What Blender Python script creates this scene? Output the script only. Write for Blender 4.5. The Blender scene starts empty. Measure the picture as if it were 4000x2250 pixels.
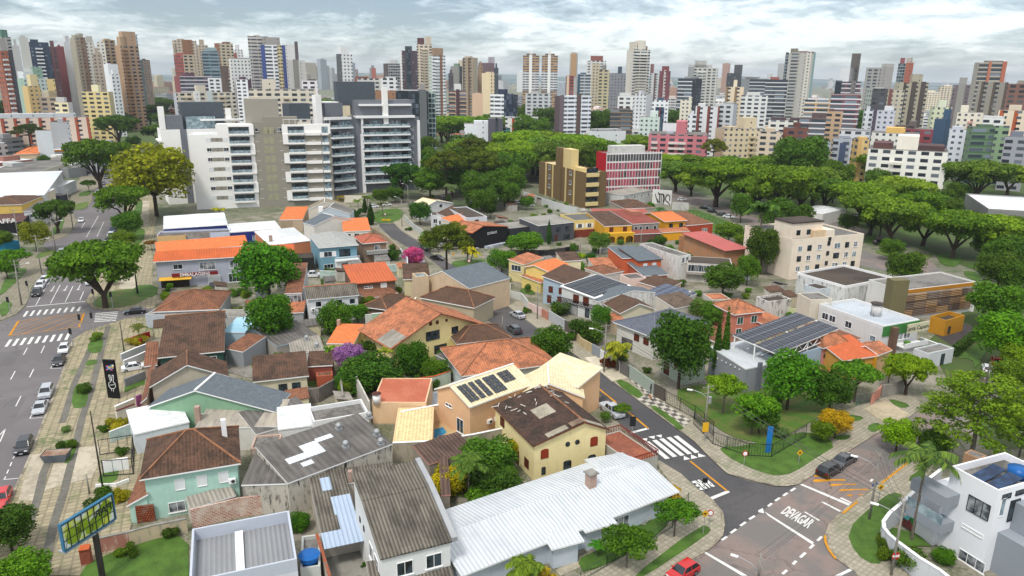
import bpy, math, random
import numpy as np
from mathutils import Vector, Matrix
R=math.radians
sc=bpy.context.scene
# ---------------- camera ----------------
F=2850.0; TH=R(16.1); RO=R(0.6); HC=52.0
cam=bpy.data.cameras.new('camera'); camo=bpy.data.objects.new('camera',cam); sc.collection.objects.link(camo)
_c,_s=math.cos(RO),math.sin(RO); _V=Vector((0,math.sin(TH),math.cos(TH))); _X=Vector((1,0,0)); _F=Vector((0,math.cos(TH),-math.sin(TH)))
_r=_X*_c+_V*_s; _u=_X*(-_s)+_V*_c
mw=Matrix(((_r.x,_u.x,-_F.x,0),(_r.y,_u.y,-_F.y,0),(_r.z,_u.z,-_F.z,HC),(0,0,0,1)))
camo.matrix_world=mw; cam.sensor_width=36; cam.lens=36*F/4000; cam.clip_start=1; cam.clip_end=60000
sc.camera=camo
# ---------------- light ----------------
sc.view_settings.view_transform='Standard'; sc.view_settings.look='None'; sc.view_settings.exposure=EXPO=0.85; sc.view_settings.gamma=1
SUN_EL,SUN_AZ=58,205   # azimuth clockwise from +Y
sun=bpy.data.lights.new('sun','SUN'); sun.energy=1.5; sun.angle=R(10); sun.color=(1,.96,.9)
suno=bpy.data.objects.new('sun',sun); sc.collection.objects.link(suno)
sd=Vector((math.sin(R(SUN_AZ))*math.cos(R(SUN_EL)),math.cos(R(SUN_AZ))*math.cos(R(SUN_EL)),math.sin(R(SUN_EL))))
suno.rotation_euler=sd.to_track_quat('Z','Y').to_euler()
w=bpy.data.worlds.new('World'); sc.world=w; w.use_nodes=True
# ---------------- node helper ----------------
class NT:
    def __init__(s,nt): s.t=nt; s.n=nt.nodes; s.l=nt.links
    def new(s,ty,**k):
        n=s.n.new(ty)
        for a,b in k.items(): setattr(n,a,b)
        return n
    def inp(s,sock,v):
        if isinstance(v,bpy.types.NodeSocket): s.l.new(v,sock)
        elif isinstance(v,(tuple,list)): sock.default_value=tuple(v)+((1,) if len(v)==3 and len(sock.default_value)==4 else ())
        else: sock.default_value=v
    def m(s,op,a,b=0,c=None):
        n=s.new('ShaderNodeMath',operation=op); s.inp(n.inputs[0],a); s.inp(n.inputs[1],b)
        if c is not None: s.inp(n.inputs[2],c)
        return n.outputs[0]
    def vm(s,op,a,b=(0,0,0)):
        n=s.new('ShaderNodeVectorMath',operation=op); s.inp(n.inputs[0],a); s.inp(n.inputs[1],b); return n.outputs[0]
    def mix(s,f,a,b,bt='MIX'):
        n=s.new('ShaderNodeMix',data_type='RGBA',blend_type=bt); s.inp(n.inputs[0],f); s.inp(n.inputs[6],a); s.inp(n.inputs[7],b); return n.outputs[2]
    def sm(s,x,lo,hi,a=0.,b=1.):
        n=s.new('ShaderNodeMapRange',interpolation_type='SMOOTHSTEP'); s.inp(n.inputs[0],x)
        for i,v in zip((1,2,3,4),(lo,hi,a,b)): s.inp(n.inputs[i],v)
        return n.outputs[0]
    def noise(s,co,sc_,det=2,ro=.55,dist=0):
        n=s.new('ShaderNodeTexNoise'); s.inp(n.inputs['Vector'],co); n.inputs['Scale'].default_value=sc_; n.inputs['Detail'].default_value=det
        n.inputs['Roughness'].default_value=ro; n.inputs['Distortion'].default_value=dist; return n.outputs[0]
    def white(s,co):
        n=s.new('ShaderNodeTexWhiteNoise'); s.inp(n.inputs['Vector'],co); return n.outputs['Value']
    def comb(s,x,y,z=0):
        n=s.new('ShaderNodeCombineXYZ'); s.inp(n.inputs[0],x); s.inp(n.inputs[1],y); s.inp(n.inputs[2],z); return n.outputs[0]
    def sep(s,v):
        n=s.new('ShaderNodeSeparateXYZ'); s.inp(n.inputs[0],v); return n.outputs
    def pos(s): return s.new('ShaderNodeNewGeometry').outputs['Position']
    def uv(s): return s.sep(s.new('ShaderNodeUVMap',uv_map='uv').outputs[0])
def hexc(c):
    if isinstance(c,str):
        v=[int(c[i:i+2],16)/255 for i in (0,2,4)]
        return tuple((x/12.92 if x<.04045 else ((x+.055)/1.055)**2.4) for x in v)
    return c
# ---------------- sky ----------------
t=NT(w.node_tree); t.n.clear()
sky=t.new('ShaderNodeTexSky',sky_type='NISHITA'); sky.sun_disc=False; sky.sun_elevation=R(SUN_EL); sky.sun_rotation=R(SUN_AZ); sky.altitude=900; sky.air_density=1; sky.dust_density=1.5
d=t.new('ShaderNodeTexCoord').outputs['Generated']; x,y,z=t.sep(d)[:3]
zz=t.m('ADD',t.m('MAXIMUM',z,0),.06)
P=t.comb(t.m('DIVIDE',x,zz),t.m('MULTIPLY',t.m('DIVIDE',y,zz),1.0),0)
Q=t.comb(t.m('MULTIPLY',x,3.4),t.m('MULTIPLY',y,1.2),t.m('MULTIPLY',t.m('POWER',t.m('MAXIMUM',z,.0005),.85),10.5))
n1=t.noise(t.vm('ADD',Q,(5.3,1.7,.4)),1.25,3,.5,.25); n2=t.noise(t.vm('ADD',Q,(7.7,4.2,2.1)),4.6,9,.66,.3)
v=t.m('ADD',t.m('MULTIPLY',n1,.42),t.m('MULTIPLY',n2,.58)); v=t.m('ADD',v,t.m('MULTIPLY',x,.035)); v=t.m('ADD',v,t.sm(z,.05,.095,.0,-.055))
c1=t.mix(t.sm(v,.40,.49),(.15,.20,.24,1),(.46,.52,.56,1)); c2=t.mix(t.sm(v,.47,.575),c1,(1.02,1.03,1.035,1))
c3=t.mix(t.sm(z,.0,.02,.5,0),c2,(.70,.75,.78,1))
c3=t.mix(t.sm(z,.12,.5),c3,(1.35,1.32,1.27,1))
bg=t.new('ShaderNodeBackground'); t.inp(bg.inputs[0],sky.outputs[0]); bg.inputs[1].default_value=.04
bg2=t.new('ShaderNodeBackground'); t.inp(bg2.inputs[0],c3); bg2.inputs[1].default_value=.43
ad=t.new('ShaderNodeAddShader'); t.l.new(bg.outputs[0],ad.inputs[0]); t.l.new(bg2.outputs[0],ad.inputs[1])
out=t.new('ShaderNodeOutputWorld'); t.l.new(ad.outputs[0],out.inputs[0])
# ---------------- pixel tiles: a photo pixel is turned into a ground point (or a point at a known height) ----------------
TL={'F':(0,0,.644)}
for i in range(4):
    TL['A%d'%(i+1)]=(i*1000,1600,2.229); TL['B%d'%(i+1)]=(i*1000,1050,2.229); TL['C%d'%(i+1)]=(i*1000,550,2.415); TL['D%d'%(i+1)]=(i*1000,0,2.415)
TL['N']=(0,0,1.0); CUR=['N']
def T(n): CUR[0]=n
def nat(p):
    if len(p)==3: tl,x_,y_=p
    else: tl=CUR[0]; x_,y_=p
    o=TL[tl]; return o[0]+x_/o[2],o[1]+y_/o[2]
def ray(p):
    px,py=nat(p); u=(px-2000)/F; v=(1125-py)/F
    return (_r*u+_u*v+_F)
def G(p,h=0.0):
    d_=ray(p); k=(h-HC)/d_.z; return Vector((d_.x*k,d_.y*k,h))
def GD(p,dist):   # point on the ray at horizontal distance
    d_=ray(p); k=dist/math.hypot(d_.x,d_.y); return Vector((d_.x*k,d_.y*k,HC+d_.z*k))
def hfrom(top,base):
    b=G(base); return GD(top,math.hypot(b.x,b.y)).z
# ---------------- materials ----------------
MC={}
def M(name,col=(.5,.5,.5),kind='plain',rough=.8,col2=None,sc_=1.0,amt=.15,metal=0,spec=.3,bump=0,**k):
    key=name
    if key in MC: return MC[key]
    m=bpy.data.materials.new(name); m.use_nodes=True; MC[key]=m
    t=NT(m.node_tree); t.n.clear(); o=t.new('ShaderNodeOutputMaterial'); b=t.new('ShaderNodeBsdfPrincipled'); t.l.new(b.outputs[0],o.inputs[0])
    col=hexc(col); col2=hexc(col2) if col2 else tuple(c*.5 for c in col)
    b.inputs['Roughness'].default_value=rough; b.inputs['Metallic'].default_value=metal; b.inputs['Specular IOR Level'].default_value=spec
    p=t.pos(); C=col+(1,) if len(col)==3 else col; C2=col2+(1,) if len(col2)==3 else col2
    if kind=='plain':
        r=t.noise(p,.7*sc_,4,.6); c=t.mix(t.m('MULTIPLY',t.sm(r,.35,.7),amt*2),C,C2)
    elif kind=='wall':      # painted plaster, patchy with vertical grime
        u,v=t.uv()[:2]; r=t.noise(p,.5,4,.6); s_=t.noise(t.comb(t.m('MULTIPLY',u,2.2),t.m('MULTIPLY',v,.22),0),1.,4,.65)
        f=t.m('ADD',t.m('MULTIPLY',t.sm(r,.4,.75),amt),t.m('MULTIPLY',t.sm(s_,.5,.8),amt*1.6)); c=t.mix(f,C,C2)
    elif kind=='grime':     # old stained wall, run-off streaks
        u,v=t.uv()[:2]; s_=t.noise(t.comb(t.m('MULTIPLY',u,1.6),t.m('MULTIPLY',v,.35),0),1.,5,.7); r=t.noise(p,.35,4,.6)
        f=t.m('MAXIMUM',t.sm(s_,.50,.66),t.m('MULTIPLY',t.sm(r,.5,.7),.6)); c=t.mix(t.m('MULTIPLY',f,amt*3),C,C2)
    elif kind=='tile':
        u,v=t.uv()[:2]; pu=k.get('pu',.42); pv=k.get('pv',.42)
        wn=t.white(t.comb(t.m('FLOOR',t.m('DIVIDE',u,pu)),t.m('FLOOR',t.m('DIVIDE',v,pv)),0)); r=t.noise(p,.45,5,.65); r2=t.noise(p,2.2,3,.6)
        c=t.mix(t.m('MULTIPLY',t.sm(wn,.3,1),.42),C,tuple(min(1,q*1.5) for q in col)+(1,))
        c=t.mix(t.m('MULTIPLY',t.sm(t.m('ADD',t.m('MULTIPLY',r,.6),t.m('MULTIPLY',r2,.4)),.42,.62),amt*3),c,C2)
        wv=t.m('SINE',t.m('MULTIPLY',u,2*math.pi/pu)); c=t.mix(t.m('MULTIPLY',t.m('ADD',wv,1),.10),c,(0.02,.012,.01,1))
        fr=t.m('FRACT',t.m('DIVIDE',v,pv)); c=t.mix(t.m('MULTIPLY',t.m('LESS_THAN',fr,.16),.25),c,(.02,.012,.01,1))
        bm=t.new('ShaderNodeBump'); bm.inputs['Distance'].default_value=.05; bm.inputs['Strength'].default_value=.8; t.inp(bm.inputs['Height'],wv); t.l.new(bm.outputs[0],b.inputs['Normal'])
    elif kind=='corr':      # corrugated sheets: sheet-to-sheet tone, valleys mixed toward the second colour
        u,v=t.uv()[:2]; pu=k.get('pu',.5); wv=t.m('SINE',t.m('MULTIPLY',u,2*math.pi/pu))
        wn=t.white(t.comb(t.m('FLOOR',t.m('DIVIDE',u,1.1)),t.m('FLOOR',t.m('DIVIDE',v,2.4)),0)); r=t.noise(t.comb(t.m('MULTIPLY',u,1.),t.m('MULTIPLY',v,.3),0),.8,5,.65); r2=t.noise(p,.25,3,.5)
        c=t.mix(t.m('MULTIPLY',wn,amt*1.4),C,C2); c=t.mix(t.m('MULTIPLY',t.sm(t.m('ADD',t.m('MULTIPLY',r,.6),t.m('MULTIPLY',r2,.4)),.44,.62),amt*3),c,C2)
        c=t.mix(t.m('MULTIPLY',t.sm(wv,-.2,-1),k.get('val',.35)),c,C2)
        bm=t.new('ShaderNodeBump'); bm.inputs['Distance'].default_value=.08; bm.inputs['Strength'].default_value=.7; t.inp(bm.inputs['Height'],wv); t.l.new(bm.outputs[0],b.inputs['Normal'])
    elif kind=='brick':
        u,v=t.uv()[:2]; n=t.new('ShaderNodeTexBrick'); t.inp(n.inputs[0],t.comb(u,v,0)); t.inp(n.inputs[1],C); t.inp(n.inputs[2],C2); t.inp(n.inputs[3],hexc(k.get('mortar','b0a496'))); n.inputs['Scale'].default_value=1
        n.inputs['Brick Width'].default_value=k.get('bw',.5); n.inputs['Row Height'].default_value=k.get('bh',.25); n.inputs['Mortar Size'].default_value=k.get('ms',.03)
        r=t.noise(p,.6,4,.6); c=t.mix(t.m('MULTIPLY',t.sm(r,.45,.65),amt*3),n.outputs[0],hexc(k.get('dirt','8a7c70')))
    elif kind=='ground':    # two tones by noise
        r=t.noise(p,.12*sc_,6,.62); r2=t.noise(p,1.4*sc_,4,.6); c=t.mix(t.sm(t.m('ADD',t.m('MULTIPLY',r,.6),t.m('MULTIPLY',r2,.4)),.42,.6),C,C2)
    elif kind=='asphalt':
        r=t.noise(p,.06*sc_,5,.6,.6); r2=t.noise(p,3,3,.6); r3=t.noise(p,.5,4,.6)
        c=t.mix(t.sm(r,.42,.58),C,C2); c=t.mix(t.m('MULTIPLY',t.sm(r2,.3,.7),.18),c,(.16,.15,.145,1)); c=t.mix(t.m('MULTIPLY',t.sm(r3,.55,.75),.25),c,(.07,.07,.07,1))
        vo=t.new('ShaderNodeTexVoronoi',feature='DISTANCE_TO_EDGE'); t.inp(vo.inputs['Vector'],t.vm('ADD',p,t.comb(t.m('MULTIPLY',r3,3),t.m('MULTIPLY',r2,1.5)))); vo.inputs['Scale'].default_value=.16; c=t.mix(t.m('MULTIPLY',t.m('MULTIPLY',t.sm(vo.outputs['Distance'],.0,.02,1,0),t.sm(r,.45,.6)),.55),c,(.035,.033,.033,1)); pa=t.white(t.comb(t.m('FLOOR',t.m('DIVIDE',t.m('ADD',t.sep(p)[0],t.m('MULTIPLY',t.sep(p)[1],.4)),6.)),t.m('FLOOR',t.m('DIVIDE',t.m('SUBTRACT',t.sep(p)[1],t.m('MULTIPLY',t.sep(p)[0],.4)),9.)),0)); c=t.mix(t.m('MULTIPLY',t.m('GREATER_THAN',pa,.82),.22),c,(.05,.05,.055,1))
    elif kind=='paver':     # stone setts with grid lines along the street
        a=R(k.get('az',23)); x,y=t.sep(p)[:2]; u=t.m('ADD',t.m('MULTIPLY',x,math.cos(a)),t.m('MULTIPLY',y,math.sin(a))); v=t.m('SUBTRACT',t.m('MULTIPLY',y,math.cos(a)),t.m('MULTIPLY',x,math.sin(a)))
        s1=k.get('s',.9); wn=t.white(t.comb(t.m('FLOOR',t.m('DIVIDE',u,s1)),t.m('FLOOR',t.m('DIVIDE',v,s1*.7)),0)); c=t.mix(t.m('MULTIPLY',wn,.5),C,C2)
        l=t.m('LESS_THAN',t.m('FRACT',t.m('DIVIDE',u,s1)),.22); l2=t.m('LESS_THAN',t.m('FRACT',t.m('DIVIDE',v,s1*.7)),.25); c=t.mix(t.m('MULTIPLY',t.m('MAXIMUM',l,l2),.6),c,C2)
        g=t.noise(p,.16,5,.65); g2=t.noise(p,1.1,4,.6); c=t.mix(t.m('MULTIPLY',t.sm(t.m('ADD',t.m('MULTIPLY',g,.6),t.m('MULTIPLY',g2,.4)),.5,.64),k.get('gr',.8)),c,(.07,.12,.03,1))
    elif kind=='checker':
        n=t.new('ShaderNodeTexChecker'); r=t.new('ShaderNodeVectorRotate'); r.rotation_type='Z_AXIS'; t.inp(r.inputs['Vector'],p); r.inputs['Angle'].default_value=R(k.get('az',23)+45); t.inp(n.inputs[0],r.outputs[0]); t.inp(n.inputs[1],C); t.inp(n.inputs[2],C2); n.inputs['Scale'].default_value=k.get('s',1.3); c=n.outputs[0]
        g=t.noise(p,.8,4,.6); c=t.mix(t.m('MULTIPLY',t.sm(g,.45,.7),.5),c,(.22,.2,.16,1))
    elif kind=='facade':    # far tower facade: rows and columns of openings, u,v in metres
        u,v=t.uv()[:2]; pu=k.get('pu',3.2); pv=k.get('pv',3.3); wu=k.get('wu',.5); wv_=k.get('wv',.42); wc=hexc(k.get('wc','2a3038')); 
        fu=t.m('FRACT',t.m('ADD',t.m('DIVIDE',u,pu),.13)); fv=t.m('FRACT',t.m('DIVIDE',v,pv))
        mk=t.m('MULTIPLY',t.m('LESS_THAN',t.m('ABSOLUTE',t.m('SUBTRACT',fu,.5)),wu/2),t.m('LESS_THAN',t.m('ABSOLUTE',t.m('SUBTRACT',fv,.52)),wv_/2))
        wn=t.white(t.comb(t.m('FLOOR',t.m('ADD',t.m('DIVIDE',u,pu),.13)),t.m('FLOOR',t.m('DIVIDE',v,pv)),0))
        wcol=t.mix(t.sm(wn,.55,1),wc+(1,),tuple(min(1,q*3+.08) for q in wc)+(1,))
        r=t.noise(t.comb(t.m('MULTIPLY',u,.3),t.m('MULTIPLY',v,.05),0),1,4,.6); c0=t.mix(t.m('MULTIPLY',t.sm(r,.4,.7),amt),C,C2)
        if k.get('band'):
            bd=t.m('LESS_THAN',fv,k.get('bandw',.3)); c0=t.mix(bd,c0,hexc(k['band'])+(1,))
        if k.get('cst'):
            cs=t.m('LESS_THAN',t.m('FRACT',t.m('DIVIDE',u,k.get('cp',9.))),k.get('cw',.35)); c0=t.mix(cs,c0,hexc(k['cst'])+(1,))
        c=t.mix(mk,c0,wcol); t.inp(b.inputs['Roughness'],t.m('SUBTRACT',rough,t.m('MULTIPLY',mk,.45)))
    elif kind=='leaf':
        a=t.new('ShaderNodeAttribute',attribute_name='tint'); oi=t.new('ShaderNodeObjectInfo'); tl=a.outputs['Fac']
        c=t.mix(1,oi.outputs['Color'],t.mix(t.sm(tl,0,1),(.42,.52,.55,1),(1.75,1.5,.9,1)),'MULTIPLY')
        tr=t.new('ShaderNodeBsdfTranslucent'); t.inp(tr.inputs[0],c); mx=t.new('ShaderNodeMixShader'); mx.inputs[0].default_value=.30; t.l.new(b.outputs[0],mx.inputs[1]); t.l.new(tr.outputs[0],mx.inputs[2]); t.l.new(mx.outputs[0],o.inputs[0])
    elif kind=='car':
        oi=t.new('ShaderNodeObjectInfo'); c=oi.outputs['Color']; b.inputs['Coat Weight'].default_value=.6; b.inputs['Coat Roughness'].default_value=.08
    elif kind=='solar':
        u,v=t.uv()[:2]; l=t.m('MAXIMUM',t.m('LESS_THAN',t.m('FRACT',t.m('DIVIDE',u,k.get('pu',1.1))),.07),t.m('LESS_THAN',t.m('FRACT',t.m('DIVIDE',v,k.get('pv',1.8))),.05)); c=t.mix(l,C,C2)
    elif kind=='slats':
        u,v=t.uv()[:2]; l=t.m('LESS_THAN',t.m('FRACT',t.m('DIVIDE',v,k.get('pv',.5))),k.get('fr',.4)); wn=t.white(t.comb(t.m('FLOOR',t.m('DIVIDE',u,4)),t.m('FLOOR',t.m('DIVIDE',v,3.3)),0)); c=t.mix(t.m('MULTIPLY',wn,.45),C,(.5,.42,.34,1)); c=t.mix(l,c,C2)
    elif kind=='glass':
        r=t.noise(p,.9,2,.5); c=t.mix(t.sm(r,.35,.65),C,C2)
    if k.get('alpha'): b.inputs['Alpha'].default_value=k['alpha']
    if k.get('emit'): t.inp(b.inputs['Emission Color'],C); b.inputs['Emission Strength'].default_value=k['emit']
    t.inp(b.inputs['Base Color'],c)
    return m
def wall(c,amt=.2,kind='wall',dirt=None):
    return M('%s_%s_%d'%(kind,c,amt*100),c,kind,.85,col2=dirt,amt=amt)
# ---------------- mesh building ----------------
class MB:
    def __init__(s): s.v=[]; s.f=[]; s.mi=[]
    def add(s,vs,fs,mi=0):
        o=len(s.v); s.v+= [tuple(q) for q in vs]; s.f+=[tuple(o+i for i in f) for f in fs]; s.mi+=[mi]*len(fs); return s
    def box(s,x0,x1,y0,y1,z0,z1,mi=0):
        return s.add([(x0,y0,z0),(x1,y0,z0),(x1,y1,z0),(x0,y1,z0),(x0,y0,z1),(x1,y0,z1),(x1,y1,z1),(x0,y1,z1)],
              [(3,2,1,0),(4,5,6,7),(0,1,5,4),(1,2,6,5),(2,3,7,6),(3,0,4,7)],mi)
    def prism(s,poly,z0,z1,mi=0,mt=None):
        n=len(poly); a=sum(poly[i][0]*poly[(i+1)%n][1]-poly[(i+1)%n][0]*poly[i][1] for i in range(n))
        if a<0: poly=poly[::-1]
        s.add([(p[0],p[1],z0) for p in poly]+[(p[0],p[1],z1) for p in poly],[tuple(range(n-1,-1,-1))]+[(i,(i+1)%n,n+(i+1)%n,n+i) for i in range(n)],mi)
        s.add([(p[0],p[1],z1) for p in poly],[tuple(range(n))],mi if mt is None else mt); return s
    def slab(s,poly,t=.14,mi=0):   # thick sheet over an arbitrary 3d polygon, ccw from above
        n=len(poly); return s.add(list(poly)+[(p[0],p[1],p[2]-t) for p in poly],[tuple(range(n)),tuple(range(2*n-1,n-1,-1))]+[(i,n+i,n+(i+1)%n,(i+1)%n) for i in range(n)],mi)
    def tube(s,a,b,r0,r1=None,n=6,mi=0,cap=True):
        a=Vector(a); b=Vector(b); r1=r0 if r1 is None else r1; d=(b-a); 
        if d.length<1e-6: return s
        d.normalize(); x=d.orthogonal().normalized(); y=d.cross(x); vs=[]
        for p,r in ((a,r0),(b,r1)):
            for i in range(n): q=2*math.pi*i/n; vs.append(p+(x*math.cos(q)+y*math.sin(q))*r)
        fs=[(i,(i+1)%n,n+(i+1)%n,n+i) for i in range(n)]
        if cap: fs+=[tuple(range(n-1,-1,-1)),tuple(range(n,2*n))]
        return s.add(vs,fs,mi)
    def ball(s,c,r,n=8,mi=0,sq=1.):
        vs=[(c[0],c[1],c[2]-r*sq)]; m=n//2
        for j in range(1,m):
            a=math.pi*j/m
            for i in range(n): q=2*math.pi*i/n; vs.append((c[0]+r*math.sin(a)*math.cos(q),c[1]+r*math.sin(a)*math.sin(q),c[2]-r*sq*math.cos(a)))
        vs.append((c[0],c[1],c[2]+r*sq)); L=len(vs)-1; fs=[(0,1+(i+1)%n,1+i) for i in range(n)]
        for j in range(m-2):
            for i in range(n): a_=1+j*n; fs.append((a_+i,a_+(i+1)%n,a_+n+(i+1)%n,a_+n+i))
        fs+=[(L,1+(m-2)*n+i,1+(m-2)*n+(i+1)%n) for i in range(n)]
        return s.add(vs,fs,mi)
    def mesh(s,name,mats,smooth=False):
        me=bpy.data.meshes.new(name); me.from_pydata(s.v,[],s.f); 
        for m in (mats if isinstance(mats,(list,tuple)) else [mats]): me.materials.append(m)
        me.polygons.foreach_set('material_index',s.mi)
        if smooth: me.polygons.foreach_set('use_smooth',[True]*len(s.f))
        uvl=me.uv_layers.new(name='uv').data; Z=Vector((0,0,1))
        buf=[0.0]*(2*len(me.loops))
        for p in me.polygons:
            n=p.normal
            if abs(n.z)>.995: U=Vector((1,0,0)); V=Vector((0,1,0))
            else: U=Z.cross(n).normalized(); V=n.cross(U)
            for li in p.loop_indices:
                co=me.vertices[me.loops[li].vertex_index].co; buf[2*li]=co.dot(U); buf[2*li+1]=co.dot(V)
        uvl.foreach_set('uv',buf)
        return me
    def build(s,name,mats,parent=None,smooth=False,loc=None,rz=0):
        o=bpy.data.objects.new(name,s.mesh(name,mats,smooth)); link(o,parent)
        if loc is not None: o.location=loc
        if rz: o.rotation_euler.z=rz
        return o
def link(o,parent=None):
    sc.collection.objects.link(o)
    if parent: o.parent=parent
    return o
LAB=set()
def tag(o,label,cat,group=None,kind=None):
    if label: o['label']=label
    if cat: o['category']=cat
    if group: o['group']=group
    if kind: o['kind']=kind
    if label and not group and not kind:
        if label in LAB: print('DUPLABEL',label)
        LAB.add(label)
    return o
def thing(name,label,cat,loc=(0,0,0),rz=0,group=None):
    o=bpy.data.objects.new(name,None); link(o); o.location=loc; o.rotation_euler.z=rz; o.empty_display_size=.1
    return tag(o,label,cat,group)
def kids(o,_c={}): return o.children
def dup(root,loc,rz,label=None,group=None,scale=None,color=None):
    r=root.copy(); link(r); r.location=loc; r.rotation_euler.z=rz
    if label: r['label']=label
    if group: r['group']=group
    if scale: r.scale=scale
    def rec(a,b):
        for ch in list(a.children):
            if ch==r: continue
            c=ch.copy(); link(c,b)
            if color and 'paint' in c: c.color=color
            rec(ch,c)
    rec(root,r)
    return r
def struct(name,mb,m,kind='structure'):
    o=mb.build(name,m); o['kind']=kind; return o
def inst(mesh,name,parent,loc,rz=0):
    o=bpy.data.objects.new(name,mesh); link(o,parent); o.location=loc; o.rotation_euler.z=rz; return o
def smooth_poly(pts,closed=True,it=1):
    for _ in range(it):
        n=len(pts); q=[]
        for i in range(n if closed else n-1):
            a=Vector(pts[i]); b=Vector(pts[(i+1)%n]); q+=[tuple(a*.75+b*.25),tuple(a*.25+b*.75)]
        pts=q if closed else [pts[0]]+q+[pts[-1]]
    return pts
def patch(name,pts,z,m,kind='structure',h=None,sm=0,label=None,cat=None):
    """ground polygon given by photo pixels; h = kerb-high slab"""
    g=[G(p) for p in pts]; g=[(q.x,q.y) for q in g]
    if sm: g=[p[:2] for p in smooth_poly([(a,b,0) for a,b in g],True,sm)]
    mb=MB(); mb.prism(g,(z-.02) if h is None else 0,z if h is None else h); return struct(name,mb,m,kind)
def line_strip(mb,pts,wd,z,mi=0):
    for a,b in zip(pts[:-1],pts[1:]):
        a=Vector(a[:2]); b=Vector(b[:2]); d=(b-a)
        if d.length<1e-4: continue
        n=Vector((-d.y,d.x)).normalized()*wd/2
        mb.add([(a.x-n.x,a.y-n.y,z),(b.x-n.x,b.y-n.y,z),(b.x+n.x,b.y+n.y,z),(a.x+n.x,a.y+n.y,z)],[(0,1,2,3)],mi)
# ---------------- shared materials ----------------
WHT=M('white_trim','e8e8e6',amt=.05,rough=.6); DK=M('dark_metal','202226',rough=.5,amt=.1); GLS=M('window_glass','141a20','glass',rough=.12,col2='3a464f',spec=.6)
GLB=M('light_glass','4a5c66','glass',rough=.15,col2='8fa0a8',spec=.6); BRN=M('brown_wood','4a2416',rough=.6); CONC=M('concrete','8f8c84','ground',col2='6f6d66'); CUR_=M('curtain_glass','9a9ea0','glass',rough=.3,col2='3c434a')
SHUT=M('white_shutter','d9dcdc',rough=.6,amt=.1); GRN=M('green_shutter','1d4a3c',rough=.6); IRON=M('grey_iron','3c3e40',rough=.5); REDW=M('red_wood','7a2f18',rough=.6)
OLD=M('old_clay_tile','604636','tile',col2='30271f',amt=.26); BROWN=M('brown_tile','5c4434','tile',col2='30271f',amt=.14); ORG=M('orange_tile','c4703f','tile',col2='8a3a20',amt=.10); ORP=M('patchy_orange_tile','bd7752','tile',col2='6a4a38',amt=.24)
ORB=M('bright_orange_tile','d97a44','tile',col2='b86236',amt=.08); RST=M('rust_tile','885a42','tile',col2='4c382a',amt=.2); RED=M('red_roof_tile','8e4a3e','tile',col2='5d2a24',amt=.12); PNK=M('pink_sheet_roof','b4605a','corr',col2='8c4a42',amt=.06,val=.15,pu=1.)
COR=M('dark_corrugated','7d776b','corr',col2='2e2a25',amt=.2,val=.75,pu=.38); COG=M('grey_corrugated','6c6864','corr',col2='403d3a',amt=.2,val=.25,pu=.9); COL=M('light_corrugated','a39d92','corr',col2='6b655c',amt=.2,val=.4)
CBR=M('brown_corrugated','6a554a','corr',col2='2e231e',amt=.2,val=.6,pu=.55); MET=M('white_metal_roof','c9ced1','corr',col2='a3aaae',amt=.12,val=.1,pu=.5,rough=.5); MEG=M('grey_metal_roof','8e9092','corr',col2='6c6e70',amt=.06,val=.35,pu=.5,rough=.6)
GTL=M('grey_tile','5f6570','tile',col2='454a55',amt=.08); GTD=M('slate_tile','636c72','tile',col2='4c555c',amt=.08); CRT=M('cream_tile','e2d3ad','tile',col2='cbb98e',amt=.05,pu=.6,pv=.5); SLB=M('roof_slab_grey','7a7772','ground',col2='55534f'); SLW=M('roof_slab_white','dfe1e1','ground',col2='b9bdbd',sc_=.6); DSL=M('dark_roof_slab','4b4138','ground',col2='352e29')
SOL=M('solar_cells','20242c','solar',rough=.4,col2='70767e',spec=.3); SOB=M('blue_solar_cells','363f54','solar',rough=.4,col2='8f959f',spec=.3)
BLU=M('blue_tank','0a5aa0',rough=.4,amt=.1); CHROME=M('galvanised_metal','a7aaab',rough=.4,metal=.3); WATER=M('pool_water','0e6d9c','glass',rough=.08,col2='1c86ad'); RDK=M('red_paint','a31a1c',rough=.5)
POOLC=[0]
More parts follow.
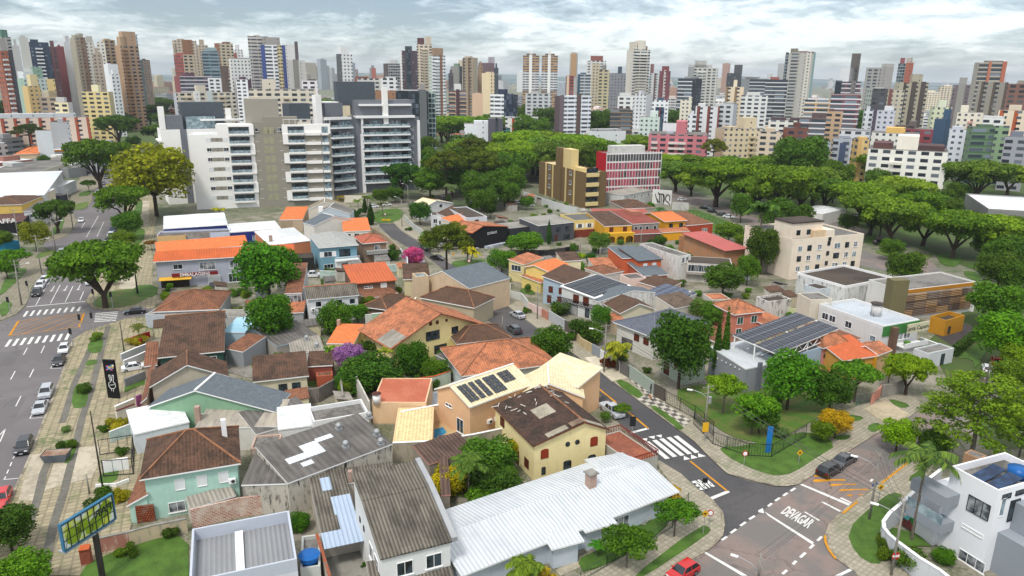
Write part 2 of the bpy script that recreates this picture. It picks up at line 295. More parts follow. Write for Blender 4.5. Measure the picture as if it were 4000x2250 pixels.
# ---------------- windows ----------------
WM={}
def wmesh(w,h,st):
    k=(round(w,2),round(h,2),st)
    if k in WM: return WM[k]
    fr=MB(); pn=MB(); fm=WHT; pm=GLS; t=.07; e=.07
    if st in('d','dc'): fm=DK
    if st=='br': fm=BRN; pm=M('brown_panel','5e2a18',rough=.6)
    if st=='grn': fm=WHT; pm=GRN
    if st in('wc','dc'): pm=CUR_
    if st=='lg': pm=GLB
    if st=='gar': fm=IRON; pm=M('garage_door','8f9698','slats',col2='6d7476',pv=.3,fr=.15)
    if st=='gad': fm=IRON; pm=M('dark_gate','24272b','slats',col2='15171a',pv=.3,fr=.2)
    if st=='shut': pm=SHUT
    arch=st in('arch','archb'); rnd=st=='rnd'
    if st=='arch': fm=DK; pm=GLS
    if st=='archb': fm=REDW; pm=M('arched_shutter','8a3015',rough=.6)
    if st=='rnd': fm=DK; pm=GLS
    if arch or rnd:
        def prof(a,b):
            if rnd: return [(a*math.cos(q*math.pi/8),b+a*math.sin(q*math.pi/8)) for q in range(16)]
            r=[(-a,0 if b==0 else .07),(a,0 if b==0 else .07)]; top=h-b; s_=a*.35
            return r+[(a*math.cos(q*math.pi/8),top-s_+s_*math.sin(q*math.pi/8)) for q in range(0,9)]
        P1=prof(w/2,0 if not rnd else h/2); P2=prof(w/2-.08,.08 if not rnd else h/2)
        n=len(P1); fr.add([(p[0],-e,p[1]) for p in P1]+[(p[0],0,p[1]) for p in P1],[tuple(range(n))]+[(i,n+i,n+(i+1)%n,(i+1)%n) for i in range(n)])
        pn.add([(p[0],-e-.02,p[1]) for p in P2]+[(p[0],-.01,p[1]) for p in P2],[tuple(range(n))]+[(i,n+i,n+(i+1)%n,(i+1)%n) for i in range(n)])
    else:
        fr.box(-w/2,-w/2+t,-e,0,0,h).box(w/2-t,w/2,-e,0,0,h).box(-w/2+t,w/2-t,-e,0,h-t,h).box(-w/2+t,w/2-t,-e-.03,0,0,t)
        nm=max(0,round(w/.9)-1) if st not in('gar','gad','shut') else 0
        for i in range(nm): x=-w/2+w*(i+1)/(nm+1); fr.box(x-.03,x+.03,-e,0,t,h-t)
        pn.box(-w/2+t,w/2-t,-.035,0,t,h-t)
        if st=='sh': fr.box(-w/2-.5*w,-w/2-.03,-.06,0,0,h).box(w/2+.03,w/2+.5*w,-.06,0,0,h)
        if st=='w' or st=='wc': fr.box(-w/2-.1,w/2+.1,-.14,0,-.08,-.001)
    WM[k]=(fr.mesh('window',fm),pn.mesh('pane',pm)); return WM[k]
class Hs:
    def face(s,f):
        o=s.o; W,D=s.W,s.D
        return {'f':(o,o,W-2*o,0),'r':(W-o,o,D-2*o,90),'b':(W-o,D-o,W-2*o,180),'l':(o,D-o,D-2*o,-90)}[f]
    def win(s,f,u,z,w,h,st='w',name='window'):
        x0,y0,L,a=s.face(f); us=u if isinstance(u,(list,tuple)) else [u]
        for q in us:
            if q<=1: q*=L
            p=Vector((x0+q*math.cos(R(a)),y0+q*math.sin(R(a)),z)); fm,pm=wmesh(w,h,st)
            o=inst(fm,name,s.root,p,R(a)); inst(pm,'pane' if name!='door' else 'door_leaf',o,(0,0,0))
        return s
    def wins(s,f,n,z,w,h,st='w',a=.0,b=1.):
        return s.win(f,[a+(b-a)*(i+.5)/n for i in range(n)],z,w,h,st)
    def part(s,name,mb,m,smooth=False): return mb.build(name,m,s.root,smooth)
    def box(s,name,x0,x1,y0,y1,z0,z1,m):   # fractions allowed when <=1 (as tuple of metres otherwise)
        return MB().box(x0,x1,y0,y1,z0,z1).build(name,m,s.root)
    def loc(s,p,h):   # photo pixel at height h -> local coordinates
        g=G(p,h)-Vector((s.org.x,s.org.y,0)); c,q=math.cos(s.rz),math.sin(s.rz); return Vector((g.x*c+g.y*q,-g.x*q+g.y*c,h))
    def rz_(s,x,y):   # roof height at local point
        return s.zf(x,y)
    def chimney(s,p,w=.8,hh=1.6,m=None,zt=None,cap=None):
        z=s.h+s.rise*.5; q=s.loc(p,z+hh*.5); z0=s.zf(q.x,q.y)-.3
        mb=MB().box(q.x-w/2,q.x+w/2,q.y-w/2,q.y+w/2,z0,z0+hh+.3); c=mb.build('chimney',m or WHT,s.root)
        MB().box(q.x-w*.7,q.x+w*.7,q.y-w*.7,q.y+w*.7,z0+hh+.32,z0+hh+.45).build('chimney_cap',cap or CONC,c)
    def solar(s,x0,x1,y0,y1,nx,ny,m=None,gap=.12,name='solar_panel'):
        """grid of panels lying on the roof; corners in local coordinates"""
        for i in range(nx):
            for j in range(ny):
                a=x0+(x1-x0)*i/nx+gap/2; b=x0+(x1-x0)*(i+1)/nx-gap/2; c=y0+(y1-y0)*j/ny+gap/2; d=y0+(y1-y0)*(j+1)/ny-gap/2
                mb=MB(); mb.slab([(a,c,s.zf(a,c)+.2),(b,c,s.zf(b,c)+.2),(b,d,s.zf(b,d)+.2),(a,d,s.zf(a,d)+.2)],.06); mb.build(name,m or SOL,s.root)
FPS=[]
def rect(A,B,C,h):
    a=G(A,h); b=G(B,h); c=G(C,h); U=(b-a); U.z=0; W=U.length; U.normalize(); V=Vector((-U.y,U.x,0)); D=(c-a).dot(V)
    return a,U,V,W,D
def house(name,label,A,B,C,h,roof,rise,wm,rm,o=.45,ridge=.5,cat='house',trim=None,caps=True,pd=.5,group=None,D=None,W=None,edge=None,z0=0):
    if isinstance(h,tuple): h=hfrom(A,h)
    if isinstance(wm,str): wm=wall(wm)
    a,U,V,W_,D_=rect(A,B,C,h); W=W or W_; D=D or D_
    if D<0: print('NEGATIVE DEPTH',label,D); D=abs(D)
    s=Hs(); s.W,s.D,s.h,s.o,s.rise=W,D,h,o,rise; FPS.append((a.copy(),U,V,W,D)); s.rz=math.atan2(U.y,U.x); s.org=a
    s.root=thing(name,label,cat,(a.x,a.y,z0),s.rz,group); trim=trim or WHT
    yr=D*ridge; xr=W*ridge; r=rise; mb=MB(); caps_=[]; wb=MB()
    def sl(*pts): 
        n=len(mb.f); mb.slab(list(pts),.2); mb.mi[n]=0
        for i in range(n+1,len(mb.f)): mb.mi[i]=1
    if roof=='gx':
        s.zf=lambda x,y: h+(r*y/yr if y<yr else r*(D-y)/(D-yr))
        sl((0,0,h),(W,0,h),(W,yr,h+r),(0,yr,h+r)); sl((0,yr,h+r),(W,yr,h+r),(W,D,h),(0,D,h)); caps_=[((0,yr,h+r),(W,yr,h+r))]
    elif roof=='gy':
        s.zf=lambda x,y: h+(r*x/xr if x<xr else r*(W-x)/(W-xr))
        sl((0,0,h),(xr,0,h+r),(xr,D,h+r),(0,D,h)); sl((xr,0,h+r),(W,0,h),(W,D,h),(xr,D,h+r)); caps_=[((xr,0,h+r),(xr,D,h+r))]
    elif roof=='sf': s.zf=lambda x,y:h+r*y/D; sl((0,0,h),(W,0,h),(W,D,h+r),(0,D,h+r))
    elif roof=='sb': s.zf=lambda x,y:h+r*(1-y/D); sl((0,0,h+r),(W,0,h+r),(W,D,h),(0,D,h))
    elif roof=='sl': s.zf=lambda x,y:h+r*x/W; sl((0,0,h),(W,0,h+r),(W,D,h+r),(0,D,h))
    elif roof=='sr': s.zf=lambda x,y:h+r*(1-x/W); sl((0,0,h+r),(W,0,h),(W,D,h),(0,D,h+r))
    elif roof=='hip':
        if W>=D: q=D/2*min(1,ridge*2); p1=(q,D/2,h+r); p2=(W-q,D/2,h+r)
        else: q=W/2*min(1,ridge*2); p1=(W/2,q,h+r); p2=(W/2,D-q,h+r)
        s.zf=lambda x,y: h+r*max(0,min(1,min(x,W-x,y,D-y)/(min(W,D)/2)))
        c=[(0,0,h),(W,0,h),(W,D,h),(0,D,h)]
        if W>=D: sl(c[0],c[1],p2,p1); sl(c[1],c[2],p2); sl(c[2],c[3],p1,p2); sl(c[3],c[0],p1); caps_=[(p1,p2),(c[0],p1),(c[3],p1),(c[1],p2),(c[2],p2)]
        else: sl(c[0],c[1],p1); sl(c[1],c[2],p2,p1); sl(c[2],c[3],p2); sl(c[3],c[0],p1,p2); caps_=[(p1,p2),(c[0],p1),(c[1],p1),(c[3],p2),(c[2],p2)]
    elif roof=='flat':
        s.zf=lambda x,y:h-pd; s.o=o=0; t=.22
        wb.prism([(0,0),(W,0),(W,D),(0,D)],0,h-pd-.02)
        pb=MB(); pb.box(0,W,0,t,h-pd-.02,h).box(0,W,D-t,D,h-pd-.02,h).box(0,t,t,D-t,h-pd-.02,h).box(W-t,W,t,D-t,h-pd-.02,h)
        pb.build('parapet',edge or wm,s.root); MB().box(t+.002,W-t-.002,t+.002,D-t-.002,h-pd-.02,h-pd+.05).build('roof',rm,s.root)
    if roof!='flat':
        e=.17
        if roof in('gx','sf','sb'):
            ys=[o,D-o]+([yr] if roof=='gx' else []); ys.sort(); P=[(o,0),(D-o,0)]+[(y_,s.zf(0,y_)-e) for y_ in sorted(ys,reverse=True)]; n=len(P)
            wb.add([(o,p[0],p[1]) for p in P]+[(W-o,p[0],p[1]) for p in P],[tuple(range(n-1,-1,-1)),tuple(range(n,2*n))]+[(i,(i+1)%n,n+(i+1)%n,n+i) for i in range(n)])
        elif roof in('gy','sl','sr'):
            xs=[o,W-o]+([xr] if roof=='gy' else []); xs.sort(); P=[(o,0),(W-o,0)]+[(x_,s.zf(x_,0)-e) for x_ in sorted(xs,reverse=True)]; n=len(P)
            wb.add([(p[0],o,p[1]) for p in P]+[(p[0],D-o,p[1]) for p in P],[tuple(range(n)),tuple(range(2*n-1,n-1,-1))]+[((i+1)%n,i,n+i,n+(i+1)%n) for i in range(n)])
        else: wb.prism([(o,o),(W-o,o),(W-o,D-o),(o,D-o)],0,h-.02)
        ro=mb.build('roof',[rm,trim],s.root)
        if caps and caps_:
            cb=MB()
            for a_,b_ in caps_: cb.tube(Vector(a_)+Vector((0,0,.06)),Vector(b_)+Vector((0,0,.06)),.13,n=5)
            cb.build('ridge_tiles',caps if caps is not True else M('ridge_clay','9a6a4a','plain',col2='5a4438',amt=.4),ro)
    wb.build('wall',wm,s.root); return s
def bar(name,label,pts,h,m,t=.2,cat='wall',z0=0,cap=None,group=None,hs=None):
    """free-standing wall or fence along photo pixels of its top edge"""
    g=[G(p,h) for p in pts]; o=g[0]; mb=MB(); cb=MB()
    for a,b in zip(g[:-1],g[1:]):
        d=(b-a); d.z=0; L=d.length; d.normalize(); n=Vector((-d.y,d.x,0))*t/2; a_=a-o; b_=b-o
        def q(P,f=1): return [(P[0]-n*f),(P[1]-n*f),(P[1]+n*f),(P[0]+n*f)]
        c=[(v.x,v.y) for v in q((a_,b_+d*.02))]; mb.prism(c,z0,h)
        c=[(v.x,v.y) for v in q((a_,b_+d*.02),1.35)]; cb.prism(c,h+.002,h+.08)
    if cap:
        r=thing(name,label,cat,(o.x,o.y,0),group=group); mb.build('wall_panel',m,r); cb.build('coping',cap,r)
    else: r=mb.build(name,m,loc=(o.x,o.y,0)); tag(r,label,cat,group)
    return r
def fence(label,pts,h=1.8,m=None,cat='fence',sp=.35,z0=0,thick=.03,group=None):
    m=m or IRON; g=[G(p,h) for p in pts]; o=g[0]; r=thing('metal_fence',label,cat,(o.x,o.y,0),group=group); rl=MB(); ps=MB(); br=MB()
    for a,b in zip(g[:-1],g[1:]):
        a_=a-o; b_=b-o; a_.z=b_.z=h; d=b_-a_; L=d.length
        rl.tube(a_-Vector((0,0,.1)),b_-Vector((0,0,.1)),thick,n=4); rl.tube(a_-Vector((0,0,h-.25)),b_-Vector((0,0,h-.25)),thick,n=4)
        for i in range(int(L/2.5)+1): p=a_+d*(i/max(1,int(L/2.5))); MB().tube((p.x,p.y,0),p,.05,n=4).build('post',m,r)
        for i in range(int(L/sp)+1): p=a_+d*(i*sp/L); br.tube((p.x,p.y,.2),p-Vector((0,0,.08)),thick*.6,n=3,cap=False)
    rl.build('rail',m,r); br.build('bars',m,r); return r
# ---------------- foliage ----------------
LEAF=M('leaves','ffffff','leaf',rough=.65,spec=.15); BARK=M('bark','4a3d30','ground',col2='2e261e',sc_=3); BARKG=M('grey_bark','6e675c','ground',col2='4a443c',sc_=3)
def leafmesh(name,blobs,n,s,seed,inner=.25,up=.5,asp=1.5):
    rg=np.random.default_rng(seed); w_=np.array([b[3]**2 for b in blobs]); w_=w_/w_.sum(); idx=rg.choice(len(blobs),n,p=w_)
    B=np.array([b[:3] for b in blobs])[idx]; r=np.array([b[3] for b in blobs])[idx]; sq=np.array([b[4] if len(b)>4 else 1 for b in blobs])[idx]
    d=rg.normal(size=(n,3)); d/=np.linalg.norm(d,axis=1)[:,None]; d[:,2]=np.where(rg.random(n)<up,np.abs(d[:,2]),d[:,2])
    rad=np.where(rg.random(n)<inner,rg.random(n),.8+.32*rg.random(n)**1.5)
    wob=1+.16*np.sin(7*d[:,0]+idx)*np.cos(6*d[:,1]+idx*2)
    P=B+d*(r*rad*wob)[:,None]*np.stack([np.ones(n),np.ones(n),sq],1)
    nrm=d*.9+rg.normal(size=(n,3))*.55; nrm/=np.linalg.norm(nrm,axis=1)[:,None]
    a=np.cross(nrm,rg.normal(size=(n,3))); a/=np.linalg.norm(a,axis=1)[:,None]; b=np.cross(nrm,a)
    sz=s*(.6+.8*rg.random(n))[:,None]; a=a*sz*asp/2; b=b*sz/2
    v=np.stack([P-a,P-b*1.0,P+a,P+b*1.0],1).reshape(-1,3)
    me=bpy.data.meshes.new(name); me.vertices.add(4*n); me.vertices.foreach_set('co',v.ravel().astype(np.float32))
    me.loops.add(4*n); me.loops.foreach_set('vertex_index',np.arange(4*n,dtype=np.int32)); me.polygons.add(n); me.polygons.foreach_set('loop_start',np.arange(0,4*n,4,dtype=np.int32))
    me.update(calc_edges=True); me.materials.append(LEAF)
    bt=rg.random(len(blobs))[idx]; tint=np.clip(.25+.3*bt+.45*rg.random(n)-.1,0,1)
    at=me.attributes.new('tint','FLOAT','POINT'); at.data.foreach_set('value',np.repeat(tint,4).astype(np.float32)); return me
def limbs(pts,n=6):
    mb=MB()
    for c in pts:
        for (a,ra),(b,rb) in zip(c[:-1],c[1:]): mb.tube(a,b,ra,rb,n=n)
    return mb
def mk_umb(sd,k=20,n=10000):
    rg=random.Random(sd); bl=[]
    for i in range(k):
        a=i*2.4+rg.random()*.6; q=.80*math.sqrt((i+.5)/k); bl.append((q*math.cos(a),q*math.sin(a),1.27-.26*q*q+rg.uniform(-.05,.05),rg.uniform(.20,.30),.55))
    for i in range(12): a=rg.random()*6.3; q=rg.uniform(.3,.85); bl.append((q*math.cos(a),q*math.sin(a),rg.uniform(.72,1.0),rg.uniform(.16,.26),.8))
    L=[[((0,0,0),.075),((.02,0,.3),.06)]]
    for i in range(7):
        a=i*.9+rg.random()*.5; b=bl[rg.randrange(3,len(bl))]; m_=(b[0]*.35,b[1]*.35,.62); L.append([((.02,0,.28),.045),(m_,.03),((b[0]*.8,b[1]*.8,b[2]-.12),.014)])
    return leafmesh('crown',bl,n,.056,sd,.2,.6),limbs(L).mesh('trunk',BARK),1.38,.78
def mk_rnd(sd,k=17,n=9000,low=0,s=.066,tr=.055):
    rg=random.Random(sd); bl=[(0,0,1.45-low,.6,.95)]
    for i in range(k):
        a=i*2.4; zc=-.75+1.5*(i+.5)/k; q=math.sqrt(max(0,1-zc*zc))*.62*(.85+.3*rg.random()); bl.append((q*math.cos(a),q*math.sin(a),1.42-low+zc*.72,rg.uniform(.32,.44),.9))
    L=[[((0,0,0),tr),((0,0,.7-low*.5),tr*.8),((0,0,1.5-low),tr*.4)]]
    for i in range(5): a=i*1.3; L.append([((0,0,.65-low*.4),tr*.55),((.4*math.cos(a),.4*math.sin(a),1.15-low),tr*.3)])
    return leafmesh('crown',bl,n,s,sd,.2,.5),limbs(L).mesh('trunk',BARK),2.3-low,.62
def mk_str(sd):   # light street tree, layered open crown
    rg=random.Random(sd); bl=[]
    for i in range(16): a=i*2.4; q=.72*math.sqrt((i+.5)/16); bl.append((q*math.cos(a),q*math.sin(a),1.15+.5*rg.random()*(1.1-q),rg.uniform(.2,.34),.6))
    L=[[((0,0,0),.04),((0,0,.8),.03)]]+[[((0,0,.7),.022),((b[0]*.8,b[1]*.8,b[2]-.05),.01)] for b in bl[2::3]]
    return leafmesh('crown',bl,4200,.066,sd,.25,.5),limbs(L).mesh('trunk',BARKG),1.75,.72
def mk_arau(sd):
    rg=random.Random(sd); bl=[]; L=[[((0,0,0),.06),((0,0,2.2),.025)]]
    for t_ in range(3):
        for i in range(9): a=i*.7+t_*.3; q=(.82,.62,.3)[t_]; z_=(1.75,1.98,2.15)[t_]+rg.uniform(-.05,.05); x_,y_=q*math.cos(a),q*math.sin(a); bl.append((x_,y_,z_,rg.uniform(.15,.22),.75)); L.append([((0,0,z_-.25),.02),((x_*.6,y_*.6,z_-.22),.014),((x_,y_,z_),.008)])
    return leafmesh('crown',bl,5200,.05,sd,.25,.4),limbs(L,5).mesh('trunk',BARK),2.4,.80
def mk_fir(sd):
    rg=random.Random(sd); bl=[]; L=[[((0,0,0),.05),((0,0,2.5),.012)]]
    for t_ in range(6):
        z_=.95+t_*.22; q0=1.0-.10*t_
        for i in range(7):
            a=i*.9+t_*.55+rg.random()*.3; 
            for f in (.62,1.):
                q=q0*f*rg.uniform(.85,1); bl.append((q*math.cos(a),q*math.sin(a),z_+.05-.1*f+rg.uniform(-.04,.04),rg.uniform(.13,.2),.6))
            L.append([((0,0,z_),.018),((q0*.9*math.cos(a),q0*.9*math.sin(a),z_-.02),.005)])
    return leafmesh('crown',bl,12000,.036,sd,.2,.5),limbs(L,4).mesh('trunk',BARKG),2.3,.66
def mk_cyp(sd):
    bl=[(0,0,.3+.42*i,.5*(1-abs(i/13-.3)*1.1),1.2) for i in range(14)]
    return leafmesh('crown',bl,5200,.11,sd,.1,.4),limbs([[((0,0,0),.1),((0,0,5),.03)]]).mesh('trunk',BARK),6.4,.5
def mk_bush(sd):
    rg=random.Random(sd); bl=[(rg.uniform(-.6,.6),rg.uniform(-.6,.6),rg.uniform(.25,.75),rg.uniform(.3,.45),.9) for i in range(11)]
    return leafmesh('crown',bl,3000,.09,sd,.15,.6),limbs([[((0,0,0),.06),((0,0,.6),.03)]]).mesh('trunk',BARK),1.15,.45
def mk_palm(sd,nf=15,Hn=3.2,stems=1,droop=1.):
    rg=random.Random(sd); vs=[]; tn=[]; L=[]
    for s_ in range(stems):
        bx,by=(rg.uniform(-.45,.45),rg.uniform(-.45,.45)) if stems>1 else (0,0); h_=Hn-.55-(rg.random()*1.1 if stems>1 else 0); L.append([((bx*.5,by*.5,0),.05),((bx,by,h_),.035)])
        for i in range(nf):
            a=i*2.4; el=rg.uniform(.15,1.25); ln=rg.uniform(.85,1.05)*(.8 if stems>1 else 1); pts=[]
            for j in range(9):
                q=j/8; rr=ln*q*math.cos(el*(1-q*.4)); zz=ln*q*math.sin(el)-droop*.55*q*q*ln; pts.append(Vector((bx+rr*math.cos(a),by+rr*math.sin(a),h_+zz)))
            for j in range(8):
                p,q_=pts[j],pts[j+1]; d_=(q_-p).normalized(); sd_=d_.cross(Vector((0,0,1))).normalized()
                for k_ in range(3):
                    o_=p.lerp(q_,k_/3)
                    for sg in (-1,1):
                        l_=.26*(1-abs(j/8-.45)*.9); tip=o_+sd_*sg*l_+d_*l_*.5-Vector((0,0,.10+.12*rg.random())); w__=d_*.035; vs+=[o_-w__,tip,o_+w__*1.6]; tn.append(rg.random())
    me=bpy.data.meshes.new('fronds'); n=len(vs)//3; me.from_pydata([tuple(v) for v in vs],[],[(3*i,3*i+1,3*i+2) for i in range(n)]); me.materials.append(LEAF)
    at=me.attributes.new('tint','FLOAT','POINT'); at.data.foreach_set('value',np.repeat(np.array(tn)*.8,3).astype(np.float32))
    return me,limbs(L,7).mesh('trunk',BARKG),Hn,(Hn-.45)/Hn
KINDS_={'umb':[mk_umb(1),mk_umb(2),mk_umb(3,24)],'rnd':[mk_rnd(4),mk_rnd(5),mk_rnd(6,14)],'dns':[mk_rnd(7,20,9500,.62,.062),mk_rnd(8,16,9500,.62,.062)],'str':[mk_str(9),mk_str(10)],
 'arau':[mk_arau(11),mk_arau(12)],'fir':[mk_fir(13)],'cyp':[mk_cyp(14)],'bush':[mk_bush(15),mk_bush(16)],'palm':[mk_palm(17),mk_palm(18,12)],'pclump':[mk_palm(19,7,2.7,4,1.25),mk_palm(20,7,2.5,3,1.25)]}
TCOL={'umb':'4f7420','rnd':'3a5a1c','dns':'2c4c1a','str':'3f6a1e','arau':'33461c','fir':'3f5a1e','cyp':'2a4a18','bush':'38581e','palm':'4c6a2c','pclump':'56702c'}
TNAME={'umb':'umbrella_tree','rnd':'broadleaf_tree','dns':'dense_tree','str':'street_tree','arau':'araucaria_tree','fir':'conifer_tree','cyp':'cypress_tree','bush':'shrub','palm':'palm_tree','pclump':'palm_clump'}
TC=[0]
def tree(label,kind,c,wpx,hr=1.,col=None,group=None,base=False,W=None,z0=0,flat=False):
    vs=KINDS_[kind]; TC[0]+=1; cr,tk,Hn,cf=vs[TC[0]%len(vs)]; cat={'bush':'shrub','palm':'palm','pclump':'palm'}.get(kind,'tree'); kpx=TL[c[0] if len(c)==3 else CUR[0]][2]
    W_=8.
    for _ in range(4):
        Ht=W_/2*Hn*hr; P=G(c,0 if base else cf*Ht+z0); dep=(P-Vector((0,0,HC))).dot(_F); W_=W or wpx*1.12/kpx/F*dep
    Ht=W_/2*Hn*hr; rz=TC[0]*2.399; nm=TNAME[kind]
    r=thing(nm,label,cat,(P.x,P.y,z0),rz,group); r.scale=(W_/2,W_/2,Ht/Hn)
    o=bpy.data.objects.new('crown' if 'palm' not in nm else 'fronds',cr); link(o,r); q=hexc(col or TCOL[kind]); j=random.Random(TC[0]); f=j.uniform(.85,1.15)*1.35; o.color=(q[0]*f*j.uniform(.98,1.22),q[1]*f,q[2]*f*(.7 if q[2]<q[1] else 1),1)
    o2=bpy.data.objects.new('trunk',tk); link(o2,r); return r
# ---------------- cars ----------------
PAINT=M('car_paint','ffffff','car',rough=.3,spec=.5); TYRE=M('tyre','0d0d0e',rough=.85); RIM=M('wheel_rim','9a9da0',rough=.35,metal=.6); HL=M('headlight_lens','d8dde0',rough=.2); TLM=M('taillight_lens','7a0c0c',rough=.25); CG=M('car_glass','0b0f13','glass',rough=.08,col2='1f2a31',spec=.7)
PLT=M('number_plate','b9bcc0')
def car_proto(kind):
    L,Wd,Ht={'hatch':(3.9,1.7,1.48),'sedan':(4.5,1.76,1.46),'suv':(4.4,1.82,1.65),'pickup':(5.2,1.85,1.75),'van':(4.6,1.85,1.9)}[kind]
    root=bpy.data.objects.new('car',None); x0,x1=-L/2,L/2; hb={'suv':1.02,'pickup':1.05,'van':1.05}.get(kind,.92); gc=.24
    prof={'hatch':[(x1,.35),(x1,.68),(x1-.25,.80),(x1-1.15,hb),(x0+.08,hb),(x0,.75),(x0,.35)],'sedan':[(x1,.35),(x1,.66),(x1-.3,.78),(x1-1.3,hb),(x0+.75,hb),(x0+.05,.88),(x0,.7),(x0,.35)],
          'suv':[(x1,.4),(x1,.82),(x1-.2,.95),(x1-1.15,hb),(x0+.05,hb),(x0,.85),(x0,.4)],'pickup':[(x1,.45),(x1,.88),(x1-.25,1.0),(x1-1.3,hb),(x0+1.7,hb),(x0+1.65,1.0),(x0,1.0),(x0,.45)],'van':[(x1,.4),(x1,.85),(x1-.2,.98),(x1-.9,hb),(x0,hb),(x0,.4)]}[kind]
    prof=[(x1-.15,gc)]+prof+[(x0+.15,gc)]; n=len(prof); mb=MB(); cx=0; cz=.6
    secs=[(-Wd/2,.93),(-Wd/2+.10,1.),(Wd/2-.10,1.),(Wd/2,.93)]; vs=[]
    for y_,s_ in secs: vs+=[(cx+(p[0]-cx)*(.985 if s_<1 else 1),y_,cz+(p[1]-cz)*s_) for p in prof]
    fs=[tuple(range(n)),tuple(range(4*n-1,3*n-1,-1))]
    for k_ in range(3): fs+=[(k_*n+(i+1)%n,k_*n+i,(k_+1)*n+i,(k_+1)*n+(i+1)%n) for i in range(n)]
    mb.add(vs,fs)
    gh={'hatch':(x1-1.0,x1-1.65,x0+.55,x0+.08),'sedan':(x1-1.2,x1-1.9,x0+1.35,x0+.7),'suv':(x1-1.05,x1-1.7,x0+.45,x0+.06),'pickup':(x1-1.2,x1-1.9,x0+2.0,x0+1.72),'van':(x1-.75,x1-1.5,x0+.12,x0+.02)}[kind]
    a,b,c_,d_=gh; wb_=Wd/2-.08; wt=Wd/2-.24; gv=[(a,-wb_,hb),(d_,-wb_,hb),(d_,wb_,hb),(a,wb_,hb),(b,-wt,Ht-.05),(c_,-wt,Ht-.05),(c_,wt,Ht-.05),(b,wt,Ht-.05)]
    gb=MB().add(gv,[(0,4,7,3),(1,2,6,5),(0,1,5,4),(2,3,7,6)])
    mb.add([(b+.05,-wt-.02,Ht-.06),(c_-.05,-wt-.02,Ht-.06),(c_-.05,wt+.02,Ht-.06),(b+.05,wt+.02,Ht-.06),(b-.1,-wt+.12,Ht),(c_+.1,-wt+.12,Ht),(c_+.1,wt-.12,Ht),(b-.1,wt-.12,Ht)],[(4,5,6,7),(0,1,5,4),(1,2,6,5),(2,3,7,6),(3,0,4,7)])
    for sx in (0,.5,1):   # pillars
        for sy in (-1,1):
            p=(a+(d_-a)*sx,sy*wb_,hb); q=(b+(c_-b)*sx,sy*wt,Ht-.05); mb.tube(p,q,.045,n=4)
    def add(nm,m_,mat_,par=root,loc=None,sm=False):
        o=bpy.data.objects.new(nm,m_.mesh(nm,mat_,sm)); link(o,par); 
        if loc: o.location=loc
        return o
    if kind=='pickup': mb.box(x0+.1,x0+1.6,-Wd/2+.15,Wd/2-.15,1.0,1.005)
    o=add('body',mb,PAINT); o['paint']=1
    add('windows',gb,CG)
    wm_=MB().tube((0,-.1,0),(0,.1,0),.32,n=14,mi=0).tube((0,-.115,0),(0,.115,0),.19,n=10,mi=1); wme=wm_.mesh('wheel',[TYRE,RIM])
    for sx in (x1-.8,x0+.8):
        for sy in (-1,1): w2=bpy.data.objects.new('wheel',wme); link(w2,root); w2.location=(sx,sy*(Wd/2-.08),.32)
    hz=.62 if kind in('hatch','sedan') else .78
    hm=MB().box(-.12,.03,-.2,.2,-.08,.08).mesh('headlight',HL); tm=MB().box(-.03,.1,-.15,.15,-.12,.12).mesh('taillight',TLM)
    for sy in (-1,1):
        o=bpy.data.objects.new('headlight',hm); link(o,root); o.location=(x1-.02,sy*(Wd/2-.3),hz); o=bpy.data.objects.new('taillight',tm); link(o,root); o.location=(x0-.0,sy*(Wd/2-.22),hz+.12)
        o=bpy.data.objects.new('mirror',MB().box(-.1,.08,-.1,.1,-.07,.08).mesh('mirror',PAINT)); link(o,root); o['paint']=1; o.location=(a-.25,sy*(Wd/2+.06),hb+.06)
    add('number_plate',MB().box(-.02,.02,-.22,.22,-.06,.06),PLT,loc=(x1+.02,0,.45))
    link(root); return root
CPR={}; COLS={'white':'d8dadb','silver':'a9adb2','black':'0b0c0e','grey':'3a3d41','red':'b80d10','blue':'1c2f5c','dark':'15181c','beige':'8d8474'}
def car(label,kind,color,p,az,group=None,name='parked_car',q=None):
    """p: photo pixel of the car's middle at bumper height; az: compass heading of its nose, clockwise from +Y"""
    P=G(p,.7); rz=math.pi/2-R(az)
    if kind not in CPR:
        r=CPR[kind]=car_proto(kind); r.location=(P.x,P.y,.01); r.rotation_euler.z=rz; r.name=name; tag(r,label,'car' if kind!='pickup' else 'pickup truck',group); nw=r
    else: nw=dup(CPR[kind],(P.x,P.y,.01),rz,label,group); nw.name=name; tag(nw,label,'car' if kind!='pickup' else 'pickup truck',group)
    for ch in nw.children:
        if 'paint' in ch: ch.color=tuple(hexc(COLS[color]))+(1,)
    return nw
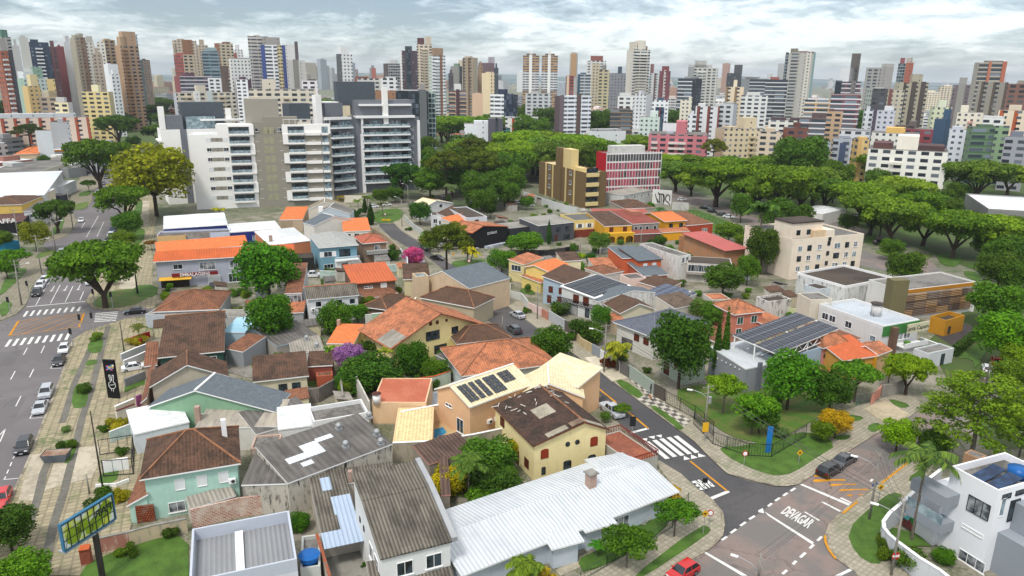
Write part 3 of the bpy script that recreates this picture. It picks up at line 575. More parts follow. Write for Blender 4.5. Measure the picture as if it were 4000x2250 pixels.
# ---------------- poles, signs, text ----------------
POLE=M('concrete_pole','8d8980',amt=.2); POLD=M('dark_pole','3a3732',amt=.2)
def pole(label,base,H=9.5,az=None,lamp=None,cross=True,m=None,name='utility_pole',r0=.16,trans=False,top=None,cat='pole'):
    P=G(base); 
    if top: H=hfrom(top,base)
    r=thing(name,label,cat,(P.x,P.y,0)); m=m or POLE
    MB().tube((0,0,0),(0,0,H),r0,r0*.6,n=8).build('shaft',m,r,True)
    a=R(az if az is not None else 67); d=Vector((math.sin(a),math.cos(a),0))
    if cross:
        mb=MB(); 
        for z_,l_ in ((H-.35,1.1),(H-1.3,.8)): mb.tube(d*-l_+Vector((0,0,z_)),d*l_+Vector((0,0,z_)),.06,n=4)
        for q in (-1,0,1): mb.tube(d*q*.9+Vector((0,0,H-.35)),d*q*.9+Vector((0,0,H-.1)),.05,n=5)
        mb.build('cross_arm',m,r)
    if trans: MB().tube(d*.45+Vector((0,0,H-3)),d*.45+Vector((0,0,H-2)),.28,n=8).build('transformer',CHROME,r)
    if lamp is not None:
        e=Vector((math.sin(R(lamp)),math.cos(R(lamp)),0)); z_=H-2.2 if cross else H; c=[Vector((0,0,z_)),e*.9+Vector((0,0,z_+.7)),e*2.3+Vector((0,0,z_+1.05))]
        MB().tube(c[0],c[1],.05,n=5).tube(c[1],c[2],.05,n=5).build('lamp_arm',CHROME,r)
        mb=MB(); s_=Vector((-e.y,e.x,0))*.16; b=c[2]; q=b+e*.8; mb.slab([tuple(b-s_),tuple(q-s_),tuple(q+s_),tuple(b+s_)],.12); mb.build('lamp_head',WHT,r)
    return r
def wire(label,pts,sag=.5,r=.025,group=None,n=10):
    mb=MB(); o=pts[0]
    for a,b in zip(pts[:-1],pts[1:]):
        q=[a.lerp(b,i/n)-Vector((0,0,sag*4*(i/n)*(1-i/n)))-o for i in range(n+1)]
        for c,d_ in zip(q[:-1],q[1:]): mb.tube(c,d_,r,n=3,cap=False)
    ob=mb.build('power_line',M('wire','4a4a48'),loc=o); return tag(ob,label,'wire',group)
def textmesh(s,size,ext=.01,bold=0,align='CENTER',xs=1.):
    cu=bpy.data.curves.new('lettering','FONT'); cu.body=s; cu.size=size; cu.extrude=ext; cu.align_x=align; cu.offset=bold; cu.resolution_u=2
    o=bpy.data.objects.new('lettering',cu); link(o); bpy.context.view_layer.update(); me=bpy.data.meshes.new_from_object(o.evaluated_get(bpy.context.evaluated_depsgraph_get())); bpy.data.objects.remove(o)
    if xs!=1: me.transform(Matrix.Diagonal((xs,1,1,1)))
    return me
def text(parent,s,size,m,loc,rz=0,stand=True,ext=.02,bold=0,xs=1.,name='lettering'):
    me=textmesh(s,size,ext,bold,xs=xs); me.materials.append(m)
    o=bpy.data.objects.new(name,me); link(o,parent); o.location=loc; o.rotation_euler=(R(90) if stand else 0,0,rz); return o
def roadtext(s,p0,p1,pt,m,z=.06,name='road_marking'):
    """letters painted on the road: baseline p0->p1, pt above p0 (photo pixels)"""
    a=G(p0);b=G(p1);c=G(pt); me=textmesh(s,1,0,.03,'LEFT'); xs=[v.co.x for v in me.vertices]; ys=[v.co.y for v in me.vertices]; x0,x1,y0,y1=min(xs),max(xs),min(ys),max(ys)
    for v in me.vertices:
        q=a+(b-a)*((v.co.x-x0)/(x1-x0))+(c-a)*((v.co.y-y0)/(y1-y0)); v.co=(q.x,q.y,z)
    if len(me.polygons) and me.polygons[0].normal.z<0: me.flip_normals()
    me.materials.append(m); o=bpy.data.objects.new(name,me); link(o); o['kind']='structure'; return o
def turbine(s,p,z):   # roof turbine vent at photo pixel
    q=s.loc(p,z); z=s.zf(q.x,q.y); c=MB().box(q.x-.4,q.x+.4,q.y-.4,q.y+.4,z-.05,z+.25).build('vent_base',CHROME,s.root); MB().ball((q.x,q.y,z+.65),.42,10).build('roof_vent',CHROME,s.root)
def acunit(s,f,u,z):
    x0,y0,L,a=s.face(f); u=u*L if u<=1 else u; o=inst(MB().box(-.42,.42,-.38,-.02,0,.62).mesh('air_conditioner',WHT),'air_conditioner',s.root,(x0+u*math.cos(R(a)),y0+u*math.sin(R(a)),z),R(a))
    inst(MB().tube((.1,-.40,.31),(.1,-.37,.31),.24,n=12).mesh('fan_grille',IRON),'fan_grille',o,(0,0,0))
# ================= GROUND =================
GR=M('yard_ground','8b8578','ground',col2='5a5f44',sc_=1.6); ASA=M('avenue_asphalt','656162','asphalt',col2='6f6b6b'); ASN=M('new_asphalt','434345','asphalt',col2='504e4e'); ASO=M('old_asphalt','6e6a66','asphalt',col2='82736c',sc_=2.5)
PAV=M('cobble_pavement','a59a7e','paver',col2='6c6553',az=23,s=1.1,gr=.75); PAV2=M('small_setts','a39c8a','paver',col2='7a7464',az=40,s=.8,gr=.35); CCP=M('concrete_path','b5ac98','ground',col2='948c7a'); GRS=M('lawn','4c6c26','ground',col2='3a541c',sc_=4); GRD=M('rough_grass','466a20','ground',col2='6a6a3c',sc_=3)
FLN=M('patio_concrete','8a867e','ground',col2='6a675f',sc_=2); KRB=M('kerb_stone','a59c88','ground',col2='6e675a',sc_=3); LNW=M('white_road_paint','d6d6d2',amt=.15); LNY=M('yellow_road_paint','c98a1e',amt=.2); CHK=M('checker_pavement','b9b3a6','checker',col2='56534e',s=1.0,az=23); DST=M('dark_strip','6d6a62','ground',col2='5a5850',sc_=2)
mb=MB(); mb.add([(-14000,-60,0),(14000,-60,0),(14000,17000,0),(-14000,17000,0)],[(0,1,2,3)])
struct('ground',mb,M('town_ground','7d7a6c','ground',col2='4f5c3c',sc_=.25))
gb=MB(); g=[G(p) for p in (('F',200,1449),('F',290,600),('F',900,500),('F',2400,760),('F',2576,1000),('F',2576,1449))]; gb.prism([(q.x,q.y) for q in g],-.1,.01); struct('yard_ground',gb,GR)
FFL=M('woodland_floor','3f5a22','ground',col2='4c5230',sc_=1.5)
for i_,pp in enumerate(([('C2',1550,-80),('C3',200,-150),('C3',900,-180),('C3',900,-20),('C3',200,240),('C3',0,330),('C2',2300,520),('C2',1900,500),('C2',1650,420),('C2',1560,250)],[('C3',1400,60),('C4',600,120),('C4',2500,100),('C4',2500,1300),('C4',2100,1290),('C4',1650,1100),('C4',700,750),('C3',2300,620),('C3',1500,420)],[('D1',1250,760),('D1',1600,780),('D1',1500,1350),('D1',950,1400),('D1',900,1200),('D1',1050,1000)],[('F',2330,860),('F',2600,640),('F',2600,1130),('F',2480,1130)])):
    gg=[G(p) for p in pp]; m_=MB(); m_.prism([(q.x,q.y) for q in gg],-.1,.012+.002*i_); struct('woodland_ground',m_,FFL)
# distant hills on the horizon
def hills(name,y0,d,amp,base,seed,col,x0=-9000,x1=9000):
    rg=random.Random(seed); mb=MB(); n=70; ph=[rg.uniform(0,6.3) for _ in range(6)]; pts=[]
    for i in range(n+1):
        x=x0+(x1-x0)*i/n; hh=base+amp*(.5*math.sin(x/2100+ph[0])+.3*math.sin(x/900+ph[1])+.2*math.sin(x/350+ph[2])); pts.append((x,max(5,hh)))
    for i in range(n):
        (xa,ha),(xb,hb)=pts[i],pts[i+1]; mb.add([(xa,y0,0),(xb,y0,0),(xb,y0+d,hb),(xa,y0+d,ha)],[(0,1,2,3)]); mb.add([(xa,y0+d,ha),(xb,y0+d,hb),(xb,y0+3*d,0),(xa,y0+3*d,0)],[(0,1,2,3)])
    struct(name,mb,M(name+'_wood',col,'ground',col2='5f6f74',sc_=.01))
hills('hills',9500,1600,45,66,3,'3c5a4c'); hills('hills',6000,900,16,26,8,'3c5a4c')
# roads
r1=patch('road',[('F',-150,1460),('F',-150,820),('B1',0,462),('B1',130,412),('B1',215,335),('B1',268,240),('C1',300,1400),('C1',440,1220),('C1',520,1090),('C1',540,1050),('C1',410,1000),('C1',410,960),('C1',560,930),('C1',640,900),('C1',690,840),('C1',738,760),('C1',700,690),('C1',620,680),('C1',620,650),('C1',760,650),('C1',840,620),('C1',868,570),('C1',880,500),('C1',940,420),('C1',1020,270),('C1',1060,180),('C1',1130,60),('C1',1120,0),('D1',1200,1350),('D1',1330,1350),('C1',1300,90),('C1',1200,300),('C1',1180,500),('C1',1130,760),('C1',1100,860),('C1',1020,1010),('C1',905,1310),('B1',830,150),('B1',745,285),('B1',800,340),('B1',900,362),('B1',1090,365),('B1',1330,330),('B1',1330,400),('B1',1090,430),('B1',960,480),('B1',740,545),('B1',640,610),('B1',560,860),('B1',375,85),('B1',372,1330),('A1',375,80),('A1',270,400),('A1',180,600),('A1',85,800),('A1',-120,1300),('F',-60,1460)][0:48]+[('B1',560,865),('B1',470,1110),('B1',375,1340),('A1',270,400),('A1',180,600),('A1',85,800),('A1',-90,1200),('F',-100,1460)],.03,ASA)
r2=patch('road',[('A3',1640,1270),('A3',1760,1180),('A3',1830,1100),('A3',1845,1000),('A3',1830,900),('A3',1750,800),('A3',1650,720),('A3',1470,560),('A3',1290,450),('A3',1180,330),('A3',1030,220),('B3',780,1190),('B3',560,930),('B3',430,790),('B3',200,640),('B2',2229,600),('B2',2060,480),('B2',1835,300),('C2',1990,1420),('C2',1700,1160),('C2',1560,1060),('C2',1440,1010),('C2',1270,910),('C2',1165,810),('C2',1165,780),('C2',1300,780),('C2',1370,850),('C2',1560,970),('C2',1640,1060),('C2',1790,1140),('C2',1900,1195),('C2',2060,1225),('C2',2250,1205),('C2',2415,1140),('C3',300,1080),('C3',700,1060),('C3',900,1000),('C3',920,1020),('C3',700,1110),('C3',200,1130),('C2',2415,1230),('C2',2240,1270),('C2',2070,1285),('C2',1995,1340),('C2',2080,1449),('B2',2070,230),('B2',2229,340),('B3',100,435),('B3',500,720),('B3',860,970),('B3',1190,1215),('B3',1490,1430),('A3',1600,290),('A3',1740,430),('A3',1880,560),('A3',2050,620),('A3',2229,655),('A4',60,668),('A4',150,670),('A4',250,655),('A4',300,780),('A4',0,880),('A3',2000,1060),('A3',1900,1140)],.03,ASN)
r3=patch('road',[('A3',1640,1270),('A3',1850,1120),('A4',0,850),('A4',250,655),('A4',430,545),('A4',700,360),('A4',980,190),('A4',1160,95),('B4',1300,1250),('B4',1400,1180),('B4',1600,1080),('B4',1900,900),('B4',2229,700),('B4',2300,850),('B4',2000,1130),('A4',1650,120),('A4',1550,200),('A4',1270,420),('A4',880,710),('A4',780,800),('A4',640,910),('A4',540,1010),('A4',510,1100),('A4',545,1220),('A4',600,1300),('A4',740,1400),('A4',900,1500),('A3',2100,1900),('A3',900,1900),('A3',1340,1449)],.035,ASO)
r4=patch('road',[('C3',1500,470),('C3',1700,500),('C3',2000,620),('C3',2415,760),('C4',0,780),('C4',880,1030),('C4',1180,1120),('C4',1500,1100),('C4',1660,1260),('C4',1500,1290),('C4',1000,1210),('C4',860,1180),('C4',0,900),('C3',2200,760),('C3',1800,640),('C3',1500,560)],.03,ASO)
patch('road',[('C4',350,700),('C4',780,790),('C4',1100,930),('C4',1050,960),('C4',700,830),('C4',300,740)],.03,ASO)
patch('road',[('C2',1060,620),('C2',1300,600),('C2',1430,590),('C2',1700,560),('C2',1900,520),('C2',1900,490),('C2',1500,560),('C2',1200,600),('C2',900,610)],.03,ASO)
# pavements
patch('pavement',[('B1',745,280),('B1',835,150),('C1',905,1310),('C1',1020,1010),('C1',1100,870),('C1',1160,700),('C1',1240,400),('C1',1400,400),('C1',1480,700),('C1',1440,1000),('C1',1440,1400),('B1',1400,300),('B1',1330,345),('B1',1100,362),('B1',900,360),('B1',800,338)],.1,PAV,h=.12)
patch('pavement',[('B1',640,615),('B1',750,545),('B1',960,482),('B1',1090,440),('B1',1330,420),('B1',1330,800),('B1',1300,1300),('A1',1250,700),('A1',1000,1449),('A1',-250,1449),('A1',-120,1290),('A1',85,802),('A1',180,602),('A1',270,402),('B1',375,1345),('B1',470,1112),('B1',560,868)],.1,PAV,h=.12)
for nm,pts in (('pavement',[('B1',0,455),('B1',130,405),('B1',210,335),('B1',262,240),('C1',290,1400),('C1',432,1220),('C1',515,1085),('C1',400,1010),('C1',300,1050),('C1',0,1250),('C1',-200,1449),('B1',-200,500)]),('pavement',[('C1',415,958),('C1',560,925),('C1',635,895),('C1',690,830),('C1',730,760),('C1',690,690),('C1',620,690),('C1',450,830),('C1',380,930)]),('pavement',[('C1',640,645),('C1',760,645),('C1',838,615),('C1',865,565),('C1',877,500),('C1',937,420),('C1',1015,270),('C1',1055,180),('C1',1125,60),('C1',900,60),('C1',760,340),('C1',650,560)])):
    patch(nm,pts,.1,M('grey_pavement','8d8574','paver',col2='6a6454',az=23,s=1.,gr=.5),h=.12)
# east pavement of the side street down to the corner, west kerb strip
patch('pavement',[('A4',250,655),('A4',150,668),('A4',60,668),('A3',2229,652),('A3',2050,610),('A3',1880,560),('A3',1740,430),('A3',1600,285),('B3',1490,1420),('B3',1190,1212),('B3',860,968),('B3',500,716),('B3',100,430),('B2',2070,238),('B2',1860,120),('B2',1960,60),('B2',2229,200),('B3',520,560),('B3',1000,830),('B3',1450,1160),('B3',1600,1340),('A3',1800,300),('A3',2229,500),('A4',200,560),('A4',430,420),('A4',700,200),('A4',560,80),('B4',660,1240),('B4',1100,1100),('B4',1280,1130),('B4',1350,1190),('B4',1240,1290),('A4',1160,90),('A4',980,185),('A4',700,355),('A4',430,540)],.1,PAV2,h=.13)
patch('pavement',[('A3',1640,1265),('A3',1760,1175),('A3',1825,1100),('A3',1840,1000),('A3',1825,900),('A3',1745,800),('A3',1645,720),('A3',1465,560),('A3',1285,450),('A3',1250,470),('A3',1500,800),('A3',1230,1180),('A3',600,1449),('A3',200,1620),('A3',1000,1720),('A3',1330,1449)],.1,PAV2,h=.13)
patch('pavement',[('A4',510,1100),('A4',540,1010),('A4',640,905),('A4',780,795),('A4',880,705),('A4',1270,415),('A4',1550,200),('A4',1620,260),('A4',1400,560),('A4',1200,800),('A4',1000,1000),('A4',1130,1300),('A4',1300,1600),('A4',900,1600),('A4',740,1400),('A4',600,1300),('A4',545,1220)],.1,PAV2,h=.13)
patch('pavement',[('C2',1300,775),('C2',1372,845),('C2',1562,965),('C2',1645,1055),('C2',1790,1136),('C2',1840,1100),('C2',1700,960),('C2',1590,860),('C2',1400,700),('C2',1290,740)],.1,PAV2,h=.12)
# light concrete drives and the dark cobble tracks of the avenue pavement
for pts in ([('A1',270,400),('A1',450,378),('A1',330,800),('A1',160,800)],[('A1',470,480),('A1',615,470),('A1',560,650),('A1',385,720)],[('A1',660,340),('A1',870,320),('A1',850,500),('A1',800,600),('A1',590,650)],[('C1',1165,1210),('C1',1275,1210),('C1',1280,1400),('C1',1120,1400)],[('C1',1350,570),('C1',1410,570),('C1',1405,810),('C1',1260,810),('C1',1330,700)]):
    patch('pavement',pts,.135,CCP,h=.14)
for c in ([('B1',840,560),('B1',760,760),('B1',650,1000),('B1',560,1300),('A1',540,120)],[('B1',945,500),('B1',870,780),('B1',800,1050),('B1',720,1290),('A1',650,360),('A1',560,720),('A1',470,1000),('A1',380,1449)],[('A1',450,400),('A1',380,560),('A1',330,780),('A1',240,1050)]):
    mb=MB(); line_strip(mb,[G(p) for p in c],1.0,.15); struct('paved_strip',mb,DST)
for pts,m in (([('B1',770,640),('B1',900,600),('B1',895,700),('B1',860,740),('B1',760,735)],GRS),([('B1',760,800),('B1',850,795),('B1',845,835),('B1',740,855)],GRS),([('B1',650,1010),('B1',780,1000),('B1',760,1180),('B1',720,1220),('B1',615,1215)],GRS),([('A1',520,290),('A1',660,260),('A1',670,340),('A1',610,470),('A1',550,480),('A1',580,370)],GRS),
  ([('C1',1180,820),('C1',1375,815),('C1',1350,980),('C1',1240,960)],GRS),([('C1',1300,560),('C1',1350,560),('C1',1330,740),('C1',1240,740)],GRS),([('B1',880,230),('B1',1060,180),('B1',1330,180),('B1',1250,300),('B1',980,350),('B1',780,330)],GRD),([('B1',1160,150),('B1',1370,140),('B1',1370,250),('B1',1170,260)],GRS),([('C1',1030,1280),('C1',1150,1240),('C1',1120,1340),('C1',1010,1350)],GRS),
  ([('B1',0,250),('B1',120,140),('B1',260,0),('B1',140,0),('B1',60,60),('B1',0,190)],GRS),([('B1',0,290),('B1',120,290),('B1',70,400),('B1',0,430)],GRS),([('C1',340,1120),('C1',540,1060),('C1',480,1020),('C1',340,1080)],GRD),([('C1',450,900),('C1',570,880),('C1',620,720),('C1',540,780)],GRS),([('C1',750,490),('C1',870,460),('C1',850,520),('C1',740,530)],GRS),([('C1',700,600),('C1',845,570),('C1',820,640),('C1',700,660)],GRD),
  ([('A1',700,1400),('A1',880,1290),('A1',1200,1180),('A1',1640,1060),('A1',1650,1600),('A1',700,1600)],GRS),([('A1',880,560),('A1',1040,512),('A1',1020,640),('A1',845,655)],GRS),
  ([('A3',1800,330),('A3',2000,330),('A4',60,250),('A4',380,190),('A4',610,310),('A4',430,420),('A4',210,565),('A4',60,585),('A3',2229,568),('A3',2050,510),('A3',1850,400)],GRS),
  ([('B3',890,985),('B3',960,965),('B3',1160,1100),('B3',1080,1140)],GRS),([('B3',1195,1210),('B3',1250,1195),('B3',1510,1390),('A3',1450,190),('B3',1400,1360)],GRS),([('A4',850,160),('A4',940,115),('A4',1000,150),('A4',920,215)],GRS),([('A4',620,230),('A4',740,230),('A4',660,280),('A4',560,250)],GRS),([('B4',680,1270),('B4',850,1300),('B4',770,1340),('B4',640,1310)],GRS),([('B4',1040,1130),('B4',1250,1190),('B4',1180,1225),('B4',1090,1190)],GRS),
  ([('A3',1000,1500),('A3',1640,1010),('A3',1740,1040),('A3',1700,1100),('A3',1100,1500)],GRS),([('A3',920,950),('A3',1270,850),('A3',1400,960),('A3',1200,1150),('A3',640,1449),('A3',560,1310),('A3',740,1240),('A3',1000,1100)],GRS),
  ([('A4',680,1060),('A4',900,850),('A4',1080,720),('A4',1190,760),('A4',1010,1000),('A4',1020,1300),('A4',940,1370),('A4',760,1270)],GRS),([('A4',1200,610),('A4',1350,520),('A4',1370,620),('A4',1300,660)],GRS),
  ([('C2',1105,690),('C2',1180,650),('C2',1370,640),('C2',1400,700),('C2',1330,770),('C2',1110,780)],GRS),([('C2',1830,1160),('C2',1900,1200),('C2',2250,1190),('C2',2230,1120),('C2',1900,1130)],GRS),([('C3',1620,660),('C3',1760,650),('C3',2260,860),('C3',2260,950),('C3',1900,880),('C3',1650,700)],GRS),
  ([('C4',920,860),('C4',1040,860),('C4',1000,970),('C4',920,975)],GRS),([('C4',1570,1060),('C4',1850,1070),('C4',1800,1190),('C4',1640,1180)],GRS),([('C4',900,1020),('C4',1400,1080),('C4',1600,1060),('C4',1400,1180)],GRD),([('C4',1850,1280),('C4',2010,1340),('C4',2000,1260),('C4',1850,1220)],GRS),([('B4',1620,790),('B4',1860,640),('B4',1930,660),('B4',1800,900),('B4',1780,780)],GRS),
  ([('B3',1360,1080),('B3',1680,1000),('B4',30,1000),('B4',330,1080),('B4',640,1200),('A4',350,120),('A4',40,300),('A3',2070,280),('A3',1880,225),('A3',1700,100)],GRD),([('B4',330,960),('B4',700,950),('B4',780,1090),('B4',660,1200),('B4',450,1080)],GRD),([('B1',1420,620),('B2',230,650),('B2',430,960),('B1',1990,950)],FLN),([('A2',1500,300),('A2',2160,200),('A3',60,650),('A2',1720,820),('A2',1500,520)],GRD),
  ([('B2',430,960),('B2',680,930),('B2',560,1020),('B2',450,1030)],GRS),([('B2',860,600),('B2',1060,590),('B2',1060,650),('B2',880,640)],GRS),([('B3',60,180),('B3',150,170),('B3',220,230),('B3',100,220)],GRS),([('B2',1480,730),('B2',1640,700),('B2',1640,900),('B2',1300,930),('B2',1200,900)],GRD)):
    LZ=globals().setdefault('LZc',[0]); LZ[0]+=1
    patch('lawn' if m is GRS else 'rough_grass',pts,.16,m,h=.165+.002*(LZ[0]%12),kind='structure',sm=1)
patch('pavement',[('B3',630,780),('B3',780,760),('B3',1010,955),('B3',870,985)],.15,M('pale_concrete_path','cfc6b0','ground',col2='b3aa95'),h=.16)
patch('pavement',[('B3',1010,960),('B3',1150,1040),('B3',1330,1180),('B3',1560,1330),('B3',1500,1380),('B3',1250,1195),('B3',1190,1205),('B3',1090,1140),('B3',1165,1100)],.15,CHK,h=.16)
patch('pavement',[('B4',830,1220),('B4',1020,1150),('B4',1230,1270),('B4',1160,1330),('B4',1000,1340)],.15,M('pale_drive','b9ab90','ground',col2='9a9078'),h=.16)
# kerbs
mb=MB()
for c in ([('A4',250,655),('A4',150,668),('A4',60,668),('A3',2229,652),('A3',2050,610),('A3',1880,560),('A3',1740,430),('A3',1600,285),('B3',1190,1212),('B3',860,968),('B3',500,716)],[('A3',1640,1265),('A3',1760,1175),('A3',1825,1100),('A3',1840,1000),('A3',1825,900),('A3',1745,800),('A3',1645,720)],[('B1',640,615),('B1',560,868),('B1',470,1112),('B1',375,1345),('A1',270,402),('A1',85,802)],[('A4',740,1400),('A4',600,1300),('A4',545,1220),('A4',510,1100),('A4',540,1010),('A4',640,905),('A4',780,795),('A4',1270,415)],[('A4',250,655),('A4',430,542),('A4',700,357),('A4',980,187),('A4',1160,92)]):
    line_strip(mb,[G(p) for p in c],.35,.155)
struct('kerb',mb,KRB)
# road markings: white
mb=MB(); Z=.05
def seg(a,b,w_=.15,m_=None): line_strip(m_ or mb,[G(a),G(b)],w_,Z)
def quad(pts,m_=None): (m_ or mb).add([(G(p).x,G(p).y,Z) for p in pts],[(0,1,2,3)])
for i in range(9):   # near and far zebra crossings of the avenue
    f=i/8; q=('B1',212+f*470,395-f*45); seg(('B1',208+f*470,418-f*48),('B1',240+f*460,370-f*40),.5)
for i in range(9):
    f=i/8; seg(('B1',52+f*520,680-f*58),('B1',96+f*506,617-f*55),.55)
seg(('B1',232,333),('B1',745,285),.4)
for a,b in (((205,750),(238,690)),((357,736),(388,672)),((93,966),(133,892)),((257,948),(294,874)),((137,1200),(183,1110)),((0,1449+0),(48,1395)),((440,302),(524,142)),((568,290),(636,152)),((312,318),(350,250)),((695,275),(728,200)),((372,205),(470,50))): seg(('B1',)+a,('B1',)+b,.16)
seg(('A1',0,285),('A1',48,170),.16)
for a,b in (((768,825),(815,745)),((815,910),(928,710)),((915,905),(980,765)),((412,1420),(512,1262))): seg(('C1',)+a,('C1',)+b,.16)
for a,b in (((35,612),(160,600)),((35,612),(52,585)),((260,80),(375,70)),((260,80),(285,30)),((60,560),(75,525)),((88,495),(103,460)),((112,430),(130,400))): seg(('A1',)+a,('A1',)+b,.14)
for a,b in (((440,872),(540,866)),((440,872),(455,840))): seg(('B1',)+a,('B1',)+b,.14)
for i in range(6): seg(('B1',830-i*2,392+i*14),('B1',1030-i*4,376+i*15),.5)
for a,b in (((450,190),(475,150)),((565,185),(588,148)),((682,178),(700,140))):   # turn arrows
    A_,B_=G(('B1',)+a),G(('B1',)+b); seg(('B1',)+a,('B1',)+b,.18); d_=(A_-B_).normalized(); n_=Vector((-d_.y,d_.x,0)); A2=A_+d_*.9; mb.add([(A2.x,A2.y,Z),((A_+n_*.5).x,(A_+n_*.5).y,Z),((A_-n_*.5).x,(A_-n_*.5).y,Z)],[(0,1,2)])
T('A3')
for a,b in (((1175,282),(1355,430)),((1238,268),(1420,413)),((1300,255),(1485,402)),((1362,243),(1548,388)),((1425,232),(1612,377))): seg(a,b,.75)
for a,b,c in (((1120,258),(1178,250),(1175,275)),((1185,240),(1243,230),(1240,258)),((1250,228),(1303,220),(1302,248)),((1495,405),(1552,432),(1497,443)),((1558,393),(1618,420),(1560,432)),((1620,382),(1690,408),(1622,418))):
    mb.add([(G(p).x,G(p).y,Z) for p in (a,b,c)],[(0,1,2)])
quad([(1700,775),(1720,797),(1898,722),(1878,705)]); quad([(1028,195),(1035,212),(1195,172),(1180,160)])
quad([(1665,1248),(1690,1243),(2050,1449),(2000,1449)])
for a,b in (((1825,1140),(1872,1108)),((1903,1078),(1952,1043)),((1987,1015),(2035,982)),((2065,958),(2113,928))): seg(a,b,.3)
T('A4'); quad([(0,925),(-30,890),(400,1160),(385,1178)]); quad([(-85,880),(-45,860),(-35,905),(-85,895)]); quad([(275,655),(300,650),(745,835),(720,848)]); quad([(460,808),(480,803),(640,885),(620,892)]); quad([(620,772),(640,768),(740,815),(725,822)])
for a,b in (((197,712),(238,686)),((132,753),(168,728)),((62,798),(103,770)),((0,845),(33,818)),((430,1145),(468,1108)),((362,1212),(398,1178)),((280,1290),(327,1248)),((217,1350),(245,1320)),((125,1435),(165,1400)),((892,628),(910,608))): seg(a,b,.3)
quad([(580,1449),(640,1449),(740,1400),(720,1382)]); quad([(313,895),(322,890),(453,965),(440,972)])
T('C2')
struct('road_marking',mb,LNW)
mb=MB(); T('A3'); quad([(1005,25),(1020,22),(1195,165),(1180,170)]); quad([(1543,452),(1558,448),(1880,708),(1868,715)])
T('B3'); quad([(632,952),(645,950),(915,1165),(900,1170)])
seg(('B3',605,945),('B3',632,950),.3); 
T('A4')
for pts in ([(400,590),(405,572),(490,570),(480,582)],[(390,628),(400,610),(665,608),(680,622),(560,622),(430,634)],[(535,662),(560,650),(760,648),(775,662),(680,655),(560,670)],[(612,708),(640,695),(865,693),(875,705),(780,702),(640,714)],[(680,750),(700,742),(745,742),(720,760)],[(780,745),(800,738),(860,738),(840,752)]):
    mb.add([(G(p).x,G(p).y,.055) for p in pts],[tuple(range(len(pts)))])
for c in ([(495,1095),(500,1150),(530,1220),(590,1300)],[(650,905),(780,800)],[(990,640),(1265,425)]): line_strip(mb,[G(p,.15)-Vector((0,0,0)) for p in c],.28,.165)
bx=[('B1',82,585),('B1',690,508),('B1',730,390),('B1',162,455)]
seg(bx[0],bx[3],.45); seg(bx[1],bx[2],.45); seg(bx[0],bx[1],.18); seg(bx[3],bx[2],.18); bg_=[G(p) for p in bx]
def bl(u,v): return bg_[0].lerp(bg_[1],u).lerp(bg_[3].lerp(bg_[2],u),v)
for u0,v0,u1,v1 in ((0,.5,.3,1),(0,0,.6,1),(.2,0,.9,1),(.5,0,1,.75),(.8,0,1,.3),(.2,1,0,.75),(.5,1,0,.3),(.8,1,.15,0),(1,.95,.45,0),(1,.5,.7,0)): line_strip(mb,[bl(u0,v0),bl(u1,v1)],.14,Z)
struct('road_marking',mb,LNY)
roadtext('DEVAGAR',('A4',105,905),('A4',345,1040),('A4',180,842),LNW)
roadtext('PARE',('A3',1685,597),('A3',1562,630),('A3',1768,672),LNW)
T('N')
# ================= LEFT BLOCK (between avenue and side street) =================
T('A1')
# mint house, brown pyramid roof
s=house('mint_house','pale mint two-storey house with brown pyramid tile roof by the avenue',(1210,612),(2098,466),(2070,215),5.9,'hip',3.0,'a9cdbf',OLD,o=.5,D=10.5)
s.win('f',[.36,.60,.84],3.4,1.15,1.5,'shut'); s.win('f',.30,.5,1.9,1.4,'wc'); s.box('chimney',9.3,9.9,6,6.6,6.5,9.2,WHT); acunit(s,'f',.93,3.2)
q=house('porch','small red tiled porch against the mint house corner',(1100,838),(1300,812),(1130,575),2.6,'sl',1.2,'a9cdbf',RST,o=.25,D=7.5,caps=False); MB().box(.9,2.9,-.02,.2,.1,2.3).build('screen',M('clay_cobogo','8a4526','brick',col2='a85a34',bw=.3,bh=.3,ms=.07,mortar='5a2c1c'),q.root)
s=house('corrugated_lean_to','small corrugated lean-to roof on the right of the mint house',(1650,862),(2055,745),(2050,655),2.4,'sf',.3,'c7beb0',COL,o=.1,caps=False,D=2.4)
bar('boundary_wall','raw brick boundary wall with white mortar patches above the parapet building',[(1655,870),(2070,770),('A2',400,695)],2.6,M('raw_brick','96503a','brick',col2='b5917a',bw=.45,bh=.2,ms=.03,mortar='c9c0b4',dirt='d2cabd'),.25)
bar('garden_wall','peeling pink and grey garden wall beside the rough lawn',[(815,1130),(1115,1065)],1.9,wall('9c6a5a',.3,'grime','c0b0a0'),.25,cap=CONC)
bar('garden_wall','peeling cream garden wall with brick holes under the mint house',[(1115,1065),(1320,1010),(1620,950)],1.9,wall('b9a88c',.35,'grime','7c8478'),.25,cap=CONC)
bar('gate_pillar','short terracotta entrance pillar by the billboard base',[(690,1210),(780,1195)],2.0,wall('8a4a38',.3,'grime'),.8,cap=M('clay_cap','b4562c'))
# grey-roofed parapet building at the bottom
s=house('parapet_building','white parapet building with light grey metal roof at the bottom edge',(1646,1500),(2585,1300),(1652,1042),5.5,'flat',0,'c9cdd2',MEG,pd=1.4,edge=wall('b4bac4',.1))
MB().box(s.W*.42,s.W*.42+.8,.3,s.D-.6,4.18,4.55).build('ridge_flashing',WHT,s.root)
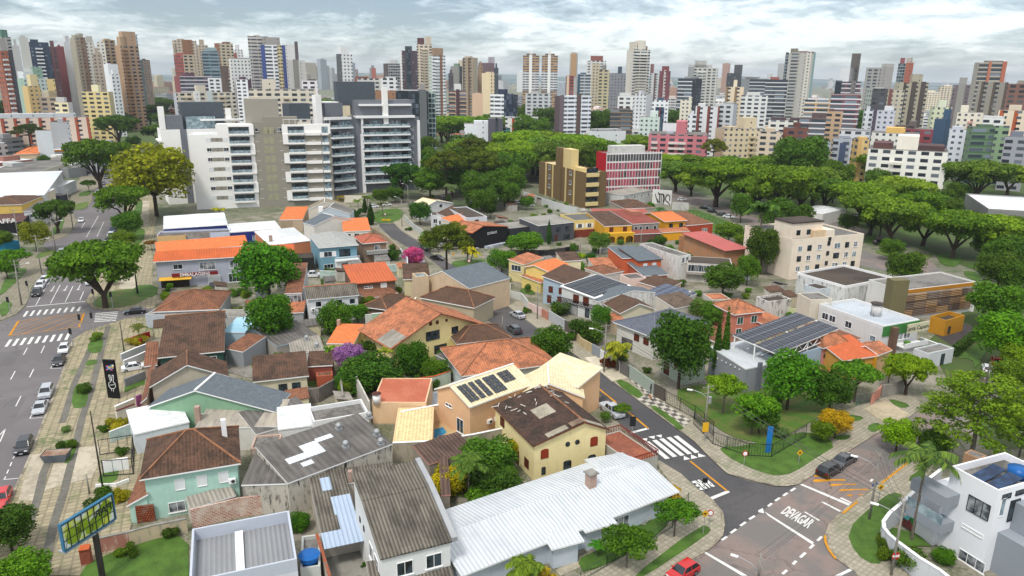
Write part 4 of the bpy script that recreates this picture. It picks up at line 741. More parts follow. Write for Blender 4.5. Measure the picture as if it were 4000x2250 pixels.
# small courtyard with blue water tank
T('A2')
s=house('service_annex','small open-topped service annex holding the blue water tank',(385,1385),(560,1360),(320,1112),3.1,'flat',0,'b9bcb6',SLB,pd=.5)
P=G((465,1300),3.2); r=thing('water_tank','round blue water tank on the small service annex','water tank',(P.x,P.y,2.65)); MB().tube((0,0,0),(0,0,1.1),.85,1.05,14).build('tank_body',BLU,r,True); MB().tube((0,0,1.1),(0,0,1.25),1.15,.6,14).build('lid',BLU,r)
bar('boundary_wall','rusty-topped wall along the concrete courtyard',[(530,1085),(640,1449)],3.2,wall('b9b3a6',.25,'grime'),.25,cap=M('rusty_cap','9a4a24','ground',col2='6a6860',sc_=4))
patch('courtyard',[(600,1150),(900,1100),(1010,1449),(1000,1600),(640,1600)],.03,CONC)
# tall white house with two-pitch corrugated roof
s=house('white_house','tall white house with two-pitch dark corrugated roof at bottom centre',(1082,1302),(1712,1142),(785,660),6.6,'sf',0,'d2d3d1',COR,o=.2,caps=False,D=10,trim=CHROME)
for ch in list(s.root.children):
    if ch.name.startswith('roof'): bpy.data.objects.remove(ch)
W_,D1,D2=s.W,7.6,12.6; h=s.h; zf=lambda y: h+(2.0*y/D1 if y<D1 else 2.0+.55*(y-D1)/(D2-D1))
for ch in list(s.root.children): bpy.data.objects.remove(ch)
wb=MB(); P_=[(.2,0),(D2-.2,0),(D2-.2,zf(D2)-.2),(D1,zf(D1)-.2),(.2,zf(.2)-.2)]; wb.add([(.2,p[0],p[1]) for p in P_]+[(W_-.2,p[0],p[1]) for p in P_],[(4,3,2,1,0),(5,6,7,8,9)]+[(i,(i+1)%5,5+(i+1)%5,5+i) for i in range(5)]); wb.build('wall',wall('d6d7d4',.15),s.root)
rb=MB(); rb.slab([(0,0,zf(0)),(W_,0,zf(0)),(W_,D1,zf(D1)),(0,D1,zf(D1))],.18).slab([(0,D1+.02,zf(D1)+.05),(W_,D1+.02,zf(D1)+.05),(W_,D2,zf(D2)+.05),(0,D2,zf(D2)+.05)],.18); rb.build('roof',COR,s.root); s.zf=lambda x,y:zf(y); s.D=D2
gt=MB(); gt.slab([(W_-.1,0,zf(0)+.35),(W_+.5,0,zf(0)+.35),(W_+.5,D1,zf(D1)+.35),(W_-.1,D1,zf(D1)+.35)],.5).slab([(W_-.1,D1,zf(D1)+.35),(W_+.5,D1,zf(D1)+.35),(W_+.5,D2,zf(D2)+.35),(W_-.1,D2,zf(D2)+.35)],.5); gt.build('gutter_parapet',CHROME,s.root)
s.win('f',[.32,.75],3.9,1.7,1.6,'w'); s.win('l',[.62,.80],3.2,1.6,1.8,'wc'); s.win('l',[.2,.35],4.6,.5,.6,'d')
house('corrugated_lean_to','long corrugated porch roof under the tall white house windows',(1010,1600),(1730,1449),(1690,1310),3.3,'sf',.8,'c7c6c0',COR,o=.2,caps=False,D=4)
s=house('corrugated_shed','dark corrugated shed roof with translucent blue panels',(565,1080),(905,1010),(425,600),3.3,'sf',.9,'b3aba0',COR,o=.1,caps=False); 
for a,b,c,d in ((.12,.42,.60,.68),(.42,.95,.30,.46),(.36,.8,.47,.50)): pass
tp=M('translucent_sheet','a9b9cc','corr',col2='8fa2b8',amt=.06,val=.2,pu=.5,rough=.4)
def lay(s,name,x0,x1,y0,y1,m,up=.05,t=.04):
    x0,x1=x0*s.W,x1*s.W; y0,y1=y0*s.D,y1*s.D; return MB().slab([(x0,y0,s.zf(x0,y0)+up),(x1,y0,s.zf(x1,y0)+up),(x1,y1,s.zf(x1,y1)+up),(x0,y1,s.zf(x0,y1)+up)],t).build(name,m,s.root)
lay(s,'skylight',.28,.55,.62,.84,tp); lay(s,'skylight',.45,.98,.22,.50,tp); lay(s,'skylight',.0,1.,-.22,.0,tp); lay(s,'skylight',.5,1.,.0,.22,tp)
s2=house('corrugated_shed','dark corrugated back shed with a small brick chimney',(800,640),(1215,575),(1180,480),3.4,'sf',.5,'b3aba0',COR,o=.1,caps=False); s2.box('chimney',.1,.6,0,.6,3.3,4.9,M('brick_chimney','8a3a24','brick',col2='a5563c',bw=.25,bh=.1))
# large grey workshop
gw=wall('b7b2a6',.35,'grime','2c2823')
s=house('workshop','large grey fibre-cement workshop with skylights and roof vents',(275,640),(1190,295),(205,335),4.6,'sf',1.3,gw,COG,o=.08,caps=False,trim=WHT)
for a in ((.12,.30,.36,.5),(.30,.46,.36,.68),(.46,.62,.62,.72),(.20,.30,.20,.3)): lay(s,'skylight',*a,M('white_sheet','d5dade','corr',col2='b3bcc2',amt=.05,val=.2,pu=.5))
for p in ((985,85),(720,185),(1050,205),(1085,265),(780,305)): turbine(s,p,s.h+.8)
s=house('workshop','low grey fibre-cement workshop wing with one white skylight',(-130,655),(272,642),(200,345),4.2,'sf',.9,gw,COG,o=.08,caps=False); lay(s,'skylight',.42,.75,.80,.93,SLW)
s=house('brick_annex','small exposed-brick annex with an air conditioner and grey door',(-50,340),(190,325),(180,215),3.4,'flat',0,M('raw_brick','96503a'),SLB,pd=.3); acunit(s,'f',.2,1.2); s.win('f',.6,.6,.9,2,'d')
s=house('white_annex','tall white windowless block with small dark vent behind the workshop',('B2',500,1330),('B2',980,1250),('B2',450,1200),5.2,'flat',0,'dcdddb',SLB,pd=.7,D=5); s.win('f',.78,3.4,.9,.6,'d'); s.box('downpipe',s.W*.66,s.W*.66+.12,-.12,0,0,4.6,M('brown_pipe','5c2a1e'))
s=house('white_annex','low white lean-to roof beside the tall white block',('B2',190,1400),('B2',500,1360),('B2',170,1255),3.9,'sf',.9,'d6d8d6',SLW,o=.1,caps=False)
# long green-grey gabled house
T('B1')
s=house('green_house','pale green gabled house with slate roof and white ridge bands',(1275,1205),('B2',165,1245),(1290,1040),4.2,'gy',3.0,'7fa386',GTD,o=.35,ridge=.395,trim=WHT,caps=WHT); s.win('f',[.55],2.0,1.5,1.5,'w'); s.win('f',[.40],2.0,1.4,1.3,'w')
lay(s,'ridge_band',.385,.405,0,1,WHT,.12,.1)
house('white_flat_house','low house with white membrane roof in front of the green gable',(1165,1440),(1650,1330),(1200,1235),3.3,'sf',.5,'c9cfd2',SLW,o=.1,caps=False,trim=WHT)
s=house('patched_shed','low shed with patched asbestos roof sheets next to the white membrane roof',(1690,1390),('B2',195,1370),(1680,1185),3.7,'sf',.6,'cbc8c0',M('patched_sheets','86807a','corr',col2='a9a090',amt=.35,val=.3,pu=1.),o=.1,caps=False); s.box('chimney',-.5,.2,2,2.8,3.4,6.,M('brick_chimney'))
house('patched_shed','low grey sheet roof right of the patched shed under the white annex',('B2',0,1440),('B2',190,1385),('B2',0,1245),3.5,'sf',.7,'cbc8c0',COG,o=.1,caps=False,W=9)
# brown tile roofs
s=house('brown_house','brown gabled tile roof rising just behind the green gabled house',(1300,1030),(1992,935),(1470,800),4.4,'gy',2.9,'b7ac9a',OLD,o=.4,ridge=.49,D=7)
house('red_annex','narrow red tiled porch roof on the avenue side of the brown gable',(1222,1168),(1285,1160),(1245,860),2.9,'sl',.8,'b49a8a',RST,o=.2,caps=False)
s=house('brown_house','wide brown tiled house whose roof slopes down toward the viewer',(1370,775),(1955,715),(1325,480),4.2,'gx',2.6,'2f5147',OLD,o=.4,ridge=.8,caps=M('ridge_clay','9a6a4a'))
s.win('f',.82,1.9,1.6,1.4,'w')
house('red_annex','low orange-brown tiled side roof beside the wide brown roof',(1250,850),(1370,835),(1275,680),2.8,'sf',.9,'a98e7c',RST,o=.2,caps=False)
house('red_annex','narrow rust tiled annex between wide brown roof and light blue shed',(1958,692),(2115,722),(1945,560),3.3,'sf',1.0,'8c8f92',RST,o=.1,caps=False)
house('blue_shed','small shed with plain light blue sheet roof',(1935,552),(2135,552),(1925,430),3.9,'sf',.2,'a9c0ca',M('light_blue_sheet','8fb9cc','ground',col2='9cc3d4'),o=.1,caps=False)
s=house('brown_house','brown hip-roofed corner house with pale ridge tiles by the cross street',(1330,375),(1908,352),(1375,218),3.6,'hip',2.6,'b9bcc0',RST,o=.35,caps=M('ridge_clay'))
s=house('grey_annex','flat grey house with beige corrugated deck in front of the corner roof',(1262,395),(1790,425),(1420,322),3.1,'flat',0,'a9afb5',COL,pd=.1,D=6.5); 
house('slab_annex','bare concrete roof slab left of the big dark tree',(1780,418),(2130,420),(1775,350),3.0,'flat',0,'a9a9a5',CONC,pd=.06)

bar('planter_wall','curved red painted planter wall by the corner pavement',[(1125,605),(1200,575),(1300,545)],1.3,RDK,.25)
bar('yard_wall','white stepped wall in front of the blue car yard',[(1075,800),(1190,755),(1310,700)],1.5,wall('c2c8cc'),.25,cap=WHT); bar('yard_wall','white stepped wall above the pale blue driveway',[(1050,745),(1180,690),(1300,645)],1.5,wall('b0b4b6'),.25,cap=WHT)
patch('driveway',[(1080,790),(1255,720),(1260,830),(1100,930)],.03,M('pale_blue_drive','7f9aa4','ground',col2='93a9b0'))
bar('yard_wall','grey sloping yard wall under the white car',[(1080,960),(1260,890)],1.6,wall('84868a',.2,'grime'),.25)
patch('lawn',[(1085,1000),(1262,970),(1262,1010),(1085,1085)],.17,GRS)
bar('yard_wall','cream curved wall at the purple gate',[(1000,1200),(1165,1130)],1.9,wall('cfc9b4',.2),.3,cap=WHT); bar('garden_gate','purple painted gate panel',[(1180,1110),(1225,1090)],2.0,M('purple_paint','9a5a8a'),.2,cat='gate')
bar('yard_wall','white wall with burgundy edge beside the hedge',[(1010,1240),(1170,1180)],1.7,wall('d0cdc0',.2),.3,cap=M('burgundy','5a1c22'))
# black hoarding sign with hand drawing
P=G((1000,1130)); hz=hfrom((985,785),(1000,1130)); r=thing('totem_sign','tall black sign board with a white hand drawing on the avenue pavement','sign',(P.x,P.y,0),R(-8)); MB().box(-1.1,.95,-.15,.15,0,hz).build('board',M('black_board','0b0b10',rough=.5),r)
mb=MB(); LN=[(-.15,3.6),(-.35,5.0),(-.1,5.1),(.05,3.8),(.3,5.1),(.55,5.0),(.3,3.6),(.6,3.3),(.65,2.7),(.3,2.2),(-.35,2.2),(-.6,2.8),(-.5,3.4),(-.15,3.6)]
for a,b in zip(LN[:-1],LN[1:]): mb.tube((a[0],-.18,a[1]*.85),(b[0],-.18,b[1]*.85),.045,n=4)
for a,b in (((-.4,2.9),(.5,3.1)),((-.2,2.2),(-.2,1.7)),((.15,2.2),(.1,1.5))): mb.tube((a[0],-.18,a[1]*.85),(b[0],-.18,b[1]*.85),.04,n=4)
mb.build('hand_drawing',WHT,r); M('white_letter','e6e6e6'); cl=('d8d8d4','c94a8a','d8b03a','5a9ac9')
for k_ in range(4):
    mb=MB(); rg=random.Random(k_)
    for q_ in range(5): x_,z_=rg.uniform(-.8,.6),hz-1.6+rg.uniform(-.25,.5); mb.box(x_,x_+rg.uniform(.12,.4),-.18-.01*k_,-.155,z_,z_+rg.uniform(.12,.35))
    mb.build('sticker',M('sticker_'+cl[k_],cl[k_]),r)
# upper-left courtyard group (tile B2 left)
T('B2')
s=house('brown_house','long low brown tiled house with cream wall behind the grey yard',(-30,985),(462,930),(430,782),3.4,'sf',1.5,'d1c6ab',OLD,o=.35,caps=False); s=s
s.win('f',[.52,.78],1.0,1.4,1.3,'d')
house('tile_annex','small brown tiled roof over the backyard shed',(440,850),(668,838),(650,748),3.0,'sf',.9,'8a4a3c',OLD,o=.2,caps=False)
s=house('terracotta_shed','terracotta corrugated backyard shed with green barrel',(525,938),(668,925),(660,850),2.0,'flat',0,'a5553c',RST,pd=.1,D=2)
bar('yard_wall','dark grey stained yard wall between the white block and the lawn',[(245,1075),(545,1035),(735,930)],2.6,wall('77716a',.3,'grime'),.3)
bar('yard_wall','tall grey inner yard wall under the dark foliage',[(735,935),(755,1100)],3.2,wall('86827c',.25,'grime'),.3)
s=house('grey_shed','old sheet-roofed house with pale blue gutter behind the green banner',(180,675),(548,580),(170,590),3.2,'sf',1.0,'9a958c',COG,o=.1,caps=False,D=9,trim=M('pale_blue_metal','9fb4c0'))
s=house('grey_shed','low shed with corrugated deck and two roof vents',(310,740),(600,705),(225,625),3.0,'sf',.3,'c9c9c4',COL,o=.1,caps=False); turbine(s,(530,665),3.5); turbine(s,(440,610),3.5)
s=house('orange_annex','small pale yellow house with bright orange single-slope roof',(612,648),(850,652),(545,502),3.5,'sf',.7,'d9c579',ORB,o=.15,caps=False); s.box('chimney',-.1,.5,s.D-1,s.D-.2,3.6,5.2,M('brick_chimney'))
s=house('white_house','white two-storey house with orange ridge and dark corrugated front roof',(440,268),(900,228),(395,80),5.6,'gx',1.6,'cfd2d4',COR,o=.3,ridge=.38,caps=False,D=10.5); s.win('f',[.2,.62,.88],3.6,1.3,1.3,'w'); acunit(s,'f',.08,2.8)
lay(s,'tile_roof',.0,1.,.40,.99,ORP,.10,.06)
s=house('narrow_house','narrow grey townhouse with orange sloping roof and white party wall',(248,215),(402,208),(335,10),5.4,'sf',1.8,'b9bcbe',RST,o=.15,caps=False); s.win('f',.5,3.0,3.2,1.9,'wc'); 
house('porch','orange tiled porch of the narrow grey townhouse',(262,385),(415,378),(270,312),2.6,'sf',.8,'9a9c9e',ORP,o=.2,caps=False)
s=house('tan_house','brown-walled house with wide orange corrugated roof left of centre',(835,132),(1228,97),(800,5),5.0,'sf',1.3,'6e5645',M('orange_corrugated','c0623a','corr',col2='8a4a30',amt=.1,val=.15,pu=.8),o=.4,caps=False,trim=M('roof_edge','b5613c')); s.win('f',[.72],3.1,1.5,1.4,'shut'); s.win('f',.35,3.5,2.,.5,'w')
house('orange_annex','low orange tiled annex with white parapet below the tan house',(965,262),(1240,205),(945,185),2.8,'sf',.8,'b5a793',RST,o=.1,caps=False,trim=WHT)
s=house('brown_house','small brown hip-roofed pavilion beside the mint green wall',(1140,358),(1345,245),(1060,250),3.2,'hip',1.5,'7e6a58',BROWN,o=.6)
bar('boundary_wall','mint green boundary wall behind the round tree',[(1010,392),(1275,372),(1395,250)],3.0,wall('9fc0a0',.1),.25,cap=WHT); bar('boundary_wall','white end of the mint wall by the tree trunk',[(950,400),(1010,392)],3.0,wall('c9cbc4',.2),.25)
bar('garden_wall','faded green mural wall behind the garden',[(800,510),(1105,475)],2.2,wall('6f9a7c',.35,'grime','2f5a3c'),.25)
# big yellow chalet
s=house('yellow_chalet','big yellow house with sweeping orange gable roof',(1165,705),(2045,500),(1110,485),4.0,'gy',4.9,'e2d196',ORP,o=.9,ridge=.49,trim=M('eave_brown','6e3a28'),D=13.5)
s.win('f',[.42],3.6,3.0,1.8,'d'); s.win('f',[.66],3.9,1.5,1.4,'d'); s.win('f',[.50],.6,2.8,1.7,'d'); s.win('f',[.40,.47],6.6,.6,.7,'br'); s.win('f',[.57],6.7,.5,.5,'br')
lay(s,'skylight',.01,.16,.02,.42,COL,.1)

s=house('beige_house','tall beige blank gable house with grey roof beside the side street',(1500,62),(1858,170),(1790,-120),(1835,300),'gy',2.2,'c9b294',GTD,o=.12,ridge=.35,trim=WHT,caps=False,D=13)
s=house('beige_stair_tower','narrow beige tower with glass skylight on the left of the beige gable',(1392,70),(1502,60),(1400,0),7.5,'flat',0,'c9b294',GLB,pd=.3,D=3.5)
s=house('cream_house','cream house with old brown tiled roof behind the beige tower',(1280,92),(1400,88),(1290,0),5.4,'sf',1.4,'cfc39d',OLD,o=.3,caps=False,W=6.5); s.win('f',.6,3.4,1.2,1.,'w')
s=house('brown_house','dark brown tiled hip roof directly behind the yellow chalet',(1420,250),(1900,340),(1600,190),4.6,'hip',2.2,'b0a48c',BROWN,o=.4,D=9)
s=house('brown_house','dark brown hip-roofed wing between the chalet and patchy orange roof',(1745,655),(2229,600),(1960,480),3.4,'hip',1.9,'cdbb7a',BROWN,o=.4,D=8.5)
s.win('f',.06,.1,1.0,2.1,'br',)
s=house('patchy_orange_house','wide house with patchy orange hip roof in the middle of the block',(1790,935),('B3',405,822),(1665,800),3.6,'hip',2.9,'b9c4c2',ORP,o=.5,D=14,caps=M('ridge_clay'))
house('garden_canopy','small dark sheet canopy beside the patchy orange roof',(1650,790),(1790,735),(1600,745),2.6,'sf',.3,'8a8a80',COG,o=.1,caps=False)
bar('garden_wall','curved pale green garden wall with clay coping',[(1330,965),(1420,955),(1560,935),(1690,890)],2.3,wall('b9c4b4',.2,'grime'),.25,cap=M('clay_cap'))
# red flat roof
s=house('red_roof_building','low building with plain red waterproofed roof and white chimney drum',(1010,1162),(1482,1165),(890,960),3.6,'flat',0,'d8b893',M('red_membrane','a65a42','ground',col2='b36a50',sc_=2),pd=.12,D=9.5)
q_=s.loc((1050,1130),4.2); MB().tube((q_.x,q_.y,3.5),(q_.x,q_.y,5.0),.6,n=12).build('chimney_drum',WHT,s.root,True); MB().tube((q_.x,q_.y,5.05),(q_.x,q_.y,5.2),.8,.5,n=8).build('chimney_cap',BRN,s.root)
bar('boundary_wall','stained tall white wall left of the red roof',[(872,935),(985,1155)],4.0,wall('bdb9ae',.35,'grime'),.25)
patch('patio',[(1440,1110),(1600,1060),(1700,1060),(1700,1170),(1490,1190)],.05,M('pale_patio','b9bdc1','ground',col2='a5a9ad'))
bar('patio_wall','peach patio wall with stone panels behind the pool',[(1262,1245),(1500,1200),(1705,1165)],2.9,wall('c9ab87',.15),.3,cap=WHT)
# cream terrace + pool
T('A2')
s=house('terrace_building','low building with plain cream tiled terrace roof beside the pool',(1190,282),(1535,272),(1075,62),2.9,'flat',0,'d6b990',M('cream_terrace','dcc795','tile',col2='cdb684',amt=.05,pu=.5,pv=.5),pd=.08,D=11)
patch('pool_deck',[(1320,120),(1700,110),(1900,180),(1640,250),(1560,260)],.04,M('deck_stone','c4ad84','ground',col2='b09a74')); 
po=patch('swimming_pool',[(1500,185),(1628,155),(1645,180),(1662,200),(1640,215),(1560,258)],.06,WATER); del po['kind']; tag(po,'small deep blue swimming pool behind the peach house','swimming pool')
bar('boundary_wall','long white-capped wall below the pool',[(1190,290),(1530,275),(1900,215),(2165,160)],2.9,wall('a39a88',.4,'grime'),.25,cap=WHT)
# peach house with solar heating panels

T('B2')
# left plane rises away from the lower-left corner toward the ridge at the right
s=house('peach_house','peach two-storey house with cream tiled roof and solar heating panels',(1860,1205),('B3',230,985),(1655,1010),5.6,'gx',1.9,'d9b088',CRT,o=.4,ridge=.55,caps=WHT,trim=WHT,W=13)
for i,(x0,x1) in enumerate(((.05,.19),(.21,.29),(.31,.40),(.43,.62),(.66,.84))):
    s.solar(s.W*x0,s.W*x1,s.D*(.06 if i<4 else .2),s.D*.46,1 if x1-x0<.12 else 2,4,M('black_solar','2a2f36','solar',rough=.3,col2='70777c',pu=.5,pv=9,spec=.5),.12)
acunit(s,'f',.30,1.6); acunit(s,'f',.42,1.6); s.win('l',.7,.3,1.6,2.3,'w'); s.win('l',.35,3.6,1.6,.5,'w')
s2=house('peach_wing','peach front wing with cream gable roof reaching the side street',('B3',90,1110),('B3',635,1120),('B3',60,1010),4.8,'gy',2.2,'d9b088',CRT,o=.3,ridge=.42,trim=WHT,caps=WHT,D=8)
s3=house('peach_wing','cream tiled rear roof slope of the peach house facing the street',('B3',205,885),('B3',580,1030),('B3',330,830),5.6,'sf',1.6,'d9b088',CRT,o=.3,caps=False,trim=WHT,D=6)
# yellow house with ruined roof
T('A3')
RUIN=M('ruined_tile','4c382e','tile',col2='2b241c',amt=.3)
s=house('yellow_house','yellow two-storey house with decaying mossy brown roof and arched windows',(185,318),(850,172),(30,165),5.5,'gy',1.9,'e3d29c',RUIN,o=.35,ridge=.66,trim=M('eave_brown'),D=13.5)
s.win('f',[.14],3.1,1.15,1.4,'archb'); s.win('f',[.83],3.3,1.15,1.4,'archb'); s.win('f',[.455,.59],4.1,.72,.72,'rnd'); s.win('f',[.13],.7,.6,1.15,'arch'); s.win('f',[.46],.7,1.2,1.3,'arch'); s.win('f',[.81],.75,1.2,1.25,'arch')
s.win('l',.83,1.0,1.3,1.3,'br'); s.win('l',.60,.05,1.0,2.1,'br',name='door'); s.win('l',.2,3.4,1.4,1.4,'br')
lay(s,'metal_patch',.30,.52,.38,.60,M('pale_sheet','a39c8c','ground',col2='86806f',sc_=3)); lay(s,'metal_patch',.20,.46,.02,.10,M('pale_sheet')); lay(s,'metal_patch',.7,.95,.02,.10,M('pale_sheet'))
rg=random.Random(5); db=MB()
for i in range(26):
    x,y=s.W*rg.uniform(.03,.8),s.D*(rg.gauss(.72,.1) if i%2 else rg.gauss(.93,.04)); y=min(max(y,.2),s.D-.3); a=rg.uniform(0,3.1); z=s.zf(x,y)+.12; l=rg.uniform(.4,1.1); MB().tube((x,y,z),(x+l*math.cos(a),y+l*math.sin(a),s.zf(x+l*math.cos(a),y+l*math.sin(a))+.14),.07,n=4).build('loose_plank',M('debris_white','c9c2b6'),s.root)
lb=MB()
for i in range(13): x=s.W*(.50+.16*i/13); lb.box(x-.06,x+.06,.1,1.2,s.zf(x,.5)+.1,s.zf(x,.5)+.2)
lb.build('exposed_batten',M('old_wood','8f7a68','ground',col2='5a4a3c'),s.root)

s=house('red_terrace','red tiled roof terrace with wooden balustrade beside the yellow house',(1045,470),(1270,402),(850,330),2.5,'flat',0,'a8a69c',M('red_terrace_floor','9c5c44','ground',col2='7c4a38',sc_=2),pd=.12,D=8.5)
bb=MB(); W_,D_=s.W,s.D
for (x0,y0,x1,y1) in ((0,0,W_,0),(W_,0,W_,D_),(W_,D_,0,D_)):
    n=int(math.hypot(x1-x0,y1-y0)/.28)
    for i in range(n+1): x,y=x0+(x1-x0)*i/n,y0+(y1-y0)*i/n; bb.tube((x,y,2.5),(x,y,3.35),.045,n=4,cap=False)
    bb.tube((x0,y0,3.38),(x1,y1,3.38),.08,n=4)
bb.build('balustrade',REDW,s.root)
# long white metal-roofed house
s=house('white_roof_house','long low house with bright white metal roof at bottom centre right',('A2',1790,1449),(1020,882),('A2',1660,860),3.1,'gx',1.2,'b7c0c8',MET,o=.5,ridge=.5,caps=False,W=30.5,D=11.5)
s.chimney((685,640),1.0,1.7,M('brick_chimney')); s.win('f',[.70],.7,3.4,1.6,'wc'); s.win('f',[.45],.9,2.2,1.2,'lg')
s2=house('white_roof_wing','right wing of the white metal-roofed house over the veranda bench',(925,755),(1282,682),(790,570),3.2,'gx',.8,'b7c0c8',MET,o=.4,ridge=.55,caps=False,D=9.5); s2.win('f',.80,.1,1.1,2.1,'d',name='door')
s3=house('white_roof_wing','lower front corner of the white metal roof above the wide window',(345,1218),(632,1142),(200,1000),2.95,'sf',.8,'b7c0c8',MET,o=.5,caps=False,D=5)
s4=house('white_roof_wing','stepped front section of the white metal roof above the patio',(640,1068),(918,985),(560,950),3.0,'sf',.6,'b7c0c8',MET,o=.6,caps=False,D=4)
patch('patio',[(380,1400),(560,1300),(740,1210),(740,1240),(560,1300),(600,1370),(420,1449)],.05,CCP); patch('patio',[(925,905),(1190,790),(1265,850),(915,945)],.05,CCP)
P=G((1040,855)); r=thing('bench','grey slatted wooden bench on the white house veranda','bench',(P.x,P.y,.05),s2.rz); mb=MB(); mb.box(-1.3,1.3,-.3,.3,.4,.47); mb.build('seat',IRON,r); MB().box(-1.3,1.3,.3,.36,.47,1.0).build('backrest',IRON,r); 
for x in (-1.2,1.1): MB().box(x,x+.08,-.3,.3,0,.4).build('leg',DK,r)
T('A2')
s=house('dark_box_annex','small purple-grey flat box at the right of the tall white house',(1715,1135),(1855,1105),(1690,1000),3.7,'flat',0,'6f6a70',M('purple_grey_roof','6c636a','ground',col2='5c545a'),pd=.05,D=3)
house('brown_shed','brown corrugated shed with pale pink ridge behind the garden trees',(1505,475),(1905,345),(1205,412),3.0,'sf',.7,'8a8276',CBR,o=.1,caps=False,D=4.6,trim=M('pink_ridge','c08a7c'))
house('brown_shed','narrow brown corrugated roof running down beside the tall white house',(1610,745),(1695,740),(1225,440),2.9,'sf',.3,'8a8276',CBR,o=.1,caps=False,D=15,trim=M('pink_ridge')) 
P=G((1130,1030)); 
T('N')
# ================= RIGHT BLOCK (east of the side street) =================
T('B3')
s=house('grey_tile_house','white house with wide grey hip tile roof behind the round tree',(1240,602),(1735,468),(1012,430),4.9,'hip',2.3,'c9c6bd',GTL,o=.6,caps=M('grey_cap','6c7078'))
s.win('l',[.55,.80],2.6,1.4,1.4,'br'); s.win('l',[.3],.3,3.0,2.0,'gad'); 

s=house('pale_green_house','pale green flat-roofed house hidden behind the big round tree',(1490,795),(1690,760),(1290,700),4.8,'flat',0,'a9b5a4',SLB,pd=.3); s.win('l',[.25],.4,1.6,2.4,'br',name='door'); s.win('l',[.75],2.6,1.5,1.5,'br')
s=house('brown_roof_house','small cream house with brown gabled tile roof',(940,388),(1258,350),(780,302),4.2,'gy',1.7,'cdc6ac',BROWN,o=.4,ridge=.52,caps=False); s.win('f',[.25],1.8,.5,1.0,'d')
house('orange_annex','narrow orange tiled lean-to below the brown gable',(890,470),(940,465),(830,400),2.8,'sl',.6,'b9a78c',ORP,o=.1,caps=False,D=5,W=2.5)
s=house('solar_house','white-walled house with dark solar roof and latticed balcony',(722,258),(1038,145),(512,152),5.3,'sf',1.0,'c9cac6',WHT,o=.3,caps=False,trim=WHT)
s.solar(.5,s.W-.6,.5,s.D-.5,6,4,SOL,.08); s.win('l',[.45,.75],3.0,1.6,2.0,'br'); s.win('l',[.35],.2,3.0,2.2,'gar'); s.win('l',.8,.3,1.2,2.1,'d')
lb=MB(); 
for i in range(12):
    y=s.D*i/12; y2=s.D*(i+1)/12; lb.tube((.0,y,2.7),(.0,y2,3.6),.05,n=4).tube((.0,y2,2.7),(.0,y,3.6),.05,n=4)
lb.tube((0,0,3.65),(0,s.D,3.65),.07,n=4).tube((0,0,2.65),(0,s.D,2.65),.09,n=4); lb.build('balcony_lattice',DK,s.root)
s=house('stained_wall_house','long white stained gable wall behind the brown gabled house',(745,285),(1252,205),(700,240),4.9,'gy',1.3,wall('d0cfca',.3,'grime','7b776f'),GTD,o=.08,ridge=.6,trim=WHT,D=5,caps=False)
s=house('blue_grey_house','blue-grey terraced house with weathered brown roof beside the solar roof',(502,150),(690,40),(330,72),5.4,'sf',1.5,'9fb0bd',BROWN,o=.4,caps=False)
s.win('l',[.3,.7],3.0,1.1,1.5,'br'); s.win('l',[.25,.65],.4,1.1,1.9,'br')
s=house('blue_solar_house','low house with blue-grey solar panel roof and roof fan',(1405,300),(1612,212),(1238,190),3.4,'sf',.7,'bdbdb5',M('solar_base','6a7078'),o=.1,caps=False); s.solar(.2,s.W-.2,.2,s.D-.2,5,4,SOB,.06); turbine(s,(1550,200),4.2)
s=house('brown_roof_house','low house with weathered brown shed roof right of the blue solar roof',(1420,345),(1640,300),(1350,260),3.4,'sf',1.2,'c4beb2',M('weathered_brown','6a5a4c','tile',col2='3c342c',amt=.25),o=.1,caps=False)
s=house('orange_rim_annex','low cream annex with thin orange tiled edge',(1745,270),(1905,262),(1620,235),3.0,'flat',0,wall('bfbab0',.3,'grime'),ORP,pd=.05,D=5)
s=house('pink_house','pink two-storey house with orange hip roof and green shutters',(1935,400),(2205,370),(1740,300),5.5,'hip',1.8,'c47a64',ORP,o=.4); s.win('f',[.22,.72],3.1,1.5,1.6,'grn'); s.win('f',[.2],.3,1.4,1.9,'grn'); s.win('f',[.7],.6,.9,1.2,'d')
s=house('pink_annex','orange tiled lean-to roof beside the pink house gable',('B4',0,500),('B4',150,445),('B3',2060,455),3.0,'sf',.8,'c47a64',ORP,o=.3,caps=False,D=6)
s=house('brown_roof_house','beige house with brown hip tile roof behind the twin cypresses',(1840,665),(2010,625),(1650,510),4.0,'hip',1.7,'b7ab94',RST,o=.4,D=9)
s=house('white_hall','grey hall with white metal roof and row of round wall lamps',(2035,872),('B4',160,800),(1855,690),4.6,'sf',.9,'8f9299',MET,o=.05,caps=False,trim=WHT)
mb=MB()
for i in range(7):
    x0,y0,L,a=s.face('l'); mb.tube((-.02,s.D*(.15+.12*i),4.0),(-.10,s.D*(.15+.12*i),4.0),.16,n=8)
mb.build('wall_lamps',WHT,s.root); T('B4'); s.box('downpipe',s.W*.28,s.W*.28+.7,-.5,-.02,0,5.4,M('pipe_grey','6c7078'))
